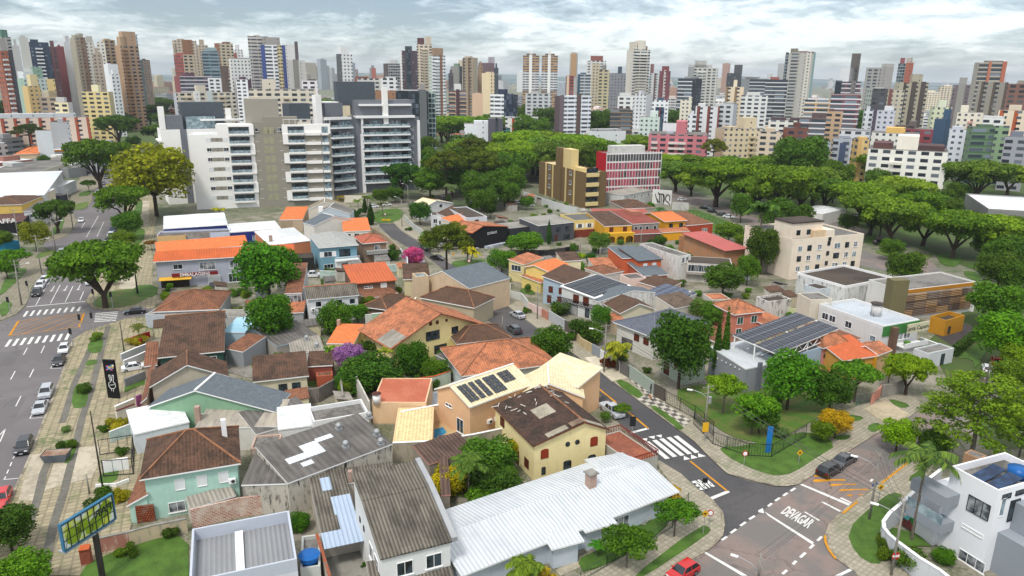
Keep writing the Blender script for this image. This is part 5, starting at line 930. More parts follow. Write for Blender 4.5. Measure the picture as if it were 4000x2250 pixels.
# steel canopy of solar panels
T('B4'); hC=7.2
a=G((80,748),hC); 
s=house('solar_canopy','large raised steel canopy of solar panels above the white hall',(80,748),(618,525),('B3',1980,602),7.0,'sf',.9,'8f9299',M('solar_base'),o=.2,caps=False)
for ch in list(s.root.children):
    bpy.data.objects.remove(ch)
n=12
s.solar(0,s.W,0,s.D*.47,12,3,M('canopy_solar','2e3038','solar',rough=.4,col2='858a92',spec=.3),.07); s.solar(0,s.W,s.D*.53,s.D,12,3,M('canopy_solar'),.07)
fr=MB(); W_,D_=s.W,s.D
for y in (0.1,D_*.33,D_*.66,D_-.1):
    fr.tube((0,y,s.zf(0,y)),(W_,y,s.zf(0,y)),.12,n=4).tube((0,y,s.zf(0,y)-1.3),(W_,y,s.zf(0,y)-1.3),.08,n=4)
    for i in range(12): x=W_*i/12; x2=W_*(i+1)/12; fr.tube((x,y,s.zf(0,y)-(1.3 if i%2 else 0)),(x2,y,s.zf(0,y)-(0 if i%2 else 1.3)),.06,n=4)
for x in (.1,W_*.5,W_-.1): fr.tube((x,0,s.zf(0,0)),(x,D_,s.zf(0,D_)),.12,n=4)
fr.build('truss_frame',WHT,s.root)
for x in (.2,W_*.5,W_-.2):
    for y in (.3,D_*.5,D_-.3): MB().tube((x,y,0),(x,y,s.zf(x,y)),.14,n=6).build('column',WHT,s.root)
s=house('blue_grey_block','plain light blue-grey flat block under the canopy corner',(110,790),(472,680),(60,730),5.2,'flat',0,'9db0c0',SLB,pd=.2,D=7)
s=house('pink_house','pink house with orange gable roof right of the solar canopy',(480,690),(705,640),(400,625),5.2,'hip',1.7,'c98a80',ORP,o=.4,trim=WHT); s.win('f',[.15],2.9,.9,.9,'rnd'); s.win('f',[.42],2.6,.7,1.9,'grn'); s.win('f',[.7],2.8,1.6,1.6,'d')
s=house('orange_house','ochre house with broad plain orange tiled roof beside the hedge',(655,800),(965,755),(700,640),4.2,'sf',1.6,'c99a4a',M('plain_orange','c8663c','tile',col2='a8532f',amt=.04,pu=.3),o=.3,caps=False,trim=WHT)
s.wins('f',3,.8,.7,1.7,'br',.5,1); s.box('yellow_pillar',s.W-.9,s.W-.4,-.1,.3,0,4.1,M('ochre_pillar','c9921e'))
s=house('orange_house','right gabled wing of the orange roof beside the white office',(965,752),(1085,705),(845,635),4.3,'gx',1.0,'c2a074',ORP,o=.3,ridge=.5,caps=False) 
house('orange_house','narrow orange tiled roof running along the white office wall',(700,640),(820,605),(540,545),4.6,'sf',.6,'c98a80',RST,o=.2,caps=False,D=10)
# white office building with grey roof, chimney drum and balcony signs
s=house('white_office','white office with pale grey roof, drum chimney and green sign balcony',(1005,498),(1320,440),(475,300),6.8,'flat',0,'cfcfcd',M('office_roof','b5bcc2','ground',col2='a3abb2'),pd=.6,edge=wall('d8d8d6')) 

s.win('l',[.12,.24,.5],3.9,1.6,1.4,'w'); s.win('l',.88,3.0,1.3,1.2,'lg'); q_=s.loc((945,360),7.4); c=MB().tube((q_.x,q_.y,6.2),(q_.x,q_.y,8.6),1.05,n=14).build('chimney_drum',wall('c6c4c0',.3,'grime','6a655e'),s.root,True); MB().tube((q_.x,q_.y,8.75),(q_.x,q_.y,8.9),1.3,n=12).build('chimney_cap',DSL,c)
s.box('green_fascia',0,s.W,-.15,-.01,4.6,6.6,M('green_panel','3d7a3a')); s.win('f',[.5,.7],3.3,1.8,1.6,'wc'); s.box('brown_pier',s.W*.2,s.W*.3,-1.2,-.02,0,6.4,M('brown_pier','6a5244'))
r=s.root; MB().box(s.W*.5,s.W*1.1,-1.5,-1.3,5.0,6.8).build('sign_board',M('sign_cream','c9c3a4'),r); text(r,'Canta Capum',1.2,M('dark_green_letter','2c3a22'),(s.W*.76,-1.53,5.5)); 
mb=MB().box(s.W*.35,s.W,-2.6,-.02,2.4,2.6).box(s.W*.35,s.W,-2.6,-2.45,2.6,3.4).box(s.W*.4,s.W*.95,-2.2,-.02,0,2.4); mb.build('balcony',wall('d8d8d6'),r); MB().ball((s.W*.5,-1.8,3.3),.7,sq=.6).build('balcony_plant',M('plant_green','2f5a1c','ground',col2='5a8a2c',sc_=6),r)
s=house('service_annex','low white entrance building beside the clipped hedge',(1395,738),(1622,690),(1300,655),3.0,'flat',0,'c4c8ca',SLB,pd=.3,D=3); s.win('f',.6,.1,1.0,2.2,'d',name='door')
bar('boundary_wall','pale inner yard wall of the white office',[(1330,600),(1580,690)],2.6,wall('b9bdb5',.15),.25,cap=WHT)
# ochre hut, dark tarmac yard and hedge
patch('parking_yard',[(1340,500),(1450,420),(1720,480),(1870,530),(1630,690)],.04,M('yard_tarmac','4a4444','ground',col2='3a3636'))
s=house('ochre_hut','small ochre open-topped hut with barred door in the tarmac yard',(1552,450),(1715,405),(1440,405),3.6,'flat',0,'b5801f',DSL,pd=.9); s.win('f',.25,.4,.9,1.6,'d')
r=thing('hedge','tall clipped dark green hedge along the tarmac yard','hedge',G((1625,760))); g0=G((1625,760)); g1=G((1865,560)); n_=(g1-g0); L=n_.length
bl=[(n_.x*i/24,n_.y*i/24,.35+.75*j,.62,1.) for i in range(25) for j in range(3)]; o=bpy.data.objects.new('foliage',leafmesh('foliage',bl,7000,.28,77,.2,.5)); link(o,r); o.color=(.05,.11,.02,1)
# large building with ochre band and louvre facade
s=house('louvre_building','large white building with ochre band and brown louvred facade',(1172,188),(1815,112),(820,100),7.2,'flat',0,'d2d1cc',SLB,pd=.35)
W_=s.W; MB().box(.1,W_-.6,-.12,-.01,6.3,7.15).build('ochre_band',M('ochre_paint','b57a1c'),s.root); s.box('white_pier',W_-.5,W_,-.6,0,0,7.2,WHT)
for i in range(6):
    for j in range(3): 
        x0=.2+(W_-1)*i/6; x1=.2+(W_-1)*(i+1)/6-.15; z0=.9+1.75*j; c_=('b58a55','8a6848','5a463c')[(i*2+j*5)%3]; o=MB().box(x0,x1,-.35,-.05,z0,z0+1.6).build('louvre_panel',M('louvre_'+c_,c_,'slats',col2='3a2c22',pv=.4,fr=.42),s.root)
T('C4')
s2=house('tank_tower','olive concrete water tank tower on the louvred building roof',(1190,1320),(1340,1316),(1180,1220),10.2,'flat',0,'6e6748',M('olive_top','6e6748'),pd=.1,D=2.5,z0=0)
s=house('white_block','white stained flat building with dark brown roof behind the office',(735,1370),(1185,1285),(430,1215),5.6,'flat',0,wall('cfd0cd',.3,'grime','7a7870'),DSL,pd=.6,edge=WHT)
house('small_block','small white stained block with dark flat roof beside the shrub',(480,1400),(640,1375),(415,1345),4.2,'flat',0,wall('c4cbd0',.3,'grime'),DSL,pd=.2) 
T('B4'); s=house('cream_box','cream boxy stair head on the white office roof corner',(370,270),(560,262),(365,205),7.6,'flat',0,'cfc6b4',SLB,pd=.1,D=5); acunit(s,'r',.5,5.5)
s=house('grey_tank_house','old stained white box house with rooftop debris',(0,285),(205,262),(20,100),5.0,'flat',0,wall('c9c6c0',.4,'grime','6a655f'),DSL,pd=.5,D=4)
bar('boundary_wall','pale yellow-green wall behind the solar canopy',[(0,300),(220,345),(420,370)],3.0,wall('c3cc9c',.25,'grime'),.25)
# ---------- cream four-storey apartment block ----------
T('C4')
s=house('cream_apartments','cream four-storey apartment block with rooftop stair tower',(237,930),(908,876),(-250,800),11.2,'flat',0,'e4d6c2',SLB,pd=.4)
for j,z in enumerate((1.2,4.0,6.8)):
    for i,u in enumerate((.11,.24,.38,.63,.77,.89)): s.win('f',u,z+1.2 if 0 else z+.9,1.4 if i!=3 else 2.0,1.5,('wc','d','lg')[(i*2+j)%3])
    s.win('f',.505,z+1.9,1.,1.2,'d')
s.win('f',.51,10.0,1.0,1.,'d')
s.box('rooftop_tower',.04*s.W,.46*s.W,2,9,10.8,15.0,wall('e4d6c2')); s.box('rooftop_slab',.03*s.W,.47*s.W,1.7,9.3,15.02,15.3,DSL); s.win('f',[.06,.2],12.2,1.3,1.4,'d'); s.box('rooftop_tower',.46*s.W,.57*s.W,.1,5,10.8,13.0,wall('e4d6c2')); s.box('rooftop_room',.3*s.W,.46*s.W,.6,2,10.8,13.,wall('d0b896')); s.box('roof_wall',.6*s.W,.61*s.W,1,9,10.8,11.8,wall('e4d6c2'))
# ---------- row of houses across the middle (tile C3) ----------
T('C3')
s=house('black_house','black-painted commercial house with orange gable roof and white lettering',('C2',2040,870),('C2',2415,800),('C2',1985,780),5.6,'gy',1.7,'16171a',ORP,o=.3,ridge=.3,W=16,D=11,trim=M('roof_edge','b5613c')); text(s.root,'DORAX',1.2,WHT,(s.W*.55,s.o-.05,4.0))
s.box('clutter',s.W*.3,s.W*.85,-1.5,-.3,0,.8,M('stored_goods','8a95a5','ground',col2='c9ccd2',sc_=6))
s=house('grey_row_house','dark grey row house with pale slab roof and white parapet lines',(250,800),(590,765),(200,725),6.0,'sf',.5,'4a4c52',CONC,o=.15,caps=False,trim=WHT); s.win('f',[.55,.82],3.3,1.7,1.5,'d'); s.win('f',[.50],.3,.9,2.0,'br',name='door'); s.win('f',.8,.6,2.4,1.4,'d')
s=house('grey_row_house','charcoal flat house with long dark balcony left of the grey row house',(-20,830),(250,800),(-10,760),4.6,'flat',0,'303338',CONC,pd=.2)
s=house('yellow_row_house','pale yellow flat-fronted row house with white shutters',(592,752),(870,735),(515,690),5.9,'flat',0,'dcc47c',M('row_sheet','6a6a66','corr',col2='4c4c4a',amt=.15,val=.2),pd=.3); s.win('f',[.18,.5,.82],3.2,1.5,1.5,'sh'); s.box('red_base',0,s.W,-.3,-.02,0,2.6,M('brick_red_paint','7a3426')); s.win('f',[.25],.9,3,1.4,'wc')
s=house('arched_yellow_house','mustard row house with three arches and old brown roof',(872,805),(1135,795),(850,705),5.4,'sf',1.6,'c9972a',OLD,o=.1,caps=False); s.win('f',[.25,.75],2.9,1.4,2.0,'br'); 
am=MB(); am.box(0,s.W+.3,-2.2,-.02,2.4,3.3); 
for i in range(4): am.box(s.W*i/3.1,s.W*i/3.1+.5,-2.2,-1.8,0,2.4)
am.build('arcade',wall('d0a02c'),s.root); 
for i in range(3):
    c=[(s.W*(i/3.1)+.5,1.6)]; x0=s.W*i/3.1+.5; x1=s.W*(i+1)/3.1; cb=MB(); n=8; pts=[(x0,2.4)]+[((x0+x1)/2-(x1-x0)/2*math.cos(math.pi*k/n),1.3+1.0*math.sin(math.pi*k/n)) for k in range(n+1)]+[(x1,2.4)]; cb.add([(p[0],-2.2,p[1]) for p in pts]+[(p[0],-1.9,p[1]) for p in pts],[tuple(range(len(pts)))]+[(k,len(pts)+k,len(pts)+(k+1)%len(pts),(k+1)%len(pts)) for k in range(len(pts))]); cb.build('arch',wall('d0a02c'),s.root)
s=house('red_roof_row_house','grey row house with dull red roof and two small tiers',(1140,785),(1395,770),(1075,690),5.6,'sf',1.5,'8e8a84',RED,o=.2,caps=False); s.win('f',[.12,.3,.55,.85],3.2,1.1,1.4,'w'); 
house('row_porch','dull red lower roof tier of the grey row house',(1150,880),(1415,870),(1140,835),2.9,'sf',.8,'6a4a40',RED,o=.2,caps=False,D=3); s.box('dormer',s.W*.45,s.W*.8,s.D*.55,s.D*.9,6.4,7.8,wall('a8705c'))
s=house('golden_house','golden yellow house with bright orange two-tier tiled roof',(1440,762),(1655,748),(1370,675),5.6,'gx',1.4,'d79a1e',ORB,o=.5,ridge=.6,caps=M('orange_ridge','c4683a')); s.win('f',[.3,.8],3.1,1.5,1.6,'arch'); s.win('f',[.1,.6],.5,1.6,1.6,'d')
house('row_porch','orange tiled lower roof tier of the golden house',(1420,865),(1680,850),(1400,815),2.9,'sf',.8,'d79a1e',ORP,o=.2,caps=False,D=3)
s=house('terracotta_house','terracotta low house with brown roof and white parapet ends',(1645,800),(1900,775),(1640,705),3.9,'sf',1.7,'a9452c',RST,o=.1,caps=False,trim=WHT); s.win('f',[.7],1.0,2.2,1.3,'wc')
house('red_back_roof','large dull red roof sloping behind the row houses',(770,690),(1300,690),(760,655),5.6,'sf',.6,'a08a80',M('dull_red_sheet','a0564a','corr',col2='8a4a40',amt=.08,val=.1,pu=1.),o=.1,caps=False)
house('brown_roof_house','low brown tiled house in front of the graffiti wall',(1060,638),(1345,630),(1075,565),3.6,'hip',1.6,'a59a8a',OLD,o=.3)
s=house('white_storage','white low building with pale sheet roof beside the graffiti wall',(1060,512),(1325,462),(925,470),5.0,'hip',1.1,wall('c9c9c6',.25,'grime'),COL,o=.2,caps=False); s.wins('f',4,2.6,.9,1.2,'w')
r=bar('graffiti_wall','tall white wall with large black letter graffiti',[(1330,455),(1512,470)],6.2,wall('d2d0cb',.2,'grime'),.4); d_=(G((1512,470),6.2)-G((1330,455),6.2)); n_=Vector((d_.y,-d_.x,0)).normalized(); az=math.atan2(d_.y,d_.x); L=math.hypot(d_.x,d_.y); TL['GZ']=(2540,730,8.09); mb=MB(); A0=G((1330,455),6.2)
def wp(x,y):
    e=ray(('GZ',x,y)); C0=Vector((0,0,HC)); k=(A0-C0).dot(n_)/e.dot(n_); return C0+e*k+n_*.3-A0+Vector((0,0,6.2))
for S_ in ([(165,225),(240,500)],[(225,380),(300,510)],[(300,200),(300,510)],[(260,160),(265,215),(435,225)],[(350,215),(350,530)],[(415,220),(415,540)],[(430,240),(455,330),(450,420),(425,470)],[(622,430),(625,310),(590,245),(540,245),(495,310),(490,420),(560,470),(625,550),(600,600),(540,620),(470,550)],[(100,548),(430,552)],[(670,570),(672,590)],[(735,585),(738,605)],[(800,610),(802,632)]):
    for a_,b_ in zip(S_[:-1],S_[1:]): mb.tube(wp(*a_),wp(*b_),.20,n=4)
mb.build('graffiti',M('spray_black','101012'),r)
bar('graffiti_wall','lower stained white extension of the graffiti wall',[(1512,580),(1670,585)],3.2,wall('bdbbb5',.35,'grime'),.4)
s=house('terracotta_grey_house','terracotta house with two grey slate roof tiers',(1190,1135),(1425,1115),(1095,1040),5.6,'sf',1.2,'c4603a',GTD,o=.35,caps=False,trim=M('dark_edge','3a3d42')); s.win('f',[.3,.7],3.4,1.2,1.3,'shut')
s=house('terracotta_grey_house','left wing of the terracotta house with grey slate roof',(1040,1108),(1190,1100),(970,1020),5.6,'sf',.8,'c4603a',GTD,o=.2,caps=False,W=8)
house('slate_lower_roof','wide lower slate roof tier in front of the terracotta house',(1240,1275),(1480,1260),(1050,1155),3.3,'sf',1.4,'a9543a',GTD,o=.3,caps=False)
s=house('white_long_house','long white windowless side wall with cluttered flat top',(1570,1090),(1690,1075),(1250,950),6.6,'flat',0,wall('d0cfca',.25,'grime'),SLB,pd=.3,D=17) ; s.win('f',[.4,.7],4.6,1.0,1.6,'wc')
s=house('brick_shed_house','unfinished ochre brick house with salmon metal roof on posts',(2010,1040),(2240,1015),(1815,885),6.4,'sf',1.2,M('ochre_brick','b57242','brick',col2='9a6a44',bw=.5,bh=.25,ms=.02,mortar='b09a80'),PNK,o=.8,caps=False,trim=M('rust_edge','6a4a3c'))
bar('boundary_wall','ochre brick side wall with mossy top beside the salmon roof',[(1580,895),(1830,895),(1885,960)],5.8,M('ochre_brick'),.3)
house('dark_lean_to','dark old sheet lean-to beside the salmon roof',(2240,1015),(2360,1065),(2110,935),5.6,'sl',.3,'8a8478',COG,o=.1,caps=False,W=6,D=10)
s=house('glazed_house','old stained house with a glazed white upper veranda',(1650,1150),(2080,1175),(1650,1110),5.2,'flat',0,wall('bdb8ae',.35,'grime'),DSL,pd=.1,D=8); s.wins('f',5,2.9,2.4,1.9,'w',.05,.9); s.box('balcony',0,s.W*.85,-1.0,-.02,2.3,2.9,wall('9a948c')); 
s=house('yellow_orange_house','yellow house with bright orange gable roof and small porch roof',(345,1235),(545,1165),(200,1160),5.4,'gx',1.0,'e0c878',ORB,o=.4,ridge=.6,caps=False); s.win('f',[.35],3.2,1.2,1.4,'sh'); s.win('l',.5,.3,1.8,2.1,'w')
house('row_porch','small orange porch roof on the front of the yellow house',(270,1340),(345,1320),(145,1270),2.8,'sf',.6,'e0c878',ORP,o=.3,caps=False)
s=house('cream_gable_house','cream house with brown roof and glazed white gable front',(115,1170),(300,1100),(65,1105),5.0,'sf',.8,'d6c690',ORP,o=.25,caps=False); s.win('l',.5,2.9,3,1.6,'w')
house('cream_house','cream flat wall house with brown roof behind the yellow house',(480,1135),(660,1125),(380,1085),4.6,'sf',1.0,'dcd0ac',OLD,o=.2,caps=False)
house('brown_roof_house','low brown roof with dark patches between white walls',(790,1205),(990,1195),(740,1145),3.6,'sf',1.2,'c9c4bc',ORP,o=.2,caps=False)
house('brown_roof_house','small brown hip roof behind the weathered townhouse',(680,1200),(800,1240),(660,1160),3.6,'hip',1.2,'c9c4bc',RST,o=.2,W=8,D=7)
house('pink_flat_wall','long pale pink parapet wall house behind the solar roof',(1110,1305),(1268,1290),(1080,1270),3.6,'flat',0,'d9c0b4',COG,pd=.3,D=5); house('brown_roof_house','small brown roof beside the red garden door',(1190,1330),(1345,1375),(1140,1300),3.0,'sf',1.0,'c9a898',BROWN,o=.2,caps=False,W=9,D=6)
s=house('red_porch_house','low red-walled porch below the slate roof',(1300,1310),(1420,1300),(1280,1270),2.8,'flat',0,'8a3a2e',IRON,pd=.1,D=3)
# ---------- houses around the upper street (tile C2) ----------
T('C2')
s=house('white_gable_house','white house with cream tiled gable roof by the cul-de-sac',(1600,620),(1865,585),(1520,545),5.6,'gy',1.8,'cfd0cf',CRT,o=.3,ridge=.4,trim=WHT,D=9); s.win('f',.55,4.6,1.2,1.,'d')
s=house('white_row_house','white two-storey house with brown roof and white edges',(1830,730),(1975,655),(1765,690),5.6,'sf',1.5,'d0d1d0',BROWN,o=.2,caps=False,trim=WHT); s.win('l',[.3,.7],3.,1.4,1.6,'w')
s=house('white_cube_house','white cube upper floor with one brown window',(1985,725),(2180,712),(1975,620),6.8,'flat',0,'d2d4d6',DSL,pd=.3); s.win('f',.5,4.4,1.3,1.5,'br')
s=house('orange_patch_house','house with patchy orange sloping roof left of the black house',(1900,790),(2110,740),(1870,735),5.2,'sf',1.4,'c9c2b4',ORB,o=.2,caps=False,trim=WHT)
s=house('slab_house','grey concrete-roofed house front with white windows',(1650,700),(1790,700),(1640,655),4.6,'flat',0,'c4c6c6',DSL,pd=.1,D=6); s.win('f',[.3,.7],1.6,1.6,1.6,'w')
s=house('white_modern_house','large white angular house with grey sloping roofs and white edges',(545,800),(925,745),(560,690),6.0,'gy',2.2,'d3d0c8',GTD,o=.15,ridge=.5,trim=WHT,D=7,caps=WHT)
s=house('grey_modern_house','pale grey gable house with brown slab roof behind the white angular house',(575,690),(890,690),(560,640),6.6,'gy',2.4,'b4bfc4',SLB,o=.15,ridge=.38,trim=WHT,D=9,caps=WHT); s.box('chimney',.5,2.0,.2,1.6,5,9,WHT)
s=house('grey_modern_house','tan-roofed gable house with chimney at the back of the row',(490,650),(880,640),(480,600),6.4,'gy',2.6,'c9c2b4',M('tan_slab','8f8574','ground',col2='7a715f'),o=.15,ridge=.4,trim=WHT,D=9,caps=WHT)
s=house('orange_roof_house','small cream house with orange tiled roof beside the cul-de-sac',(820,855),(1080,845),(790,765),5.0,'sf',1.2,'d9d4c8',ORB,o=.2,caps=False,trim=WHT); s.wins('f',3,2.4,1.6,1.8,'w')
s=house('blue_house','blue two-storey house with pale grey hip roof and white balcony',(590,1010),(970,980),(500,885),('C2',595,1255),'hip',1.7,'6f98a8',M('pale_grey_tile','a4a6a2','tile',col2='8a8c88',amt=.05),o=.5,trim=WHT,caps=False)
s.win('f',.2,4.4,2.2,1.5,'sh'); s.win('f',.2,1.2,2.6,1.2,'w'); s.win('f',.66,4.2,3.,2.0,'d'); s.box('white_ground_floor',s.W*.38,s.W-.5,-.9,.45,0,3.2,WHT); s.box('balcony_slab',s.W*.38,s.W-.3,-1.5,.45,3.25,3.5,WHT)
bb=MB()
for i in range(30): x=s.W*.38+(s.W*.6)*i/29; bb.tube((x,-1.45,3.5),(x,-1.45,4.4),.04,n=3,cap=False)
bb.tube((s.W*.38,-1.45,4.45),(s.W*.98,-1.45,4.45),.07,n=4); bb.build('balcony_rail',WHT,s.root)
o_=wmesh(3.6,2.2,'wc'); o=inst(o_[0],'window',s.root,(s.W*.68,-.9,.5)); inst(o_[1],'pane',o,(0,0,0))
s=house('brown_cube_house','brown two-storey house with reddish hip roof beside the pink tree',(1000,970),(1245,950),(905,905),('C2',1035,1165),'hip',1.5,'86705e',M('salmon_tile','b0604a','tile',col2='8c4a3a',amt=.08),o=.45,trim=WHT); s.win('f',.6,3.4,1.6,1.8,'wc'); s.box('balcony',s.W*.15,s.W*.95,-1.0,.4,2.9,3.9,M('grey_balcony','9a9a96')); s.win('f',.6,.3,1.6,2.2,'w'); 
s=house('white_sheet_warehouse','salmon-walled warehouse with flat bluish white sheet roof',(130,985),(515,940),(60,890),5.2,'sf',1.4,'c07a55',SLW,o=.1,caps=False,trim=WHT); s.box('chimney',1,1.8,3,3.8,5.5,7.3,M('brick_chimney'))
s=house('dark_shed','dark flat carport roof in front of the salmon warehouse',(250,1120),(548,1100),(240,1080),3.6,'flat',0,'2e2c2a',DSL,pd=.1,D=6); 
bar('yard_wall','cream yard wall with glass screen in front of the blue house',[(600,1225),(760,1230),(1010,1185),(1430,1160)],2.0,M('pale_glass_fence','9fb5ae','glass',rough=.2,col2='b9c9c4'),.12,cap=WHT)
bar('yard_wall','pale wall rising along the street by the pink tree',[(1360,1010),(1428,1100),(1430,1165)],2.4,wall('c4c9cc'),.25)
bar('boundary_wall','long tan wall along the cul-de-sac street',[(1065,795),(1240,900),(1370,1020)],2.2,wall('a5937c',.25,'grime'),.25)
house('orange_shed_house','small flat orange tiled roof with pergola between the blue building and tan wall',(215,745),(440,740),(160,640),4.2,'sf',.6,'b9a58c',ORB,o=.1,caps=False)
bar('boundary_wall','tan brick yard wall under the small orange roof',[(235,755),(420,745)],3.9,wall('a8957a',.2),.25)
T('C1')
s=house('blue_warehouse','navy blue commercial building with long white roof',(2170,860),('C2',235,825),(2130,740),4.6,'flat',0,'1f2d72',SLW,pd=.3,D=14,edge=WHT); s.win('f',[.12,.5,.85],1.4,2.4,1.4,'lg')
house('white_shed_roof','long white sloping roof beside the avenue trees',(1540,830),(2150,790),(1535,735),4.8,'sf',.9,'2a3470',SLW,o=.1,caps=False,trim=WHT)
bar('boundary_wall','long pale cream wall below the white apartment tower',[(1560,720),(1870,690),(2040,690)],4.0,wall('b5a78f',.25,'grime'),.3,cap=WHT)
s=house('pale_building','pale lilac building with tarpaulin-covered parapet',(1480,890),(2165,860),(1475,835),4.6,'flat',0,'b9bfd0',COG,pd=.6,D=6); s.box('tarpaulin',.3,s.W*.72,-.1,-.01,3.2,4.8,M('tarp','7c7670','ground',col2='9a948c',sc_=3))
s=house('tan_building','small tan building with two dark slot windows',(1480,905),(1750,890),(1478,885),4.4,'flat',0,'cba873',SLB,pd=.3,D=3); s.win('f',[.48,.75],2.1,1.9,.8,'d')
s=house('packaging_shop','grey shop building with wide orange roofs and EMBALAGENS sign',(1440,1142),('C2',-20,1085),(1440,1065),('C1',1462,1400),'gx',1.3,'a9adba',M('weathered_orange','c4602f','corr',col2='8f4a2a',amt=.12,val=.15,pu=.6),o=.6,ridge=.6,caps=False,trim=WHT,D=10,W=34)
s.win('f',[.15],4.6,2.2,1.3,'w'); s.win('f',[.36,.58],4.0,3.9,2.0,'wc'); s.win('f',[.78],4.6,2.,1.4,'w'); s.win('f',[.56],.3,3.6,2.3,'w',name='door'); s.win('f',[.40],.1,3.0,2.4,'shut'); s.win('f',.74,.1,3.2,2.4,'shut')
MB().box(4.0,14.8,-.5,-.2,2.9,3.75).build('sign_board',M('sign_red','7a1c18'),s.root); text(s.root,'EMBALAGENS',1.15,M('white_letter'),(9.4,-.53,2.95),bold=.02); MB().slab([(1.,-1.4,2.4),(8.5,-1.4,2.4),(8.5,.4,2.8),(1,.4,2.8)],.1).build('awning',M('yellow_awning','d9a83a'),s.root); s.box('shop_opening',1.2,7.8,.35,.58,.05,2.3,M('dark_shop','2c241e'))
house('packaging_shop','bright orange rear roof of the packaging shop',(1475,1060),(2345,985),(1480,1010),6.2,'gx',1.8,'b9bcc4',ORB,o=.2,ridge=.5,caps=False,D=12)
T('N')
# ================= APARTMENT COMPLEX =================
TL['E1']=(600,400,3.22); TL['E2']=(1150,370,3.369)
def fp(s,p,yo=0.0):   # photo pixel -> (x,z) on the front face plane of a house
    c,q=math.cos(s.rz),math.sin(s.rz); O=Vector((s.org.x,s.org.y,0)); n=Vector((-q,c,0)); d=ray(p); C=Vector((0,0,HC)); k=((O-C).dot(n)+yo)/d.dot(n); P=C+d*k-O
    return P.x*c+P.y*q,P.z
def blk(s,name,p0,p1,y0,y1,m,par=None):   # box on the facade between two pixels
    a=fp(s,p0); b=fp(s,p1); return MB().box(min(a[0],b[0]),max(a[0],b[0]),y0,y1,min(a[1],b[1]),max(a[1],b[1])).build(name,m,par or s.root)
W1=wall('eceae6',.06); G1=wall('8f8a7e',.06); GY=M('apartment_grey','6f7279',amt=.08); GY2=M('apartment_dark_grey','4e555c',amt=.1); LIN=wall('a9aaa0',.04); RAIL=M('glass_rail','6e8088','glass',rough=.12,col2='9fb0b5')
T('E1')
s=house('white_apartment_block','white and greige eight-storey apartment block with framed balconies, left of centre',(445,410),(2225,385),(400,380),('E1',545,1350),'flat',0,W1,SLW,pd=.4,D=16)
X=lambda x:fp(s,(x,412))[0]; zt=fp(s,(675,495))[1]; dz=(zt-fp(s,(745,1225))[1])/6; PX=s.W/1780
MB().box(X(1255),s.W-.02,-.10,-.01,0,s.h+.1).build('greige_facade',G1,s.root); MB().box(X(1240),X(1620),.5,9,s.h-.3,s.h+4.6).build('stair_core',G1,s.root); MB().box(X(1170),X(1600),3,12,s.h+.4,s.h+13.5).build('stair_core',wall('9a958a',.06),s.root)
MB().box(X(800),X(1255),-.02,6,s.h,s.h+4).build('penthouse',W1,s.root); MB().box(X(1400),X(1820),.8,5,s.h+3,s.h+6.6).build('penthouse',G1,s.root); s.win('f',[X(1490),X(1590)],s.h+.9,1.6,1.6,'w'); MB().box(X(1620),s.W,-.15,3,s.h-.2,s.h+3.6).build('penthouse',W1,s.root)
rb=MB()
for i in range(9): x=X(1640)+(s.W-X(1640))*i/8.05; rb.box(x,x+.15,-.1,.1,s.h+3.6,s.h+5.6)
rb.box(X(1640),s.W,-.1,.1,s.h+5.5,s.h+5.7); rb.build('roof_pergola',WHT,s.root)
for j in range(7+1):
    z=zt-dz*j+ (dz if 0 else 0)
    if j<7:
        s.win('f',[X(675)+.2,X(890)+.2],z,1.8,1.4,'w' if (j%3) else 'shut'); MB().box(X(710),X(862),-.06,-.01,z,z+1.4).build('greige_panel',G1,s.root); s.win('f',X(790),z+.1,.5,1.2,'d')
    for (xa,xb) in ((948,1205),(1690,1895)):
        zz=z+dz if j<8 else z; MB().box(X(xa),X(xb),-.20,-.11,zz-.9,zz+1.7).build('balcony_opening',GLS,s.root); MB().box(X(xa)-.1,X(xb)+.1,-1.5,-.11,zz-1.5,zz-.75).build('balcony_slab',W1,s.root); MB().box(X(xa),X(xb),-1.5,-1.42,zz-.75,zz+.35).build('glass_railing',RAIL,s.root)
        if (j%2)==(0 if xa<1000 else 1): 
            xe=X(1265) if xa<1000 else X(1622); x2=X(xb) if xa<1000 else X(xa); f=MB(); f.box(min(xe,x2),max(xe,x2),-.5,-.12,zz-1.5,zz+dz-1.2).box(X(xa)-.1,X(xb)+.1,-.5,-.12,zz+1.8,zz+dz-1.5); f.build('white_frame',W1,s.root)
    zz=z+dz; s.win('f',[X(1300),X(1600)],zz-.2,1.3,1.4,'w'); s.win('f',X(2010),zz-.1,1.5,1.5,'w' if j<5 else 'shut')
    MB().box(X(1900),X(2100),-.9,-.11,zz-1.9,zz-.7).build('white_band',W1,s.root); MB().box(X(2110),X(2200),-.9,-.11,zz-1.9,zz-1.0).build('balcony_slab',W1,s.root); MB().box(X(2115),X(2195),-.16,-.11,zz-1.0,zz+1.5).build('balcony_opening',GLB,s.root)
    MB().box(X(1380),X(1440),-.14,-.101,zz-1.2,zz+1.6).build('olive_panel',M('olive_panel','9a987e'),s.root); MB().box(X(1450),X(1515),-.14,-.101,zz-1.2,zz+1.6).build('olive_panel',M('olive_panel'),s.root)
for i in range(8): s.win('l',[.25,.6],zt-dz*i,2.2,1.6,'d')
T('E1')
s=house('white_rear_block','white and grey block with dark roof storey behind the white apartment block',(85,345),(1150,320),(75,330),('E1',150,1290),'flat',0,W1,SLB,pd=.3,D=14)
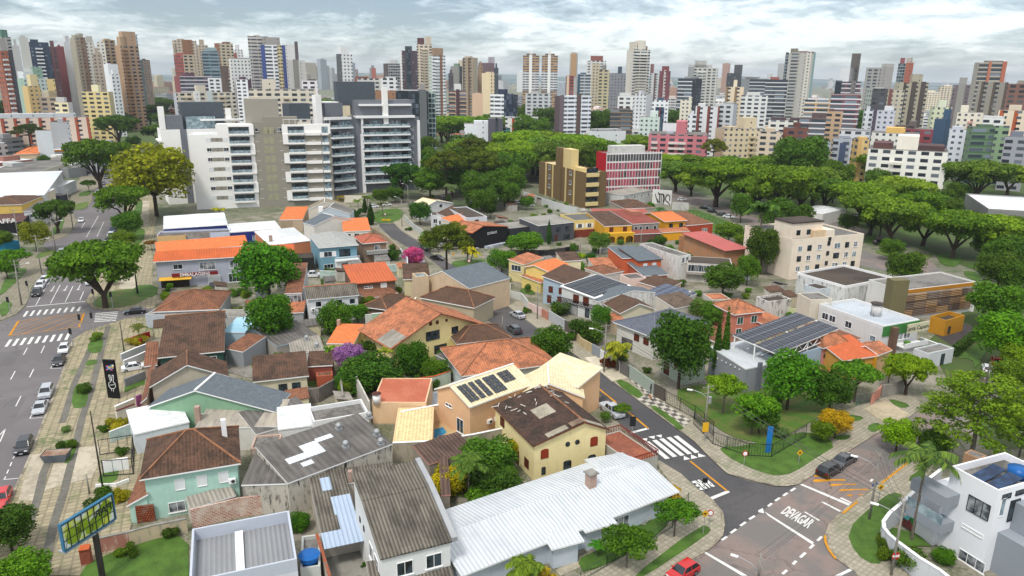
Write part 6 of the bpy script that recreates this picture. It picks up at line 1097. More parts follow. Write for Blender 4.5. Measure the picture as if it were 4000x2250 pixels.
X=lambda x:fp(s,(x,345))[0]; MB().box(X(330),X(412),-.12,-.01,0,s.h).build('grey_strip',GY,s.root); MB().box(X(375),X(915),2,9,s.h,s.h+10.6).build('roof_storey',GY2,s.root); MB().box(X(85),X(160),1,3,s.h,s.h+9).build('chimney',W1,s.root); MB().box(X(930),X(1000),1,3,s.h,s.h+8).build('chimney',W1,s.root); MB().box(X(170),X(380),.5,6,s.h,s.h+5.5).build('roof_room',GY,s.root); MB().box(X(600),X(1130),-.5,1,s.h+3.2,s.h+3.9).build('roof_beam',WHT,s.root); MB().box(X(420),X(790),.6,1,s.h,s.h+5).build('roof_glazing',RAIL,s.root); MB().box(X(780),X(1240),-.02,1,s.h-2,s.h+1.6).build('roof_wall',W1,s.root)
for j in range(6): s.win('f',X(370),s.h-3.5-3.9*j,2.2,2.0,'d')
for j in range(6): MB().box(-1.2,.0,1,12,s.h-4.8-3.9*j,s.h-4.2-3.9*j).build('balcony_slab',W1,s.root)
T('E2')
def greyblock(s,x0,x1,ys,wins,yr):
    X=lambda x:fp(s,(x,yr))[0]
    for j,y in enumerate(ys):
        z=fp(s,(x0,y))[1]; MB().box(X(x0),X(x1),-1.8,-.02,z-.35,z+.35).build('balcony_slab',WHT,s.root); MB().box(X(x0),X(x1)-.3,-1.75,-1.68,z+.35,z+1.3).build('glass_railing',RAIL,s.root)
        n=5 if x1-x0>400 else 2
        for i in range(n):
            xa=X(x0)+(X(x1)-X(x0))*(i+.12)/n; xb=X(x0)+(X(x1)-X(x0))*(i+.78)/n; MB().box(xa,xb,-.1,-.02,z+.36,z+2.7).build('balcony_opening',(GLS,CUR_,GLS,GLB)[(i*3+j*2)%4],s.root)
    for (x,y,dy,n_) in wins:
        for j in range(n_):
            q=fp(s,(x,y+dy*j)); s.win('f',q[0],q[1]-1,2.2,2.2,'dc')
s=house('grey_apartment_block','grey eight-storey apartment block with white balcony slabs right of the white block',(440,330),(865,315),(440,300),('E2',490,1330),'flat',0,GY,SLB,pd=.3,D=15)
greyblock(s,465,745,(440,573,692,808,922,1033,1145,1256),[(775,615,114,6)],330); X=lambda x:fp(s,(x,330))[0]
MB().box(X(845),X(885),-1.2,-.02,0,fp(s,(860,515))[1]).build('white_fin',WHT,s.root); MB().box(X(400),X(740),-.8,.5,s.h-.1,s.h+1).build('roof_beam',WHT,s.root); MB().box(X(310),X(385),1,4,s.h-2,s.h+10.5).build('chimney',W1,s.root); MB().box(X(0),X(275),4,10,s.h,s.h+7).build('roof_storey',GY2,s.root); MB().box(X(460),X(690),3,10,s.h+1,s.h+7).build('roof_room',GY,s.root); MB().box(X(400),X(640),3,10,s.h+7,s.h+7.5).build('roof_beam',WHT,s.root)
s=house('grey_apartment_block','taller grey apartment block with long white balcony slabs and end fin',(800,300),(1640,290),(800,280),('E2',890,1290),'flat',0,GY,SLB,pd=.3,D=17)
greyblock(s,880,1510,(425,532,634,737,838,938,1047,1160),[(1548,455,102,7)],300); X=lambda x:fp(s,(x,300))[0]
MB().box(X(1610),X(1640),-1.2,-.02,0,s.h-1.5).build('white_fin',WHT,s.root); MB().box(X(870),X(895),-1.2,-.02,0,s.h).build('white_fin',WHT,s.root); MB().box(X(800),X(1575),-1.6,4,s.h-.3,s.h+.7).build('roof_beam',WHT,s.root); MB().box(X(800),X(1570),2,10,s.h+.7,s.h+7.6).build('roof_storey',GY,s.root); MB().box(X(860),X(1540),-.4,2,s.h+5,s.h+5.8).build('roof_beam',WHT,s.root); MB().box(X(605),X(1115),6,12,s.h+5,s.h+15.5).build('roof_storey',GY2,s.root); MB().box(X(1170),X(1232),-.8,2,s.h-4,s.h+13.5).build('chimney',W1,s.root)
# ---------- brown and cream block, red pattern block ----------
T('C3'); BRW=wall('6e5a3c',.08); CRM=wall('d2bd86',.08)
s=house('brown_cream_apartments','brown four-storey apartments with cream balconies and tall cream stair tower',(258,192),(685,300),(925,298),('C3',250,492),'flat',0,BRW,M('cream_roof','cbb98a','ground',col2='a89a78'),pd=.6)
HB=s.h
for j in range(4): z=1.6+4.0*j; s.box('balcony_front',s.W+.02,s.W+.9,.8,s.D*.62,z-.6,z+.9,CRM); s.box('balcony_opening',s.W+.01,s.W+.06,.9,s.D*.6,z+.9,z+2.9,GLS); s.box('balcony_front',-.8,-.02,1,4,z-.6,z+.9,CRM)
for u in (.17,.33,.62,.80): s.box('cream_pilaster',s.W*u,s.W*u+.7,-.4,-.01,0,HB+.3,CRM)
s.win('f',[.25,.72],4,1.9,1.7,'w'); s.win('f',[.25,.72],8.2,1.9,1.7,'w'); s.win('f',[.25,.72],12.3,1.9,1.7,'w')
s.box('stair_tower',s.W*.42,s.W*.53,-.7,3.,0,HB+8,BRW); s.box('stair_tower_face',s.W*.53+.01,s.W*.70,.5,4.,HB-.6,HB+8,CRM); s.box('roof_frame',s.W*.7+.02,s.W*.85,2,5,HB-.6,HB+.9,CRM)
s=house('pattern_building','five-storey building with red and pink window panels in a white grid',(893,120),(1408,108),(820,112),('C3',935,520),'flat',0,wall('b01020',.05),SLB,pd=.3,D=11)
rg=random.Random(4); W_=s.W; nC=38
MB().box(0,W_,-.25,-.02,0,s.h).build('white_wall',WHT,s.root)
for c_,pr in (('a8123f',0),('8a0a22',1),('14161a',2),('b83a5c',3)):
    mb=MB()
    for j in range(5):
        z0=.6+s.h*j/5.1; z1=z0+s.h/5.1-.75
        for i in range(nC):
            k_=random.Random(i*31+j*7).choice((0,0,0,1,2,2,3)) if j<4 else 2
            if k_==pr: x=W_*(i+.12)/nC; mb.box(x,x+W_/nC*.84,-.32,-.26,z0,z1)
    o=mb.build('window_panels',M('panel_'+c_,c_,rough=.5),s.root); o['kind']='stuff'
fb=MB()
for i in range(0,nC+1,2): x=W_*i/nC; fb.box(x-.06,x+.06,-.7,-.33,.4,s.h+.6)
fb.build('white_fins',WHT,s.root); s.box('roof_room',W_*.15,W_*.75,3,8,s.h-.3,s.h+3,wall('c9c9c4',.2,'grime'))
# ================= TOWERS =================
FM={}
def fm(code):
    """'style:col[:col2]' -> facade material"""
    if code in FM: return FM[code]
    p=code.split(':'); st=p[0]; c=p[1]; c2=p[2] if len(p)>2 else None; k={}
    if st=='g': k=dict(pu=3.4,pv=3.1,wu=.42,wv=.42,wc='3a424a')
    elif st=='G': k=dict(pu=5.2,pv=3.2,wu=.6,wv=.5)
    elif st=='b': k=dict(pu=6.,pv=3.2,wu=.9,wv=.45,wc='39434c')
    elif st=='B': k=dict(pu=9.,pv=3.3,wu=.84,wv=.5,wc='39434c',band=c2 or 'd5d5d2',bandw=.25)
    elif st=='v': k=dict(pu=7.,pv=3.1,wu=.35,wv=.45,cst=c2 or '6a5040',cp=7.,cw=.3)
    elif st=='k': k=dict(pu=2.2,pv=3.2,wu=.86,wv=.8,wc='1b2733')
    elif st=='s': k=dict(pu=12,pv=3.2,wu=.06,wv=.3)
    elif st=='w': k=dict(pu=3.0,pv=3.1,wu=.5,wv=.4,wc='4a4f55')
    q=hexc(c); g_=sum(q)/3; c=tuple(min(.85,(x*.74+g_*.26)*1.12+.012) for x in q)
    FM[code]=M('facade_'+code,c,'facade',.8,amt=.12,**k); return FM[code]
TWN=[0]
def tower(label,p,dist,fr,f,sd,top=None,acc=None,bal=None,name='apartment_tower',cat='building',group=None,dmax=None):
    x0,x1,y=p[-3:]; tl=p[0] if len(p)==4 else CUR[0]
    if dist<600: dist+=200 if tl=='D1' else 75
    a=GD((tl,x0,y),dist); b=GD((tl,x1,y),dist); c=(a+b)/2; H=c.z; Wt=(b-a).length; vd=math.atan2(c.x,c.y)
    af=abs(fr); ang=R(25); w=(1-af)*Wt/math.cos(ang) if af>0 else Wt; d_=max(4,af*Wt/math.sin(ang)) if af>0 else w*.8; sg=1 if fr>0 else -1
    if af==0: ang=0
    d_=min(d_,dmax or 60)
    rz=-vd+sg*ang*(-1 if 0 else 1)
    # near corner: for left side visible the near corner is the front-left one
    cx,cy=c.x,c.y; r=thing(name,label,cat,(cx,cy,0),rz,group); s=Hs(); s.root=r; s.W=w; s.D=d_; s.o=0; s.h=H; s.org=Vector((cx,cy,0)); s.rz=rz
    # shift so that the silhouette is centred on c
    off=(w*math.cos(ang)-0)/2; 
    mb=MB(); x_0=-w/2; x_1=w/2
    mb.box(x_0,x_1,-d_/2,d_/2,0,H); mb.mi=[1]*6; mb.mi[2]=0; mb.mi[1]=2; mb.mi[0]=2
    mb.build('wall',[fm(f),fm(sd),SLB],r)
    tp=top if top is not None else '.3,.7,.07'
    for i,q in enumerate(filter(None,tp.split(';'))):
        q=q.split(','); u0,u1,hh=float(q[0]),float(q[1]),float(q[2]); m=fm('s:'+q[3]) if len(q)>3 else fm(sd if sd[0]=='s' else 's:'+sd.split(':')[1])
        MB().box(x_0+u0*w,x_0+u1*w,-d_*.3,d_*.3,H+.01,H*(1+hh)).build('roof_structure',m,r)
    if acc:
        for q in acc.split(';'):
            q=q.split(','); u0,u1=float(q[0]),float(q[1]); v0,v1=(float(q[3]),float(q[4])) if len(q)>4 else (0,1.0); MB().box(x_0+u0*w,x_0+u1*w,-d_/2-.6,-d_/2-.02,H*v0,H*v1+(.8 if v1==1 else 0)).build('facade_strip',fm(q[2].replace('/',':')) if '/' in q[2] else fm('s:'+q[2]),r)
    if bal:
        for q in bal.split(';'):
            q=q.split(','); u0,u1=float(q[0]),float(q[1]); bm=MB().box(x_0+u0*w,x_0+u1*w,-d_/2-1.6,-d_/2-.02,-.5,.65).mesh('balcony',M('balcony_'+q[2],q[2]))
            for k_ in range(1,int(H/3.15)): inst(bm,'balcony',r,(0,0,k_*3.15))
    return s
T('D1')
tower('orange-brown tower with white balcony stack at the far left edge',(-60,110,480),620,.35,'g:a0522c','g:a0522c','.2,.7,.12,9a9690','.7,1,40444c',"0.1,.5,d0d0cc")
tower('pale grey tower with green roof house behind the orange-brown tower',(-20,100,350),900,.3,'G:a8a49a','s:8f9a90','.1,.8,.08,4d7a68')
tower('light grey slab tower between the two left dark towers',(110,180,430),800,.0,'s:a9a9a6','s:a9a9a6')
tower('plain pale grey windowless tower third from the left edge',(175,262,352),760,.0,'s:b0afa8','s:b0afa8','.2,.7,.02')
tower('navy blue tower with white balcony column at the left',(265,455,400),820,.0,'g:1d3550','s:1d3550','.1,.5,.03,24384a',None,'.3,.68,d8d8d8')
tower('dark plum tower beside the red slab tower',(445,540,440),850,.0,'g:6a3f42','s:6a3f42',None,'0,.15,d6d6d2')
tower('dark red slab tower with white edge left of the beige group',(530,600,437),840,0,'s:7e3236','s:7e3236','.2,.5,.02')
tower('tall white slab tower left of the beige tower group',(560,690,395),860,.3,'s:d2d4d4','s:c6c8c8')
tower('tall beige tower with brown balcony column, third group from left',(655,800,360),820,.35,'g:9a8a72','s:a09880','.1,.5,.03;.55,.95,.05','.5,1,g/8a6a50')
tower('white gridded tower next to the beige group',(795,885,400),850,.0,'g:c6c2b4','s:b5b0a4','.2,.9,.07,a9a59a')
tower('slender white tower with dark windows left of the brown pair',(910,985,400),800,0,'g:cfcabb','s:c4bfb0','.2,.6,.01')
tower('light brown tower behind the slender white tower',(960,1080,375),860,.2,'G:a88a62','s:b09468','.1,.6,.01')
tower('big tan-brown tower with glass roof canopy at the left',(1080,1300,430),800,.25,'G:a5805a','s:b08a62','.1,.45,.10,b08f66;.25,1.0,.16,b08a62',None,'.05,.35,96704c')
tower('glass rooftop canopy volume above the tan-brown tower',(1130,1290,330),835,0,'k:a9c4cc','k:a9c4cc','-.05,1.1,.012,c2c8cc',dmax=9)
tower('narrow brown tower right of the tan-brown tower',(1318,1412,565),1000,.3,'g:8a7462','g:3a4640','.2,.5,.02')
tower('tan lower tower in front of the slender white tower',(870,960,505),780,0,'g:a5917a','s:a5917a')
tower('white low tower with plain side in front of the tan-brown tower',(975,1110,605),560,.3,'s:d6dadd','s:d6dadd','.1,.4,.01','.4,.75,9a7a5a,.62,.68')
tower('white lower building with dark window ends under the plain white tower',(1020,1125,700),520,.3,'g:d2d5d6','s:cfd2d3')
tower('pale green building with stepped roof at the left edge',(130,450,740),560,.3,'g:b5c4be','s:8fb09c','.1,.5,.12,c9d2d2;.5,.9,.2,7fa48e')
tower('yellow building with stepped cream roof at the left',(205,380,812),470,.3,'g:cfae5c','s:cfae5c','.4,1,.2,d6c486')
tower('cream and brown balcony building below the yellow one',(365,560,915),430,0,'G:b39a78','s:c9b894','.2,.9,.12,c9b894;.5,.9,.35,cdb060')
tower('pale yellow building front with dark windows beside the cream balconies',(512,680,965),400,-.25,'G:d8c890','s:b7b6b0','.1,.7,.1')
tower('yellow apartment building with two wings beside the avenue trees',(768,1065,865),450,-.15,'G:d6bf6e','s:b5a878','.35,.6,.13,e0d6a0')
tower('long brick-striped building with white roof on the far left',(-400,830,1110),400,0,'v:d2b8a0:a05038','s:c9c0b8','.1,.9,.12,b5babd',dmax=14)
tower('grey blank wall building in front of the brick-striped one',(470,650,1150),360,0,'s:a3a6a8','s:a3a6a8','.4,.7,.1')
tower('white blank building left of the big avenue tree',(330,480,1230),340,0,'s:c4cdd2','s:c4cdd2','')
T('D1')
tower('cream and brown tower behind the red brick tower',(1625,1850,385),900,0,'g:b8a68c','s:a89878','.2,.5,.02','.4,.82,8a5a30','.02,.1,c9bda4')
tower('brick red tower with cream front at the second skyline group',(1635,1830,515),840,.45,'G:c2ad8a','G:a5422c','.1,.6,.02')
tower('cream tower in the middle of the second skyline group',(1845,1960,425),950,0,'g:b5a488','s:a5967c')
tower('teal glass banded tower in the second skyline group',(1900,2060,485),850,0,'B:4a7080:8fa4aa','s:4a6878','.2,.9,.05,7f9aa0')
tower('brown-edged cream tower right of the teal tower',(2020,2195,410),900,.25,'G:c6b48e','s:8f5a34','.5,.9,.02')
tower('white and brick low tower behind the white arched tower',(2190,2290,470),950,0,'g:cfd0cf','s:c9c9c9',None,'0,.4,9a5038,.8,.95')
tower('white tower with rows of round dark windows',(2155,2360,555),750,.1,'g:d9d8d2','s:c8c6be','0,1,.01,7a746c')
tower('purple and white low block with roof terraces',(1640,2000,720),560,.15,'B:6a4c62:dcdcdc','s:8f3f45','.2,.5,.06,6a3c50')
tower('white block with brown centre tower strip',(1960,2210,735),560,0,'G:d2d3d4','s:d2d3d4','.5,.8,.22,5f4a40','.5,.78,5f4a40')
tower('white corner building with purple side',(2225,2370,750),540,-.25,'G:d5d6d8','s:5c3a50','.2,.6,.05')
tower('cream residential block with glazed bays behind the dark roof storey',(1635,2220,870),440,.05,'G:c9bda6','s:a9adb5','.35,.5,.14,c9bda6','.28,.38,d9d9d4;.5,.6,b9c4c2',"0.1,.25,c9bda6;.7,.85,c9bda6")
T('D2')
tower('tall pale tower left of the blue-edged tower',(-80,110,345),800,0,'b:b5aca0','s:b5aca0','.3,.6,.015')
tower('white tower with royal blue edges and yellow strip',(40,290,435),780,0,'B:24408a:d8dadc','s:24408a','.1,.75,.10,8f8a84','.02,.17,24408a;.17,.62,B/d8d8da/d8d8da;.62,.8,b/c9b473/c9b473;.82,.98,24408a')
tower('grey tower with wide roof slab right of the blue-edged tower',(285,460,570),760,0,'s:b0aeaa','s:a5a39f','.0,.6,.22,c4c4c2;.5,.68,.26,5a4a50','.35,.62,7a766e')
tower('slim white tower with dark left side standing alone',(755,905,510),720,.32,'g:d6d6d4','g:55575a','.1,.8,.09,d6d6d4',None,)
tower('brick and grey little tower in the distance',(1070,1130,640),1500,.3,'s:b0553a','s:7f8488')
tower('dark arched-top tower with white curved front',(1200,1355,600),900,.3,'k:d0d0ce','g:5a4a48','.3,.95,.06,c9c9c6')
tower('dark plum tower with pointed glass spine',(1357,1520,480),850,0,'g:4a3540','s:4a3540','.3,.7,.06,2f3a3c','.35,.62,k/2f3d40;.0,.12,d2d0cc')
tower('tall cream tower with dark plum crown',(1515,1660,420),900,0,'G:c6b69a','s:b8a888','.05,.5,.08,5a2c30;.55,.95,.1,bfae92',None,'.3,.7,cfc4ae')
tower('white and green balcony tower beside the cream crowned tower',(1625,1785,525),780,.2,'b:d6d8d8','g:b9c6b8','.2,.9,.10,9a7a5a','.6,.75,8a5a3a','.2,.55,dcdedf')
tower('grey-green stepped tower with dark side',(1835,1945,625),950,-.25,'s:85857c','k:3c4a48','.3,.8,.05,6a8a72')
tower('tall brown-beige ribbed tower in the centre of the skyline',(1950,2092,545),800,-.3,'v:96836a:6e5a44','s:b3a387','.1,.6,.02')
tower('mauve tower behind the pale yellow tower',(2100,2250,595),900,0,'s:6a5058','s:6a5058','.6,1,.10,9a8f98')
tower('pale yellow tower with balconies in front of the mauve tower',(2130,2250,690),720,0,'s:dcc494','s:dcc494','.3,.9,.02','.72,1,G/cfb88c')
tower('dark slate narrow tower edge right of the pale yellow tower',(2245,2287,640),760,0,'g:3c4450','s:3c4450')
tower('brown narrow tower between ribbed and yellow towers',(2095,2140,620),820,0,'g:9a7850','s:9a7850')
tower('dark narrow tower left of the grey-green tower',(1815,1862,690),900,0,'g:4a3f48','s:4a3f48')
tower('cream and brick balcony building with plum windows',(1820,1985,850),560,0,'B:d2b48a:6a3038','s:cfc0a0','.3,.7,.12,c9c9c4','.4,.6,4a2a34')
tower('peach tower block in front of the brown-beige tower',(2040,2140,880),520,0,'s:d2a884','s:d2a884','.3,.7,.01')
tower('white office with dark blue panels near the centre trees',(2210,2470,890),520,-.15,'b:dde0e4','k:243050','.3,.6,.1','.6,1,k/2a3658')
tower('black glass office with grey concrete spine and green lattice side',(1320,1620,855),420,0,'k:23262a','s:4a4e50','-.03,1.04,.012,a9aaaa;.75,.9,.1,8a8884','.73,.95,s/5c6062')
tower('green lattice glass wing of the black office',(1625,1695,870),422,0,'k:a9c4b4','k:a9c4b4','')
tower('brick-fronted low office with terraces behind the roof storey',(930,1175,740),560,.1,'G:c9c6c0','s:8a4a34','.0,.5,.03,8a4a34')
tower('cream and brown flat building behind the grey blocks',(800,1315,860),460,0,'s:c9b894','s:c9b894','','.45,1,9a6a40')
tower('white terraced block right of the brick-fronted office',(1175,1330,735),560,0,'G:cfd0d0','s:c4c4c2','.3,.9,.02')
tower('cream glazed residential block behind the greige stair core',(-60,550,840),440,0,'G:c9bda6','s:c2b59c','.2,.4,.14,c9bda6',None,'.05,.15,c9bda6;.5,.6,c9bda6')
tower('white block with dark window column beside the palm trees',(430,580,760),520,0,'G:d5cdd0','s:d2d2d2','.4,.9,.02,4a4a50')
tower('dark purple-grey stair tower with green glass annex by the woods',(2190,2330,1115),400,0,'s:4f4c58','s:4f4c58','','.5,.62,k/1d2630')
tower('white flat office attached to the purple-grey stair tower',(1965,2190,1165),410,0,'s:d6d8dc','s:c9ccd2','.4,1,.08,d2d6da')
tower('green glass annex right of the purple-grey stair tower',(2333,2400,1205),402,0,'k:2f9a7c','k:2f9a7c','')
T('D3')
for i,(a,b) in enumerate(((105,258),(283,433))): tower(('left','right')[i]+' of the two identical orange and white striped towers',(a,b,525),1000,0,'b:b58a54','s:b08450','.2,.8,.03,6a5a48;.38,.56,.08,d8d8d2','.38,.56,dcdcd6;0,.38,b/c4c4c4/c4c4c4,.45,.75;.56,1,b/c4c4c4/c4c4c4,.45,.75')
tower('slim orange and grey tower right of the twin towers',(545,622,510),1000,.15,'s:a9aaa8','s:b8b8b4','.2,.9,.03','0,.8,b58a54,.66,1')
tower('brick red low tower in front of the slim orange tower',(510,585,715),850,0,'G:9a3f2c','s:9a3f2c','.2,.6,.01','.1,.4,d0b494')
tower('white tower with brick crown behind the yellowish tower',(705,885,575),950,0,'G:c4c4be','s:bdbdb6','.2,.85,.08,8a4638')
tower('blue and white banded tower beside the yellowish stepped tower',(620,745,700),850,.2,'B:8f9aa0:dcdedf','s:2c5670','.2,.6,.03')
tower('tall yellowish beige tower left of the grey block',(755,835,600),800,0,'g:b8a888','s:b0a080','.3,.6,.01')
tower('stepped yellow-green balcony tower',(820,920,660),780,0,'G:b5a878','s:a39870','.3,.7,.08,7a7a70')
tower('grey brick-patterned tower with dark blue roof box',(920,1075,690),850,0,'g:7d7f86','s:7d7f86','.5,.75,.12,34465a')
tower('tallest cream tower with crown turrets at the centre of the skyline',(1085,1305,470),900,.25,'B:b8b0a0:d6d4cc','s:cfc8b8','.05,.3,.10,c9c0a8;.35,.8,.12,d0c8b4;.85,.9,.05,8a7a68',None,'.2,.85,dcd8ce')
tower('white and brown slim towers right of the tallest tower',(1303,1385,690),950,0,'v:b5b8b8:6a5050','s:b0b0b0','.0,.4,.18,7a4a48')
tower('dark red tower with white window column',(1393,1497,670),800,0,'g:7a3038','s:6f2c34','.2,.85,.08,7a3038','.4,.6,b/c9b0a8/c9b0a8')
tower('cream stepped tower with dark roof line right of the dark red tower',(1665,1945,640),900,0,'G:b5b5ac','s:a9a9a2','.2,.6,.12,a5a49c;0,.8,.05','.0,.2,8a8e8e','.3,.6,d0d0ca')
tower('white and black banded tower in front of the cream stepped tower',(1568,1795,740),720,-.4,'B:3a3c44:d6d8da','k:30383c','.3,.9,.03,8a8c8a')
tower('dark slate tower pair on the right of the centre',(2030,2170,690),950,0,'g:3e4348','s:3e4348','.45,1,.16,4a4d50')
tower('pair of cream ribbed towers below the dark slate tower',(2020,2190,820),650,0,'v:d2bd98:8a7458','s:d2bd98','.4,.6,.12,d9c8a4')
tower('dark grey and white banded office at the right centre',(2170,2420,745),800,.3,'B:3c4046:c9cbcc','s:8a8f90','.1,.5,.03,6a6a6c')
tower('white tower block with brown corner strip left of the woods',(405,750,905),520,.15,'b:d9dbe2','s:5a4548','.25,.6,.01,d9dbe2','.53,.66,5c4540,0,1.04;.0,.12,6a5860')
tower('grey balcony tower behind the white hotel-like block',(130,370,880),700,0,'G:b5b8b8','s:a5a8a8','.2,.5,.04')
tower('white chequered building in front of the cream tower',(1000,1150,905),600,0,'G:cfcfca','s:c4c4c0','.1,.8,.06')
tower('white building cluster with pale side wing at centre right',(1150,1320,890),580,-.3,'g:c9cbcc','s:c2c6cc','.3,.5,.08')
tower('white building with blue facade and orange vertical sign',(1325,1480,945),520,0,'g:d6d8da','s:c9ccd0','.3,.7,.05,30506a','.22,.75,k/24507a,0,.86;.45,.55,d8552c,.35,.85')
tower('unfinished concrete frame building among the trees',(930,1140,1035),520,0,'B:4a4038:8a7a6a','s:7a6a5c','.1,.9,.04,6a5a4e')
tower('pale mint low building with dark windows',(1210,1395,1100),470,0,'g:b8cabf','s:b8cabf','.5,.9,.15,c2d2c8')
tower('white and pink low building wing above the pink block',(1425,1560,1160),420,0,'s:d2d4d8','s:d2d4d8','')
tower('pink apartment building with white balconies',(1300,1840,1255),385,0,'G:c4606a','s:c05a64','.46,.65,.35,c05a64;.3,.42,.03,8a9098',None,'.05,.16,d8c8c0;.34,.64,dcd0c8')
tower('cream apartment building with stepped gabled roofline',(1920,2400,1210),400,.2,'g:cdb98e','s:bfab84','.1,.35,.05;.5,.8,.28,cdb98e',None,'.6,.74,cfc0a0')
tower('white and brown narrow-balcony building behind the pink block',(1735,1960,1000),470,0,'v:c9c8ca:7a4038','s:c9c8ca','.1,.4,.05')
tower('grey-white slab building with glass terraces right of centre',(1950,2130,980),470,-.2,'G:b8babc','s:aaaeb5','.3,.9,.03,9a9c9e')
tower('white slim building with curved balconies',(1665,1740,1075),455,0,'G:cfd2d4','s:c9ccd0')
tower('cream tower block beside the white and blue building',(1590,1700,940),560,0,'g:d0c8b0','s:c9c0a8','.7,1,.06')
tower('white banded building with terrace at right of centre',(2165,2415,900),560,0,'G:c9cac6','s:c4c4c0','.2,.7,.06','.0,.3,d8dadc,.0,.5')
T('D4')
tower('tall grey-beige tower with teal edge at the right',(170,450,505),850,.0,'s:a8a59c','s:8f9a98','.15,.4,.06,77705c;.4,.75,.03,8a7a74;.75,.95,.02,7a4440','.2,.48,B/8f8c84/b5b3ab;.7,.86,g/c4beb0;.93,1,6a8f90;0,.1,k/8a9a98')
tower('pale grey slab left of the tall grey-beige tower',(97,200,600),880,0,'s:a9acae','s:a9acae','')
tower('black and white banded offices below the tall grey-beige tower',(-20,190,750),700,0,'B:33373c:c9cccd','s:8a8f92','.2,.6,.04,9a4a40')
tower('dark banded tower with tall brown mast wall',(640,880,770),640,0,'B:6a4048:c9cacc','k:3a3c40','.15,.8,.2,c4c6c8;.5,.85,.40,5a544e','.0,.25,k/30363c;.62,.8,6f6a66')
tower('grey concrete lattice tower right of the mast wall tower',(930,1185,640),850,0,'G:8f8f8c','s:8c8a86','.55,1,.06,9a9792','.55,1,8f8c88')
tower('glass and brick tower behind the brown ribbed tower',(1230,1375,600),900,0,'k:8fa09c','s:a5522f','.1,.4,.08,8a3a40;.5,.9,.08,a59a8c','.5,1,a04c2e')
tower('beige tower with dark ribs and white window columns',(1200,1520,780),560,.1,'v:a59a80:4c423c','s:b3ab8c','.45,.8,.12,a39a80','.45,.6,4a403c;.75,.9,4a403c')
tower('pale green-grey tower with brown stripe beside the ribbed tower',(1130,1290,850),540,0,'g:b9ae94','s:aeb5a0','.1,.3,.01','.1,.3,7a4038')
tower('black gridded facade tower behind the pale green-grey one',(930,1135,835),600,.3,'G:4a484c','g:a3ab9c','.2,.8,.02')
tower('tall tower under construction with orange panels at far right',(1950,2255,590),700,.15,'B:6a5c50:b5b0a4','s:a39c90','.3,.9,.02,7a7468','.35,.45,b5603a,.4,1;.85,1,b0552c,.5,1')
tower('grey ribbed tower in front of the construction tower',(1990,2270,775),560,0,'v:8a8478:5c5148','s:96907f','.3,.7,.01')
tower('brown gridded tower on the right edge',(2270,2480,790),600,.0,'G:7a5040','s:8a8072','.4,.8,.04')
tower('mauve and grey stepped tower left of the construction tower',(1750,1915,800),750,0,'g:6e5f62','s:7a6a6c','.3,.75,.12,8f8d88','.3,.7,8a8880')
tower('pale yellow-green tower block near the right',(1535,1735,1010),480,.1,'g:c4c9a0','s:bcc29a','.3,.7,.12,c9d0b0')
tower('cream white tower with pink balconies at the right',(1790,2035,1060),470,0,'g:d9d0b8','s:cfc5a8','.1,.4,.12,dcd2b8',None,'.45,.65,d8a8a0')
tower('light grey and plum building with curved balconies',(915,1000,1030),480,0,'G:c9cdd2','s:b9bdc4','.2,.6,.05')
tower('grey-violet apartment front beside the curved balconies',(990,1205,1040),470,0,'g:b8bac8','s:b0b2c0','.5,.9,.08,c9ccd2','.05,.2,4a3c50')
tower('dark teal slab building among the white blocks',(1575,1730,1120),440,-.3,'s:1f4868','s:1f4868','.6,1,.18,24506e')
tower('white building with round windows beside the teal slab',(1720,1890,1220),400,0,'g:c4c8d2','s:b9bfc9','.1,.7,.06')
tower('dark green apartment building near the right edge',(1880,2275,1195),385,.15,'B:5c7a58:4a6a48','g:6a8860','.2,.6,.04,4c6a4a','.62,1,G/7a9a6a')
tower('yellow-topped tall narrow building with balcony stack',(795,960,1310),330,.35,'g:d9b45c','G:c9a04a','.3,.9,.04,d9a830','.0,.3,d0a040',)
tower('long white residential building with brown mansard roofs',(960,1700,1400),320,0,'G:dcd8cc','s:d6d2c6','.05,.3,.12,5c3430;.35,.62,.28,dcd4c0;.62,.95,.10,4a2c2c','','.3,.45,dcd8cc')
tower('white building with ochre roof block behind the long white one',(980,1430,1250),400,0,'g:d2cfc4','s:cfcbbf','.3,.7,.12,d9a82c')
tower('crimson-banded low building with dark hip roof',(1200,1560,1210),420,0,'G:8a2030','s:c9b89a','.0,.5,.06,4a3c3a;.35,.55,.16,5f524e')
tower('brown brick building with dark roof room at right centre',(150,380,1200),370,.1,'G:7a4030','s:8a4a34','.4,.65,.1,6a3428')
tower('cream stepped building at the left of the right quarter',(-90,130,1240),370,0,'G:cfb898','s:c4ad8c','.3,.7,.08')
tower('brown and white striped balcony building',(300,550,1110),430,0,'B:5f4a48:d6d4d8','s:8a7a6c','.45,1,.1,5a4440')
tower('white row building with plum mansard roofs',(10,370,1130),440,0,'G:d2cfc4','s:c9c6ba','.05,.45,.05,4a3438;.55,.95,.05,4a3438')
tower('white office with long terraces at right centre',(350,600,940),520,0,'B:c0924c:d2d4d4','s:c4c6c8','.1,.9,.02')
tower('long white banded building beneath the mast wall tower',(600,880,890),500,0,'B:7a4048:d6d8dc','s:c9ccd0','')
tower('sand and brown building with balconies beside the hilltop tree',(560,710,1050),460,0,'G:b8946a','s:c9a878','.1,.4,.05,6a4a38')
tower('blue-grey panel building in the right quarter',(620,790,1300),350,0,'G:9fa4b0','s:8f95a3','.3,.9,.05','.4,.75,34466a,.2,.9')
tower('grey box-topped white building at right quarter',(680,960,1230),390,0,'G:c4c4c8','s:b9b9bd','.5,1,.03,8f8f93')
tower('pale blue-grey stepped building behind the hilltop tree',(380,600,1330),350,0,'G:9aa5b0','s:7f8a99','.1,.5,.08')
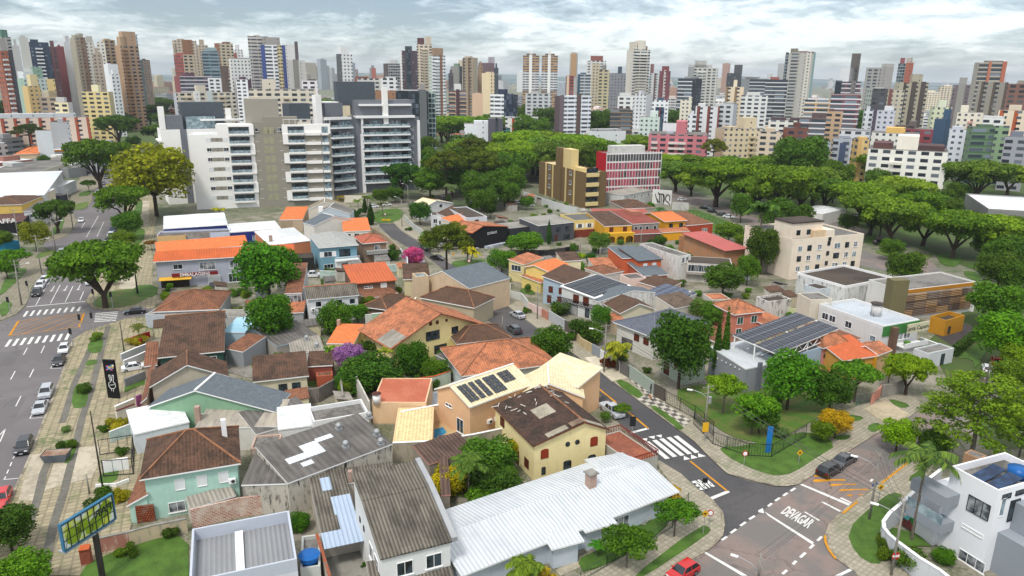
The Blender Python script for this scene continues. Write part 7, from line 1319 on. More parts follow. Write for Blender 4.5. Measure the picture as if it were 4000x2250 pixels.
tower('orange and cream towers at the far right edge',(2180,2480,1040),450,0,'v:d2bfa0:a5522f','s:c9b89a','.3,.7,.08')
tower('white long low building below the construction tower',(2030,2230,1110),440,0,'G:cfd0cc','s:c4c4c0','0,1,.03')
tower('grey low house block at the lower right edge',(2240,2480,1290),370,0,'G:8f9098','s:9a9ca4','.2,.7,.1,6a7080')
T('D3')
tower('white house-like building with hipped grey roof by the woods',(700,1075,1230),400,.2,'s:c9cfd2','s:d6d8da','.1,.9,.05,9a9c9a')
tower('red-brick glazed low building at the left of the woods',(-60,245,1110),470,0,'v:d2cfc8:a0452c','s:c9c9c4','-.02,1.02,.02,9a9c9c')
# small far towers at the horizon and filler city
rg=random.Random(11)
PAL=['c9c9c5','d2d0c8','b8a890','a9aaa8','cfc0a0','8a8c90','d8d8d6','b07a5a','9aa5ad','c4b48c','9a5a44']
GRP='small buildings of the distant city'
def filler(n,xr,yr,wr,hr,group,label,name='city_building'):
    base={}
    for i in range(n):
        px=rg.uniform(*xr); py=yr[0]+(yr[1]-yr[0])*rg.random()**1.0; P=G(('N',px,py)); k_=(rg.randrange(11),rg.randrange(4))
        if k_ not in base:
            c=PAL[k_[0]]; w,d_,h=((1,.8,1),(1,1,.6),(1.3,.7,1.6),(.9,.9,1.1))[k_[1]]; mb=MB().box(-.5,.5,-.5,.5,0,1); mb.mi=[1,1,0,0,0,0]
            base[k_]=(w,d_,h,c)
        w,d_,h,c=base[k_]; W_=rg.uniform(*wr)*w; D_=rg.uniform(*wr)*d_; H_=rg.uniform(*hr)*h; m=MB().box(-W_/2,W_/2,-D_/2,D_/2,0,H_).box(-W_*.2,W_*.25,-D_*.2,D_*.2,H_+.01,H_+2.4); m.mi=[2,2,0,0,0,0]+[1]*6
        rf=(SLB,SLW,M('orange_far_roof','b5603c','ground',col2='8a4a34'),SLW)[rg.randrange(4)]; o=m.build(name,[fm(('g:','G:','b:')[i%3]+c),fm('s:'+c),rf],loc=(P.x,P.y,0),rz=R(-23+rg.uniform(-6,6)+(90 if i%2 else 0))); tag(o,label,'building',group)
filler(85,(1700,4100),(460,600),(11,22),(6,16),'low-rise blocks between the woods and the towers','low-rise city block among the apartment buildings behind the woods')
filler(120,(2100,4300),(385,480),(14,28),(10,30),'mid-rise blocks in front of the skyline towers','mid-rise city block at the foot of the skyline towers')
filler(26,(-200,420),(500,720),(10,20),(5,10),'low-rise blocks on the left of the avenue','low building with plain walls beyond the left side of the avenue')
filler(50,(620,2200),(385,460),(18,30),(8,20),'mid-rise blocks behind the apartment complex','mid-rise city block behind the grey and white apartment complex')
filler(60,(450,4200),(338,366),(16,26),(38,88),'pale towers of the far skyline','pale narrow tower far behind the skyline buildings','far_tower')
filler(70,(500,4300),(322,375),(40,90),(15,60),'tiny blocks of the far horizon city','tiny pale city block near the horizon')
mb=MB()
for i in range(1500):
    x=rg.uniform(-5000,6500); y=rg.uniform(1500,6500); w_,h=rg.uniform(8,26),rg.uniform(4,14); mb.box(x,x+w_,y,y+rg.uniform(8,24),0,h,rg.randrange(4))
o=mb.build('distant_city',[M('far_white','c4c6c6'),M('far_cream','b5ab98'),M('far_roof','9a6a54'),M('far_grey','8a8f92')]); tag(o,'carpet of tiny houses reaching the horizon','city',kind='stuff')
# ================= WHITE MODERN HOUSE, BOTTOM RIGHT =================
T('A4')
WM_=wall('e2e3e6',.05); GM=wall('8b9198',.05)
s=house('modern_house','white modern three-storey house with roof solar collectors at the bottom right corner',(1600,490),(2010,705),(2060,368),10.3,'flat',0,WM_,SLB,pd=.9)
a=fp(s,(1752,735)); b=fp(s,(1915,975)); s.win('f',(a[0]+b[0])/2,b[1],b[0]-a[0],a[1]-b[1],'dc'); a=fp(s,(1690,1215)); b=fp(s,(1855,1420)); s.win('f',(a[0]+b[0])/2,b[1],b[0]-a[0]+.6,a[1]-b[1],'wc'); a=fp(s,(1690,985)); b=fp(s,(1870,1130)); s.win('f',(a[0]+b[0])/2,b[1],b[0]-a[0],a[1]-b[1],'shut')
s.win('r',[1.2],6.9,.8,2.2,'lg'); s.win('r',[1.5,3.6],9.0,1.4,.6,'d'); s.win('r',[3.2],5.9,1.6,2.6,'d')
for i in range(2): x=s.W*(.28+.34*i); MB().slab([(x,1.2,9.75),(x+s.W*.28,1.2,9.75),(x+s.W*.28,4.6,10.5),(x,4.6,10.5)],.1).build('solar_collector',M('collector_blue','1c2c44','glass',rough=.12,col2='2a4262'),s.root)
MB().tube((s.W*.62,6.2,9.4),(s.W*.62,6.2,10.6),1.0,1.1,16).build('blue_water_tank',BLU,s.root,True)
MB().box(-2.6,.0,-.6,5,0,6.6).build('side_block',WM_,s.root); MB().box(-2.9,1.6,-2.2,-.02,2.9,4.1).build('balcony_base',GM,s.root); MB().box(-2.9,1.6,-2.2,-2.1,4.1,5.2).build('glass_railing',RAIL,s.root); MB().box(-2.9,1.6,-2.2,-.02,6.2,7.6).build('grey_canopy',GM,s.root)
MB().box(s.W,s.W+1.8,3.2,9,0,8.2).build('side_block',GM,s.root); MB().box(s.W,s.W+4.5,1.4,3.18,0,4.9).build('side_block',GM,s.root); MB().box(s.W+1.82,s.W+6,4,12,0,7.4).build('side_block',WM_,s.root); MB().box(s.W*.1,s.W+8,8,17,0,8.9).build('rear_block',WM_,s.root)
s2=bar('perimeter_wall','curved white perimeter wall around the modern house garden',[(1515,515),(1350,640),(1190,790),(1060,900),(1005,975),(1012,1030),(1060,1090),(1130,1150),(1320,1290),(1500,1400),(1700,1560)],2.6,wall('c9cbce'),.3,cap=WHT)
patch('deck',[(1390,790),(1500,800),(1480,1060),(1300,1100),(1150,1000),(1300,850)],.18,M('red_deck','7a3a30','ground',col2='5f2c26')); patch('lawn',[(1230,950),(1340,830),(1470,870),(1470,960),(1400,1040),(1250,1010)],.2,M('artificial_turf','1f7a2c')); patch('pool_edge',[(1170,950),(1310,815),(1330,850),(1215,980)],.22,M('turquoise_strip','5fb5b0')); patch('lawn',[(1060,1030),(1300,1090),(1420,1200),(1200,1200),(1040,1080)],.18,GRS)
P=G((1395,960)); r=thing('pool_cover','crumpled blue pool cover lying on the turf by the modern house','pool cover',(P.x,P.y,.2)); MB().ball((0,0,.15),1.5,12,sq=.2).ball((1.1,.6,.15),.9,10,sq=.25).build('cover_sheet',M('blue_cover','10308a'),r)
r=bar('pergola','brown timber pergola frame beside the modern house',[(1380,650),(1550,740)],3.0,BRN,.25,z0=2.75,cat='pergola'); 
s=house('brick_chimney_block','small brown chimney block behind the modern house roof',(1708,375),(1745,390),(1800,350),9.5,'flat',0,'9a7a5c',SLB,pd=.1,D=1.6,W=1.8)
# ================= WALLS, GATES AND FENCES =================
T('B3')
for lab,p,h,m,cat in (('grey-green street wall with two recessed panels below the round tree',[(1020,835),(1235,985)],2.5,wall('9aa59a',.1),'wall'),('black sliding gate in the grey-green wall',[(1242,1000),(1335,1050)],2.3,M('black_gate','1c1e21','slats',col2='101113',pv=.3),'gate'),('dark grey garage gate between white and grey-green walls',[(945,812),(1020,855)],2.2,M('dark_gate2','4a4e54','slats',col2='35383c',pv=.3),'gate'),('short white street wall beside the dark garage gate',[(848,730),(945,815)],1.9,wall('d5d5da'),'wall'),
 ('grey street wall panels in front of the solar house',[(322,362),(462,445)],2.4,wall('a9adb0'),'wall'),('black gate right of the grey wall panels',[(462,448),(530,480)],2.5,M('black_gate'),'gate'),('pale pink low street wall beside the townhouses',[(142,290),(262,345)],1.8,wall('d2b9b4'),'wall'),('terracotta pillar wall at the end of the pink wall',[(262,345),(318,378)],2.0,wall('b07864'),'wall'),('white paneled wall by the upper gardens',[(-20,190),(80,210),(140,280)],1.9,wall('c4c8c4'),'wall'),
 ('old cream wall with stone pillars and grille',[(548,530),(600,600),(700,655)],1.9,wall('bba982',.3,'grime'),'wall'),('grey door panel beside the old cream wall',[(700,652),(762,690)],2.2,GM,'gate'),('white wall with arched top by the palms',[(770,700),(835,745)],1.9,wall('d2d2d4'),'wall')):
    bar('street_wall' if cat=='wall' else 'street_gate',lab,p,h,m,.22,cat=cat)
T('C2'); bar('street_wall','long grey street wall with white posts up the cul-de-sac',[(1400,700),(1480,780),(1585,850)],2.0,wall('b5b9b4'),.2); bar('street_wall','grey wall beside the small street trees near the black house',[(1730,920),(1810,1000)],2.2,wall('8f9690'),.2); bar('street_wall','white rail fence wall at the mid-street corner',[(2225,1235),(2400,1345)],1.6,WHT,.15,cat='fence'); bar('street_wall','long pale wall at the base of the grey apartment blocks',[(830,515),(1000,515),(1230,470)],3.0,wall('d2ccba'),.3)
T('C3'); bar('street_wall','long white-grey wall behind the brown and cream apartments',[(110,480),(480,600),(690,650)],3.2,wall('c4c6c4'),.3); bar('street_wall','black metal fence wall of the dark commercial houses',[(0,1030),(330,1030),(630,985)],2.0,M('black_gate'),.15,cat='fence'); fence('thin wire fence on the green bank by the boulevard',[(1640,640),(1900,720),(2220,870)],1.8,sp=2.)
T('A3'); fence('dark steel fence around the corner lawn garden',[(1590,20),(1760,190),(1880,232),(2070,290),('A4',40,300),('A4',340,130)],2.2,DK,sp=.4,thick=.045); T('B3'); fence('dark steel fence between the checkered pavement and the garden',[(1345,1060),(1600,1190),(1760,1330)],2.4,DK,sp=.4,thick=.04)
T('A3'); fence('low green mesh fence along the white house lawn',[(1540,720),(1400,940),(1210,1060),(830,1270),(600,1400)],1.5,M('green_mesh','3c5240'),sp=.5); T('B4'); fence('teal railing in front of the pink house gate',[(780,1110),(920,1080),(1000,1010)],1.6,M('teal_rail','2f6a64'),sp=.3); bar('street_wall','pink and grey sloping front wall under the street trees',[(910,1100),(1000,1010)],1.8,wall('c98a78'),.25); bar('street_wall','dark grey stone wall beside the pale drive',[(1000,1010),(1110,1000),(1190,960)],2.2,wall('8a867e',.3,'grime'),.3)
T('A1'); fence('black iron grille enclosure above the small lawn',[(850,260),(1150,215),(1140,420),(880,440)],2.6,DK,sp=1.2,thick=.06); bar('yard_wall','white panel wall below the iron grille enclosure',[(885,455),(1110,420)],1.8,WHT,.2,cap=WHT); bar('yard_wall','white garden wall edging the small square lawn',[(830,650),(1010,640),(1120,600)],.6,WHT,.2); bar('yard_wall','white-framed green glass panel beside the hedge',[(950,195),(1150,120)],1.9,M('pale_glass_fence'),.15,cap=WHT)
# garden building behind corner fence
# ================= TREES =================
UM=1.0
W_G='umbrella trees of the green belt'; W_L='umbrella tree in the green belt along the boulevard'
def many(kind,L,label,group,**k):
    for q in L: j_=random.Random(q[0]*7+q[1]); k2=dict(k); k2.setdefault('col',j_.choice(('4f7420','5f8426','486c20','57782a','4a6a2c')) if kind=='umb' else None); tree(label,kind,q[:2],q[-1]*(1.22 if kind=='umb' else 1.15)*j_.uniform(.85,1.15),.92*j_.uniform(.8,1.12),group=group,**k2)
T('C4'); many('umb',[(180,330,440),(450,330,400),(120,480,380),(560,430,330),(900,480,430),(1250,430,470),(1420,540,320),(1000,610,430),(1200,650,480),(1500,750,440),(1800,770,460),(2130,800,480),(2380,800,360),(1100,190,380),(1420,150,320),(1380,310,260),(1620,300,260),(2000,270,430),(2300,290,280),(330,430,330),(-80,400,380)],W_L,W_G)
T('C3'); many('umb',[(1560,260,370),(1700,350,280),(1950,260,460),(2300,300,420),(2230,400,360),(1450,180,220),(100,130,380),(320,170,300),(700,170,300),(520,120,420),(200,60,360),(820,90,300),(1150,40,260),(-100,90,360),(1650,180,300),(2050,200,300),(2400,200,300)],W_L,W_G)
T('D3'); many('umb',[(100,1270,420),(350,1290,420),(600,1290,420),(250,1370,440),(500,1380,430),(750,1370,380),(60,1400,400),(900,1390,300),(1150,1330,300)],W_L,W_G); many('rnd',[(200,1060,260),(330,1090,200),(830,1080,260),(900,1010,200),(1550,1100,200),(120,980,220),(830,930,160),(1180,1110,140),(1420,1140,120),(1060,1190,130),(2350,1060,220),(2180,1100,160)],'round tree between the mid-rise blocks','trees between the mid-rise blocks',col='3c5c1e')
T('D2'); many('umb',[(1800,1040,330),(2000,1050,340),(1900,1110,350),(2100,1120,300),(1750,1130,280),(2250,1090,260),(2350,1140,300),(1560,1170,170),(650,860,330),(690,790,220),(620,950,180)],W_L,W_G); many('arau',[(1780,1340,420),(2060,1300,360),(2080,1400,340),(1620,1330,200),(2350,1300,260)],'dark araucaria in the woods behind the grey blocks','araucarias of the woods',col='42561c')
T('C2'); many('arau',[(1790,110,360),(2110,130,340)],'dark araucaria in the woods behind the grey blocks','araucarias of the woods',col='42561c'); many('rnd',[(1700,230,260),(1920,220,270),(2130,440,300),(2350,380,280),(2260,430,200),(2300,130,260),(1600,150,220),(2000,300,280),(1850,320,220),(2230,260,280),(2060,400,260),(1550,60,200),(2400,240,260),(1980,60,260),(2150,560,200),(2380,480,200)],'dark round tree in the woods','round trees of the woods',col='3a5c1c')
T('D4'); many('rnd',[(800,1120,200),(1250,1110,120),(1440,1120,110),(2330,1280,140),(1900,1420,200),(300,1430,360),(2100,1180,150),(1560,970,90),(870,1170,120)],'round tree between the right-hand tower blocks','trees among the right-hand towers',col='3a5c1c')
T('C4'); many('rnd',[(300,120,360),(640,330,300),(1040,360,200),(1800,470,200),(1640,560,220),(1720,620,200),(760,760,160),(1080,730,170),(1180,1000,200),(1300,1180,260),(2200,1200,300),(2330,1260,300),(2250,1060,300),(2100,960,260),(300,700,200),(100,680,260),(950,700,160)],'dark tree under the umbrella canopy','understorey trees of the boulevard',col='3a5a1c')
T('D1'); AV='trees lining the far avenue'; many('umb',[(1080,1010,300),(1400,1020,260),(1200,900,280),(1480,880,250),(1330,800,200),(1520,800,180),(1480,1220,240),(1100,1110,240),(1500,1100,220),(1560,960,170),(1440,760,130),(1010,1060,220),(1280,840,180),(1160,960,240),(1420,930,200)],'dense umbrella tree over the far end of the avenue',AV,col='36541a')
tree('huge umbrella tree beside the petrol station canopy','umb',(880,1270),540,1.15,'3a5a1a'); tree('dense dark tree at the left edge below the yellow buildings','dns',(60,960),380,.8,'2a4518'); tree('dark spreading araucaria left of the cream balconies','arau',(225,1000),280,.8); tree('grey-green leafless-trunk tree before the yellow apartments','umb',(765,980),230,1.1,'55653c'); tree('small dark pine between white slab towers','arau',(630,800),120); tree('wide dark pine under the beige towers','arau',(790,850),180); tree('small dark tree below the tan-brown tower','rnd',(1180,780),130,.8,'2a4518')
T('C1'); tree('big yellow-green spreading tree in front of the white apartment tower','rnd',(1420,230),680,.78,'6a7a18'); tree('large umbrella tree overhanging the upper avenue','umb',(1150,520),440,1.1,'3f6418'); tree('lower bushy tree under the big yellow-green tree','rnd',(1190,770),240,.9,'38601c'); tree('large spreading dark umbrella tree at the avenue crossing','umb',(930,1110),760,1.05,'3f661c'); tree('yellowish small crown behind the crossing umbrella tree','rnd',(1160,920),220,.7,'50701c')
tree('dark umbrella tree on the left verge by the pole','umb',(510,640),330,1.2,'35511e'); tree('olive yellowish street tree left of the avenue','rnd',(320,870),250,.9,'5f7020'); tree('leafy young tree at the left edge above the lawn','str',(140,1080),270,1.0,'4a7a20'); tree('low bushy tree at the left edge beside blue shed','rnd',(20,920),180,.8); tree('small street tree by the upper median','str',(830,400),150,.8); tree('dark conifer between the white halls','dns',(410,190),130,1.3,'2c5018'); tree('small garden palm at the foot of the white tower','pclump',(2070,640),190,.8,'8a8a2c')
tree('bare-trunk small tree by the tan building','str',(1420,960),120,.9,'6a5a3c'); tree('tree at the left edge beside the lawn','rnd',(50,1180),200,.8,'44701c'); tree('lawn tree right of the crossing','str',(1060,1290),130,.8)
T('A1'); tree('dark leafy tree at the bottom left corner','rnd',(60,1010),430,.8,'33501c'); tree('bright green tree at the bottom left edge','rnd',(170,1420),460,.7,'44741c')
for i,(lab,x,y,w,c) in enumerate((('round yellow-green shrub beside the mint house porch',1050,760,170,'7a801c'),('dark green clipped shrub behind the billboard',860,760,220,None),('pale grey-green ball shrub on the pavement planter',565,175,90,'5a7a5a'),('leafy shrub with grass strip beside the skip',575,300,150,None),('hedge of dark shrubs by the cream curved wall',910,160,110,None),('yellow-green low hedge beside the curved wall',1050,130,190,'8a8a20'),('self-sown bush on the rough lawn wall',1500,1060,170,None),('low weeds along the rough lawn',1100,1240,160,'4a6a20'),('small shrub inside the iron grille',1060,370,120,None))): tree(lab,'bush',(x,y),w,1,c)
T('B1'); tree('small flowering bush in the upper pavement planter','bush',(830,590),100,1.2,'5a7a2c'); tree('bushy shrub in the long pavement planter','bush',(720,1050),140); tree('red-leaved cordyline palms at the red planter','palm',(1200,500),140,.7,'4a5a2c'); tree('low yellow-red hedge inside the red planter','bush',(1190,620),190,.6,'7a7a20')
T('C2'); tree('large bright leafy tree over the middle of the left block','rnd',(100,1180),560,.85,'3f741a'); T('B2'); tree('large lower crown beside the blue shed','rnd',(120,400),380,1.0,'3a6a1c')
for lab,k,x,y,w,hr,c in (('dense round garden tree beside the white house','dns',690,390,290,1.1,'3a6018'),('open round tree right of the dense garden tree','rnd',885,370,170,.8,'44701c'),('small tree near the tan house porch','rnd',970,290,140,.7,'50701c'),('purple flowering tree in the central garden','rnd',810,745,270,.7,'6f5296'),('broad dark tree mass in the central garden','dns',970,870,520,.62,'2c5418'),('dark green tree left of the purple-garden mass','dns',800,960,220,1.0,'2c5418'),('tall leafy tree in front of the yellow chalet','dns',1360,740,280,1.2,'346018'),('bushy garden tree beside the curved garden wall','dns',1570,860,250,.85,'3f6018'),('small palm-like papaya tree by the pale yellow house','palm',640,690,110,1.2,'55801c'),('light green shrub behind the dark tree mass','bush',1010,690,200,1.1,None),('yellowish garden palm beside the chalet wall','palm',1120,710,160,.9,'7a8a2c'),('spiky white-trunk shrub on the patio planter','bush',1420,1000,150,1.2,'3a5a28'),('feathery patio shrub beside the planter','bush',1530,1000,130,1.4,'3a5a28')): tree(lab,k,(x,y),w,hr,c)
T('A2')
for lab,k,x,y,w,hr,c in (('golden-green round bush behind the metal roof house','dns',1680,585,320,.75,'8a8a14'),('feathery palm in the back garden','palm',1850,450,330,.8,'40602c'),('dense garden tree next to the yellow house','dns',2030,390,480,.85,'3a6424'),('dark garden tree against the yellow house wall','dns',2100,590,420,.75,'365a20'),('light green low shrub mass by the white roof','bush',2000,740,330,.9,'44701c'),('shrub mass between golden bush and palms','bush',1860,650,260,1.1,None),('tall dark shrub between parapet building and brick wall','dns',370,960,190,.9,'2f5c18'),('tiny potted palm in the concrete courtyard','bush',935,1350,50,1.2,None)): tree(lab,k,(x,y),w,hr,c)
T('A3')
for lab,k,x,y,w,hr,c in (('yellowish papaya tree at the corner of the yellow house','rnd',35,330,150,1.1,'8a8a1c'),('orange-green clumping palms by the street pavement','pclump',1340,600,240,1.0,'8a7a1c'),('open leafy young tree on the corner lawn strip','str',1430,880,400,.95,'3f6a1c'),('wide leafy young tree before the white roofed house','str',1010,1140,500,.8,'3c641c'),('broad-leaved banana plant by the white house','palm',740,1170,150,.6,'3a7a20'),('tall feathery palm clump in front of the white metal roof','pclump',170,1200,400,1.1,'5f7a2c'),('yellowish palm clump at the bottom edge','pclump',290,1360,200,.9,'9a8a1c'),('white and blue flowering hydrangea bush','bush',1140,960,100,.7,'9aa5b0'),('bush beside the palm clump by the fence','bush',1270,790,110,1,None)): tree(lab,k,(x,y),w,hr,c)
T('B3')
for lab,k,x,y,w,hr,c in (('dense dark tree overhanging the side street','dns',330,620,350,.95,'3a5c18'),('tall narrow tree in the old cream wall garden','rnd',770,410,170,1.1,'3a6a20'),('bushy garden below the tall narrow tree','bush',680,530,280,1.2,None),('dark shrub behind the grey street wall','bush',430,345,190,1,None),('yellowish palm cluster beside the grey tile house','pclump',960,560,280,1.0,'7a8a2c'),('large perfectly round dense tree on a tall trunk','rnd',1480,640,500,1.1,'33541a'),('round tree behind the twin cypresses','rnd',1760,390,230,.8,'38601c'),('grey-green tree beside the pink house','rnd',1650,340,200,.8,'4a6a3c'),('light open street tree by the utility pole','str',1860,1010,360,1.1,'55801c'),('light green street tree over the corner fence','str',2110,1190,400,1.0,'50801c'),('brown dry bush on the pavement','bush',850,810,150,.9,'5a3020'),('small green shrub in the grey house yard','bush',1180,880,90,.9,None),('street shrub near the silver car','bush',130,365,70,1.3,None),('low shrubs along the white garden wall','bush',960,750,160,1.1,'3a5a1c'),('small tree beside the parked pickup','str',960,1210,170,.7,'4a6a20'),('white flowering bush near the pickup','bush',690,1110,150,.8,'a9a5a0'),('street tree foliage by the tan drive','bush',500,590,90,1.4,'44701c'),('garden tree right of the cream annex','rnd',1860,230,0.1,.1,None)):
    if w>1: tree(lab,k,(x,y),w,hr,c)
tree('left one of the twin tall cypresses','cyp',(1768,940),1,1.2,'2f5218',base=True,W=3.3); tree('right one of the twin tall cypresses','cyp',(1835,930),1,1.35,'335618',base=True,W=3.3)
T('B4')
for lab,k,x,y,w,hr,c in (('large lively green tree in front of the blue-grey block','rnd',200,930,440,.95,'3f741c'),('darker tree right of the lively green tree','rnd',560,1030,340,.95,'385c1c'),('wide flat-crowned tree before the orange roofs','str',790,900,440,.9,'44701c'),('yellow-green street tree above the pale drive','umb',1240,850,370,1.2,'5a8018'),('small palm beside the white entrance','palm',1080,790,180,.8,None),('spiky palm on the white office terrace','palm',1280,670,110,.6,None),('large bright tree at the right edge beside the hedge','rnd',2080,560,460,.8,'4a7a18'),('round tree behind the white pier of the louvred building','rnd',2000,270,430,.75,'40681c'),('tree crown at the right edge lower','rnd',2200,760,260,.9,'4f7418'),('huge tufted conifer with bare radiating branches at the right edge','fir',1860,1180,900,.8,'5a7a24'),('bright bushy tree behind the huge conifer','rnd',2120,900,300,.8,'4a6a1c'),('tree in the yard of the cream apartments','rnd',-120,0,0.1,1,None)):
    if w>1: tree(lab,k,(x,y),w,hr,c)
T('A4')
for lab,k,x,y,w,hr,c in (('orange-tinged tree on the corner lawn edge','rnd',600,100,250,.8,'8a8018'),('green tree left of the orange-tinged tree','rnd',480,170,190,.8,'50701c'),('round bright street tree on the lower street','rnd',1140,200,290,.8,'5f8a14'),('tall queen palm beside the modern house','palm',1390,380,500,1.15,'4a6a3c'),('dark garden tree behind the queen palm','dns',1450,260,260,1,'3a5a20'),('small clipped tree by the glass doors','dns',1540,1260,190,.7,'3a6a18'),('second tufted conifer at the far right edge','fir',2250,120,420,.9,'4a641c'),('blue-green prostrate shrub behind the fence','bush',100,190,190,.7,'4a6a50'),('dense hedge shrub on the curved wall corner','bush',1070,1240,200,1.2,'44601c'),('garden hedge inside the corner wall','bush',1250,1320,300,1.0,'3a5a1c'),('garden tree behind the corner fence','rnd',-60,20,300,.9,'335a1c'),('ivy mass hanging on the curved wall','bush',1000,1150,130,1.4,'4a601c')): tree(lab,k,(x,y),w,hr,c)
T('C3')
for lab,k,x,y,w,hr,c in (('flat green tree in front of the dark commercial house','rnd',120,950,300,.6,'3f6a1c'),('blurry green tree before the arched house','rnd',820,940,200,.8,'4a6a2c'),('small dark conifer beside the slate-roofed house','dns',745,1090,90,1.2,'2c5a1c'),('dark tree mass below the glazed house','rnd',2000,1290,360,.7,'35581c'),('bright upright tree right of the glazed house','rnd',2230,1190,210,1.1,'3f6a18'),('dark leafy tree against the cream apartments','rnd',2370,980,280,1.3,'3a541c'),('weeping palm-like tree by the boulevard','palm',2370,600,330,1.1,'40602c'),('bright tree left of the weeping palm','rnd',2170,600,200,1.1,'3f641c'),('shrub beside the golden house garden','bush',1370,940,160,1,None),('yellow-flowered shrub at the street corner','bush',1410,1370,110,1,'6a7a1c'),('palm-like plant by the graffiti wall','palm',1400,640,110,.6,'2f5a2c'),('small round tree beside the graffiti wall brown roof','rnd',1010,600,90,.9,'3a5a1c'),('garden tree in the grey row house','rnd',1310,620,70,1.3,'3a6a1c'),('tall green column shrub on the dark house','cyp',350,850,90,.8,'2f5a2c'),('tree above the green bank','rnd',2050,850,260,.6,'4a701c'),('round tree on the slope by the salmon roof','rnd',2180,930,160,.7,'4a6a1c'),('tree in front of the pink building','str',1550,60,140,1.5,'4a7a1c'),('araucaria before the cream gabled building','arau',1910,20,230,1.1,'4a5a1c'),('courtyard tree by the long white wall','rnd',140,570,130,.8,'3a641c'),('small orange-flower shrub on brown roof yard','bush',1590,1340,110,1,None),('shrubs at street corner below row houses','bush',670,1080,80,1,'6a8a1c')): tree(lab,k,(x,y),w,hr,c)
T('C2')
for lab,k,x,y,w,hr,c in (('vivid magenta flowering tree on the side street','dns',1485,1060,200,.8,'a84a90'),('street tree in front of the white row house','rnd',1640,930,190,.8,'44702c'),('olive street tree left of the black house','rnd',1890,850,250,.7,'5a7020'),('yellowish palm clump before the black house','pclump',1990,950,190,.9,'8a8a1c'),('dark tree beside the white gable house','rnd',1545,660,210,.8,'2c5418'),('leafy tree right of the black house','rnd',2320,1120,260,.8,'3f6a1c'),('large round tree right of the grey blocks','rnd',1640,370,340,.7,'40681c'),('dark umbrella tree in front of the grey blocks','umb',1370,290,320,1.3,'2c541c'),('small tree at the foot of the grey blocks','rnd',1170,510,150,.8,None),('second small tree by the tall brown pole','rnd',1310,490,150,.8,None),('slim palm by the parking strip','palm',960,560,100,1,None),('palm beside the slim palm','palm',1050,530,110,1,None),('grey palm near the parked white cars','palm',1190,580,110,.8,'5a6a50'),('silvery palm behind the white gable house','palm',1840,430,150,.9,'4f6650'),('narrow cypress on the cul-de-sac corner','cyp',1080,680,130,.5,None),('dark slim shrub left of the cypress','cyp',1025,600,90,.5,None),('orange-leaved palm bush under the grey block','pclump',775,520,110,.7,'7a6a2c'),('round tree near the orange patch house','rnd',2210,640,110,1,'2f541c'),('dark hedge beside the brown cube house','bush',1300,1080,160,1,'2f501c'),('hedge along the white modern house','bush',930,680,130,1,'2f541c'),('pine-like shrub near the sheet warehouse','bush',1290,1010,90,1,None),('small shrub by the street pole','bush',1440,830,60,1,None),('roadside shrub row by the white rail fence','bush',2330,1330,150,.9,'3f6a1c'),('long roadside shrub row below the rail fence','bush',2260,1390,110,.9,'4a701c')): tree(lab,k,(x,y),w,hr,c)
T('B2'); tree('narrow street conifer beside the parked silver car','dns',(2005,360),60,1.6,'2f5a1c'); tree('roadside shrubs at the bend of the side street','bush',(2140,200),130,1,'3f6a20')
# ================= CARS =================
CG_='cars parked along the avenue'
T('B1')
for lab,k,c,x,y,az in (('white hatchback parked just below the lower zebra crossing','hatch','white',557,690,157),('black sedan parked behind the white hatchback','sedan','black',513,792,157),('silver estate car parked mid-way along the cobbled pavement','suv','silver',402,1068,157),('silver sedan parked behind the silver estate car','sedan','silver',350,1200,157),('white car in the upper queue at the left kerb','hatch','white',383,92,157),('second white car in the left kerb queue','suv','white',350,140,157),('black pickup-like suv at the head of the left kerb queue','suv','black',320,205,157),('white suv waiting under the umbrella tree','suv','white',787,108,157),('white sedan parked in the pale blue yard','sedan','white',1172,848,60),('dark car in front of the packaging shop','hatch','dark',1853,152,157)): car(lab,k,c,(x,y),az)
car('black sedan turning on the cross street beside the red sign','sedan','black',(1175,365),247,name='moving_car'); T('A1'); car('dark suv driving down the avenue lane edge','suv','dark',(207,312),157,name='parked_car'); car('red car cut off at the left frame edge','hatch','red',(15,760),157); car('second red car hidden under the corner tree','hatch','red',(-10,900),157)
T('C1')
for lab,k,c,x,y,az in (('white sedan driving past the side-street mouth','sedan','white',767,745,157),('silver-white car at the left kerb above the umbrella tree','suv','silver',580,1050,157),('dark green-grey car left of the umbrella tree','hatch','dark',487,1185,157),('blue car in the right kerb row','sedan','blue',1062,838,157),('white car in the right kerb row','suv','white',1045,888,157),('black car in the right kerb row','hatch','black',1015,940,157),('white car at the near end of the right kerb row','hatch','white',1005,968,157),('white suv on the upper avenue by the lawn','suv','white',922,485,157),('grey car above the white suv','sedan','grey',970,398,157),('dark grey car in the upper queue','sedan','grey',1002,342,157),('white car in the middle of the upper queue','hatch','white',1010,315,157),('black car at the back of the upper queue','hatch','black',1037,283,157),('white car near the far bend of the avenue','suv','white',1068,213,157),('small blue car at the far end of the avenue','hatch','blue',1150,70,157),('white car at the petrol station','hatch','white',660,118,70),('white sedan in the lot beside the black shop sign','sedan','white',110,878,80),('silver car in the lot next to the white sedan','sedan','silver',205,858,80),('red car under the huge umbrella tree','hatch','red',985,130,157)): car(lab,k,c,(x,y),az)
T('B2'); car('silver hatchback on the side street below the bend','suv','silver',(2020,275),-25); T('B3'); car('silver sedan parked on the side street pavement','sedan','silver',(50,395),-32); car('dark suv with spare wheel on the side street','suv','grey',(20,525),-25); car('silver pickup parked behind the ruined-roof house','pickup','silver',(870,1225),155)
T('A3'); car('bright red hatchback at the bottom edge of the street','hatch','red',(1490,1400),232); T('A4'); car('black suv parked on the yellow hatching','suv','dark',(540,515),52); car('dark grey sedan parked ahead of the black suv','sedan','grey',(665,430),52)
T('C2')
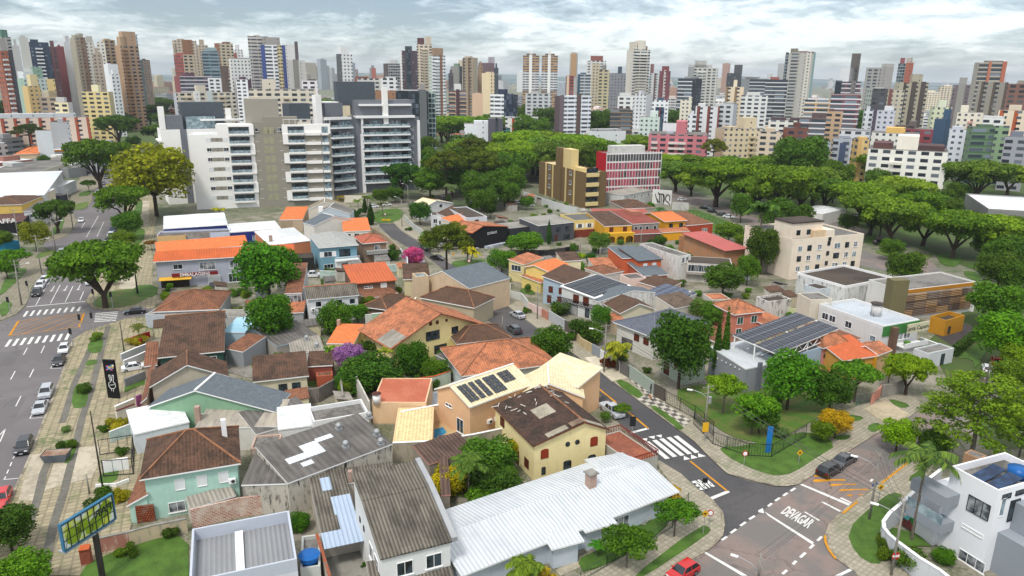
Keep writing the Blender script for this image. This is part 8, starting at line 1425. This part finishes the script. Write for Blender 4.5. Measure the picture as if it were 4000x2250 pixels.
for lab,k,c,x,y,az in (('dark grey car beside the magenta tree','hatch','grey',1590,1005,150),('black car driving past the magenta tree','sedan','black',1715,1100,120),('silver car hidden under the magenta tree','hatch','silver',1545,1125,150),('white pickup in the courtyard of the blue house','pickup','white',530,1262,75),('white car parked left in the apartment drive','hatch','white',1112,615,75),('white car parked right in the apartment drive','hatch','white',1235,598,75),('white van behind the cream gable roof','hatch','white',1790,520,75)): car(lab,k,c,(x,y),az)
T('C3')
for lab,k,c,x,y,az in (('white car on the boulevard under the trees','hatch','white',1605,550,110),('black car parked first on the boulevard kerb','sedan','black',1820,630,120),('dark car parked second on the boulevard kerb','hatch','dark',1890,662,120),('grey car parked third on the boulevard kerb','sedan','grey',1985,690,120),('white car parked last on the boulevard kerb','sedan','white',2048,712,120),('small white car in the walled parking yard','hatch','white',58,578,80),('white car beside the walled yard tree','hatch','white',168,602,80)): car(lab,k,c,(x,y),az)
T('C4'); car('dark car crossing under the umbrella trees','suv','dark',(1060,960),80); car('white car by the kerb left of the umbrella trunks','hatch','white',(860,700),80); T('B4'); car('white car on the right edge by the hedge','hatch','white',(1915,865),30); car('red car behind the white one on the right edge','hatch','red',(1990,800),30)
# ================= POLES, LAMPS, SIGNS, WIRES =================
POL={}
def pl(key,label,base,top,**k): POL[key]=(pole(label,base,top=top,**k),)
def ptop(b,t): h=hfrom(t,b); g=G(b); return Vector((g.x,g.y,h-.2))
pole('thin leaning dark pole beside the black sign board',('A1',900,710),top=('A1',800,10),cross=False,m=POLD,r0=.12); pole('tall dark pole at the upper cobbled pavement',('B1',1090,780),top=('B1',1060,460),cross=False,m=POLD,r0=.12); pole('concrete pole on the left verge near the crossing',('B1',190,320),top=('B1',140,20),r0=.2)
pole('street lamp pole rising through the lower cobbles',('A1',780,740),top=('A1',765,560),cross=False,r0=.12)
T('C1')
for lab,b,t,l in (('street lamp pole at the left kerb above the queue',(395,1260),(345,885),60),('tall lamp pole by the side-street mouth',(530,1055),(485,720),60),('twin pole beside the dark umbrella tree',(690,830),(655,450),None),('pole at the far left lot',(180,950),(122,645),None),('lamp pole above the left lawn',(175,1365),(140,1120),60),('orange-tinted pole under the huge umbrella tree',(938,335),(930,120),60)): pole(lab,b,top=t,lamp=l)
pole('pole beside the packaging shop corner',(1300,1445),top=(1278,1240),cross=False,m=POLD,r0=.25)
r1_=pole('utility pole with curved lamp by the zebra pavement',('A3',1675,205),top=('B3',1702,1010),lamp=-70,trans=True); r2_=pole('utility pole with curved lamp on the pale pavement',('B3',800,905),top=('B3',815,480),lamp=-70); r3_=pole('utility pole with curved lamp on the lower right verge',('A4',880,962),top=('A4',985,378),lamp=-60,az=0); r4_=pole('utility pole at the curved wall corner',('A4',1070,1449),top=('A4',1165,790),lamp=-60,az=0); pole('lamp pole at the bottom edge of the lower street',('A3',2140,1500),top=('A3',2155,1255),lamp=-60,az=0)
for lab,b,t,l in (('slim pole beside the pink street wall',('B3',220,440),('B3',222,150),None),('slim pole at the black gate',('B3',548,530),('B3',556,370),None),('brown timber pole by the parked silver car',('B2',2145,545),('B2',2150,410),None),('lamp pole at the middle street junction',('C2',2170,1395),('C2',2165,1060),-60),('utility pole beside the black passing car',('C2',1722,1055),('C2',1725,840),None),('lamp pole up the cul-de-sac',('C2',1378,810),('C2',1375,560),-60),('tall lamp pole near the white gable house',('C2',1437,625),('C2',1430,430),-60),('thick brown pole before the grey blocks',('C2',1285,560),('C2',1280,335),None),('pole in front of the red roof row house',('C3',1213,1010),('C3',1226,830),None),('pole before the pale yellow row house',('C3',640,1065),('C3',642,905),None),('short white pole near the slate-roofed house',('C3',828,1135),('C3',828,1000),None),('tall pole on the boulevard kerb',('C3',2058,735),('C3',2072,500),None),('slim white pole in the woods',('C2',1828,330),('C2',1826,180),None)): pole(lab,b,top=t,lamp=l,cross=l is None and 'utility' in lab)
def wires(lab,a,b,n=4,sp=.45,sag=.6):
    d=(b-a).normalized(); q=Vector((-d.y,d.x,0)); mb=MB(); 
    for i in range(n):
        o=q*(i-(n-1)/2)*sp-Vector((0,0,.25*(i%2)))
        pts=[a.lerp(b,k/12)+o-Vector((0,0,sag*4*(k/12)*(1-k/12)))-a for k in range(13)]
        for c,e in zip(pts[:-1],pts[1:]): mb.tube(c,e,.022,n=3,cap=False)
    tag(mb.build('power_line',M('wire','5a5a56'),loc=a),lab,'wires')
p1=ptop(('A3',1675,205),('B3',1702,1010)); p2=ptop(('B3',800,905),('B3',815,480)); p3=ptop(('A4',1070,1449),('A4',1165,790)); p4=ptop(('A4',880,962),('A4',985,378)); p0=ptop(('B3',220,440),('B3',222,150)); p5=ptop(('C2',2170,1395),('C2',2165,1060))
wires('power lines from the zebra pole to the pale pavement pole',p1,p2); wires('power lines from the zebra pole to the curved wall pole',p1,p3); wires('power lines up the side street',p2,p0); wires('power lines to the junction lamp pole',p0,p5,3); wires('power lines between the two lower street poles',p4,p3,3); wires('power lines crossing the bottom right street',p4,ptop(('A3',2140,1500),('A3',2155,1255)),3)
wires('power lines across the avenue crossing',ptop(('B1',190,320),('B1',140,20)),ptop(('B1',1090,780),('B1',1060,460)),3)
YS=M('sign_yellow','d8a81c'); RS=M('sign_red_face','b01a1c')
def sign(label,base,h,kind,yaw=0,txt=None,face=None):
    P=G(base); r=thing('road_sign',label,'road sign',(P.x,P.y,0),R(yaw)); MB().tube((0,0,0),(0,0,h),.045,n=5).build('post',CHROME,r)
    mb=MB(); 
    if kind=='dia': s_=.5; mb.add([(-s_,-.06,h),(0,-.06,h-s_),(s_,-.06,h),(0,-.06,h+s_),(-s_,-.03,h),(0,-.03,h-s_),(s_,-.03,h),(0,-.03,h+s_)],[(0,1,2,3),(7,6,5,4),(0,4,5,1),(1,5,6,2),(2,6,7,3),(3,7,4,0)]); m=YS
    elif kind=='rnd': mb.tube((0,-.08,h),(0,-.03,h),.42,n=12); m=RS
    elif kind=='oct': mb.tube((0,-.08,h),(0,-.03,h),.5,n=8); m=RS
    else: w_,h_=face[:2]; mb.box(-w_/2,w_/2,-.1,-.03,h-h_/2,h+h_/2); m=face[2]
    mb.build('sign_face',m,r)
    if kind=='rnd': MB().tube((0,-.1,h),(0,-.081,h),.3,n=12).build('white_disc',WHT,r)
    if kind=='dia': MB().box(-.06,.06,-.08,-.061,h-.2,h+.1).box(-.2,.2,-.08,-.061,h+.0,h+.1).build('symbol',DK,r)
    if txt: text(r,txt,.36,WHT,(0,-.1,h-.13),bold=.01)
    return r
sign('yellow diamond warning sign on the lower right verge',('A4',958,812),2.3,'dia',10); sign('yellow diamond warning sign on the corner lawn',('A4',263,485),2.0,'dia',10); sign('red octagonal stop sign at the bottom right corner',('A4',1078,1449),2.6,'oct',10,'PARE'); sign('red octagonal stop sign at the middle junction',('C2',2172,1395),2.6,'oct',0,'PARE')
sign('yellow pedestrian sign at the lower street corner',('A3',1663,1090),2.9,'dia',10); sign('round no-parking sign on the corner lawn',('A3',2015,510),2.3,'rnd',5); sign('round white-faced sign beside the yellow pedestrian sign',('A3',1715,1010),1.8,'rnd',5); sign('yellow diamond sign in the black house lawn',('C2',1862,1110),1.4,'dia'); sign('round sign on the junction island',('C2',2010,1210),2.4,'rnd'); sign('black back of a sign beside the PARE road marking',('A3',1668,745),2.2,'b',0,face=(.7,.7,DK)); sign('black two-panel traffic sign by the ruined-roof house',('A3',1045,215),2.2,'b',0,face=(.9,1.6,DK)); sign('yellow bus-stop board on the zebra utility pole',('A3',1672,290),2.6,'b',5,face=(.9,1.5,YS))
sign('yellow chevron barrier sign on the cul-de-sac lawn',('C2',1228,762),.7,'b',0,face=(3.4,.6,YS)); sign('round red and white sign above the chevrons',('C2',1220,730),1.6,'rnd'); sign('tall blue banner sign in the corner garden',('A4',-5,380),2.2,'b',5,face=(.8,4.2,M('banner_blue','1a6fb5'))); sign('blue street name plate on the lower right verge',('A4',900,800),2.5,'b',30,face=(1.0,.35,M('plate_blue','2a5a9a')))
def tlight(label,base,h=4.2,yaw=0):
    P=G(base); r=thing('traffic_light',label,'traffic light',(P.x,P.y,0),R(yaw)); MB().tube((0,0,0),(0,0,h),.09,n=6).build('post',CHROME,r); MB().box(-.22,.22,-.35,-.1,h-1.2,h).build('signal_head',DK,r)
for lab,b in (('traffic light at the right end of the yellow box',('B1',715,560)),('traffic light beside the white suv',('B1',830,325)),('traffic light on the far side of the cross street',('B1',985,350)),('traffic light at the left kerb by the queue',('B1',258,250)),('traffic light by the cross-street zebra left end',('B1',820,545)),('traffic light at the corner below the zebra',('B1',640,690)),('traffic light at the far side-street mouth',('C1',705,730)),('traffic light at the left edge lawn corner',('B1',95,400))): tlight(lab,b)
# billboard
T('A1'); a=G((525,1010),9.); b=G((965,742),9.); d=b-a; L=d.length; az=math.atan2(d.y,d.x); r=thing('billboard','tilted green and yellow billboard seen from behind on a dark post','billboard',(a.x,a.y,0),az); hb=6.15
MB().box(0,L,0,.12,hb,9).build('canvas',M('billboard_canvas','c9d64a','glass',rough=.7,col2='dfe8e4'),r)
mb=MB(); 
for i in range(9): x=L*i/8; mb.box(x-.025,x+.025,-.12,-.01,hb,9)
for z in (hb,hb+1,hb+2,8.95): mb.box(0,L,-.14,-.121,z-.04,z+.04)
for i in range(0,8,2): mb.tube((L*i/8,-.2,hb),(L*(i+1)/8,-.2,9),.03,n=3)
mb.build('steel_frame',M('rust_frame','3a4038'),r); fb=MB().box(-.1,L+.1,-.15,.2,9.01,9.15).box(-.1,L+.1,-.15,.2,hb-.15,hb-.01).box(-.15,-.02,-.15,.2,hb,9).box(L+.02,L+.15,-.15,.2,hb,9); fb.build('edge_trim',M('blue_trim','3a7090'),r)
gm=MB(); 
for (x,z,rr) in ((.2,.35,.9),(.38,.5,.7),(.62,.3,.8),(.85,.6,.9),(.5,.2,.5)): gm.tube((L*x,-.03,hb+z*2.8),(L*x,-.012,hb+z*2.8),rr,n=14)
gm.build('printed_shapes',M('billboard_green','8aa820'),r); MB().tube((L*.62,.3,0),(L*.62,.3,6.1),.32,n=10).build('post',POLD,r); MB().box(0,L,.0,1.0,hb-.45,hb-.3).build('catwalk',CHROME,r)
me=textmesh('PAR',1.2,.01,.02); me.transform(Matrix.Diagonal((-1,1,1,1))); me.materials.append(M('dark_green_letter','2c3a22')); o=bpy.data.objects.new('lettering',me); link(o,r); o.location=(L*.8,-.05,hb+1.3); o.rotation_euler=(R(90),0,0)
# rubble skip
P=G((500,445)); r=thing('skip','rusty open rubble skip on the pavement','skip',(P.x,P.y,.14),R(10)); mb=MB(); v=[(-1.3,-.8,0),(1.3,-.8,0),(1.3,.8,0),(-1.3,.8,0),(-1.7,-1,1.2),(1.7,-1,1.2),(1.7,1,1.2),(-1.7,1,1.2)]; mb.add(v,[(3,2,1,0),(0,1,5,4),(1,2,6,5),(2,3,7,6),(3,0,4,7)]); mb.build('bin_body',M('grey_skip','5f666c',amt=.3),r); MB().box(-1.6,1.6,-.92,.92,1.0,1.15).build('rubble',M('rubble','7a5a48','ground',col2='9a8a78',sc_=4),r)
# people
def person(label,p,az=0,top='1a1a1e',leg='20242c',skin='7a4f38'):
    P=G(p); r=thing('person',label,'person',(P.x,P.y,.16),R(az)); me=bpy.data.meshes.new('body'); v=[(0,0,.92),(0,0,1.2),(0,0,1.42),(0,0,1.52),(0,.02,1.66),(.19,0,1.4),(.26,.05,1.15),(.24,.2,.95),(-.19,0,1.4),(-.26,-.05,1.12),(-.25,-.12,.88),(.1,0,.88),(.12,.12,.48),(.12,.02,.06),(.12,.16,.03),(-.1,0,.88),(-.12,-.05,.48),(-.12,-.22,.08),(-.12,-.08,.03)]
    me.from_pydata(v,[(0,1),(1,2),(2,3),(3,4),(2,5),(5,6),(6,7),(2,8),(8,9),(9,10),(0,11),(11,12),(12,13),(13,14),(0,15),(15,16),(16,17),(17,18)],[]); o=bpy.data.objects.new('body',me); link(o,r); md=o.modifiers.new('s','SKIN'); 
    rad=[.15,.14,.13,.06,.11,.07,.05,.035,.07,.05,.035,.09,.065,.045,.04,.09,.065,.045,.04]
    for i,q in enumerate(me.skin_vertices[0].data): q.radius=(rad[i],rad[i]); q.use_root=(i==0)
    o.modifiers.new('u','SUBSURF').levels=1; me.materials.append(M('cloth_'+top,top)); MB().ball((0,0,1.68),.115,8).build('head',M('skin_'+skin,skin),r,True); MB().ball((0,.03,1.72),.12,8).build('hair',M('hair','120d0a'),r,True)
person('person in dark clothes walking on the checkered pavement',('B3',1207,1095),-140); person('person in a red shirt beside the white yard wall',('B1',1232,672),30,'9a1a1c')
P=G(('B3',1205,1140)); r=thing('dog','small tan dog walking beside the person on the checkered pavement','dog',(P.x,P.y,.16),R(100)); MB().ball((0,0,.38),.17,8,sq=.9).ball((.22,0,.38),.15,8).ball((-.2,0,.37),.14,8).tube((.25,0,.42),(.42,0,.58),.07,n=6).ball((.47,0,.6),.09,8).tube((-.3,0,.4),(-.48,0,.55),.025,n=4).tube((.2,.08,0),(.2,.07,.35),.035,n=5).tube((.2,-.08,0),(.2,-.07,.35),.035,n=5).tube((-.24,.08,0),(-.2,.07,.35),.035,n=5).tube((-.24,-.08,0),(-.2,-.07,.35),.035,n=5).build('body',M('tan_fur','a5622c'),r,True)
# ================= LEFT OF THE AVENUE =================
T('C1')
s=house('black_shop','black-fronted shop with large white AFFA lettering at the left edge',(-200,790),(215,765),(-150,700),4.6,'flat',0,'1a1a1c',M('red_brown_roof','5a3a34','ground',col2='4a2e2a'),pd=.1); text(s.root,'AFFA',2.0,WHT,(fp(s,('C1',62,770))[0],-.05,fp(s,('C1',62,775))[1]),bold=.05,xs=1.2)
house('yellow_shop','yellow flat wall building with brown hip roof above the black shop',(-250,610),(205,600),(-200,530),7.0,'hip',1.4,'d2b25c',BROWN,o=.3)
s=house('white_shop','small white upper-storey house beside the yellow wall',(215,665),(350,660),(230,590),6.2,'sf',.8,'c4c6c8',COG,o=.2,caps=False); s.win('f',.4,3.6,2,1.5,'wc')
house('white_hall','large white blank-sided hall at the left edge',(-300,545),(420,510),(-300,350),7.5,'sf',1.6,'c9cacb',M('white_sheet'),o=.2,caps=False); house('white_hall_annex','cream faced white shop with angled front beside the hall',(420,500),(520,450),(390,320),7.2,'sf',.3,'cfc4b0',SLW,o=.2,caps=False)
house('beige_hall','beige plain walled hall below the small orange roof',(-200,310),(345,300),(-200,165),6.5,'flat',0,'bcb8a8',SLB,pd=.2); house('orange_hip_house','bright orange hip roof house left of the petrol station',(120,128),(355,122),(130,62),5.0,'hip',1.4,'c9b090',ORB,o=.4)
house('brown_hip_house','dark brown hip roof behind the orange hip roof',(20,40),(330,38),(30,15),5.5,'hip',1.4,'b09a80',BROWN,o=.4); house('grey_white_shed','grey shed with white barrel roof below the conifer',(470,265),(635,262),(470,200),4.2,'gx',1.2,'a5a8ab',SLW,o=.1,caps=False); house('grey_box_shed','plain grey box building beside the barrel roof shed',(640,262),(808,240),(640,195),5.0,'flat',0,'8a8c8e',SLB,pd=.1); bar('boundary_wall','long maroon wall below the conifer',[(350,295),(690,290)],2.2,wall('6a403c'),.3)
house('white_box_shop','white box shop with sloped signboard top by the upper pavement',(575,430),(715,370),(575,325),5.0,'flat',0,'d2d4d8',SLW,pd=.2); house('small_kiosk','small dark kiosk with white poster beside the green mural',(560,520),(645,500),(560,450),3.2,'flat',0,'3a3c44',SLB,pd=.1); bar('boundary_wall','bright green mural wall beside the kiosk',[(435,520),(560,525)],2.0,M('mural_green','1f8a50'),.2)
s=house('petrol_station','white petrol station canopy with orange and yellow fascia',(465,85),(825,88),(440,40),5.2,'flat',0,'c9c9c9',SLW,pd=.1); s.box('fascia',-.1,s.W+.1,-.3,-.02,4.2,5.2,M('station_orange','e08a1c'))
bar('blue_shed','turquoise shed roof at the left edge below the lot',[(0,960),(140,935)],2.6,M('turquoise','1f7a9a'),4.,cat='shed'); house('left_row_house','low white roofed row behind the petrol station',(340,40),(830,40),(340,-10),5.5,'flat',0,'cfd0d0',SLW,pd=.1)
T('D1'); house('orange_row_house','low orange-roofed houses beneath the brick-striped building',(0,1295),(125,1292),(0,1262),5.5,'sf',1.2,'cdb69a',ORB,o=.2,caps=False); house('orange_row_house','tan-orange hip roofs beside the white blank building',(30,1360),(275,1355),(60,1300),5.5,'hip',1.6,'b09a80',ORP,o=.3)
# right edge grey hall
T('C4'); s=house('grey_hall','large grey hall with white roof at the right edge behind the trees',(2080,640),(2900,690),(1870,535),8.0,'flat',0,'7f7f7c',SLW,pd=.5,edge=wall('8a8a87'),D=40)
house('low_red_roofs','low orange-brown roofs among the trees beside the grey hall',(1500,690),(1840,690),(1380,610),4.5,'sf',1.2,'a58a78',RST,o=.2,caps=False); house('white_canopy_house','white house with open dark garage under the umbrella trees',(520,690),(735,640),(500,600),4.5,'flat',0,'d2cfc8',SLW,pd=.1)
T('N')
# ---------- back-yard sheds and garden shrubs between the houses ----------
def inside(x,y,m):
    for a,U,V,W,D in FPS:
        dx,dy=x-a.x,y-a.y; u=dx*U.x+dy*U.y; v=dx*V.x+dy*V.y
        if -m<u<W+m and -m<v<D+m: return True
    return False
def inpoly(x,y,P):
    c=False
    for i in range(len(P)):
        a,b=P[i-1],P[i]
        if (a.y>y)!=(b.y>y) and x<(b.x-a.x)*(y-a.y)/(b.y-a.y)+a.x: c=not c
    return c
BL=[[G(p) for p in pp] for pp in ([('B1',1420,60),('C2',1000,1180),('C2',1350,1180),('B2',1950,480),('A3',900,100),('A2',1800,350),('A2',300,300),('A1',1700,100),('B1',1400,900)],[('C2',1480,700),('C2',1650,560),('C3',300,560),('C3',1500,900),('C3',2200,1250),('B4',1600,650),('B4',900,1000),('B4',300,1150),('B3',1900,1250),('B3',1350,950),('B3',560,480),('C3',60,1380),('C3',60,1150),('C3',600,1060),('C2',1850,1050)])]
rg=random.Random(23); ns=0
for k in range(4000):
    P_=BL[k%2]; x=rg.uniform(min(p.x for p in P_),max(p.x for p in P_)); y=rg.uniform(min(p.y for p in P_),max(p.y for p in P_))
    if not inpoly(x,y,P_) or inside(x,y,2.3): continue
    ns+=1; w_,d_=rg.uniform(2.5,4.5),rg.uniform(2.5,4); hh=rg.uniform(2.2,3.); o=Vector((x,y,0)); az=R(23+rg.choice((0,90)));
    r=thing('backyard_shed','low tiled or slab-roofed backyard shed squeezed between the houses','shed',(x,y,0),az,'backyard sheds between the houses'); MB().box(-w_/2+.15,w_/2-.15,-d_/2+.15,d_/2-.15,0,hh).build('wall',wall(rg.choice(('c9c4b8','b5a990','c4c8c8','d2c8a8','a9a39a')),.3,'grime'),r)
    MB().slab([(-w_/2,-d_/2,hh),(w_/2,-d_/2,hh),(w_/2,d_/2,hh+.7),(-w_/2,d_/2,hh+.7)],.12).build('roof',rg.choice((ORP,RST,OLD,COG,COL,DSL,BROWN,SLB)),r); FPS.append((Vector((x-w_/2,y-d_/2,0)),Vector((1,0,0)),Vector((0,1,0)),w_,d_))
    if ns>=48: break
nb=0; T('N')
for k in range(6000):
    P_=BL[k%2]; x=rg.uniform(min(p.x for p in P_),max(p.x for p in P_)); y=rg.uniform(min(p.y for p in P_),max(p.y for p in P_))
    if not inpoly(x,y,P_) or inside(x,y,.7): continue
    nb+=1; cr,tk,Hn,cf=KINDS_['bush' if k%3 else 'rnd'][k%2]; r=thing('garden_shrub','leafy green shrub or small tree in a back garden','shrub',(x,y,0),rg.uniform(0,6),'garden shrubs between the houses'); W_=rg.uniform(1.6,3.2); r.scale=(W_/2,W_/2,W_/2*rg.uniform(.8,1.2))
    o=bpy.data.objects.new('crown',cr); link(o,r); q=hexc(rg.choice(('4f7a24','3f641c','5f7a24','486a2c'))); o.color=(q[0]*1.3,q[1]*1.3,q[2]*1.3,1); o=bpy.data.objects.new('trunk',tk); link(o,r)
    if nb>=110: break
print('sheds',ns,'shrubs',nb)
# ================= AIR =================
hz=bpy.data.materials.new('haze_air'); hz.use_nodes=True; t=NT(hz.node_tree); t.n.clear(); pv=t.new('ShaderNodeVolumePrincipled'); pv.inputs['Color'].default_value=(.80,.88,.95,1); pv.inputs['Density'].default_value=.00008; pv.inputs['Anisotropy'].default_value=.2; t.l.new(pv.outputs[0],t.new('ShaderNodeOutputMaterial').inputs['Volume'])
mb=MB(); mb.box(-15000,15000,-80,18000,-1.5,260); o=mb.build('haze',hz); o['kind']='stuff'
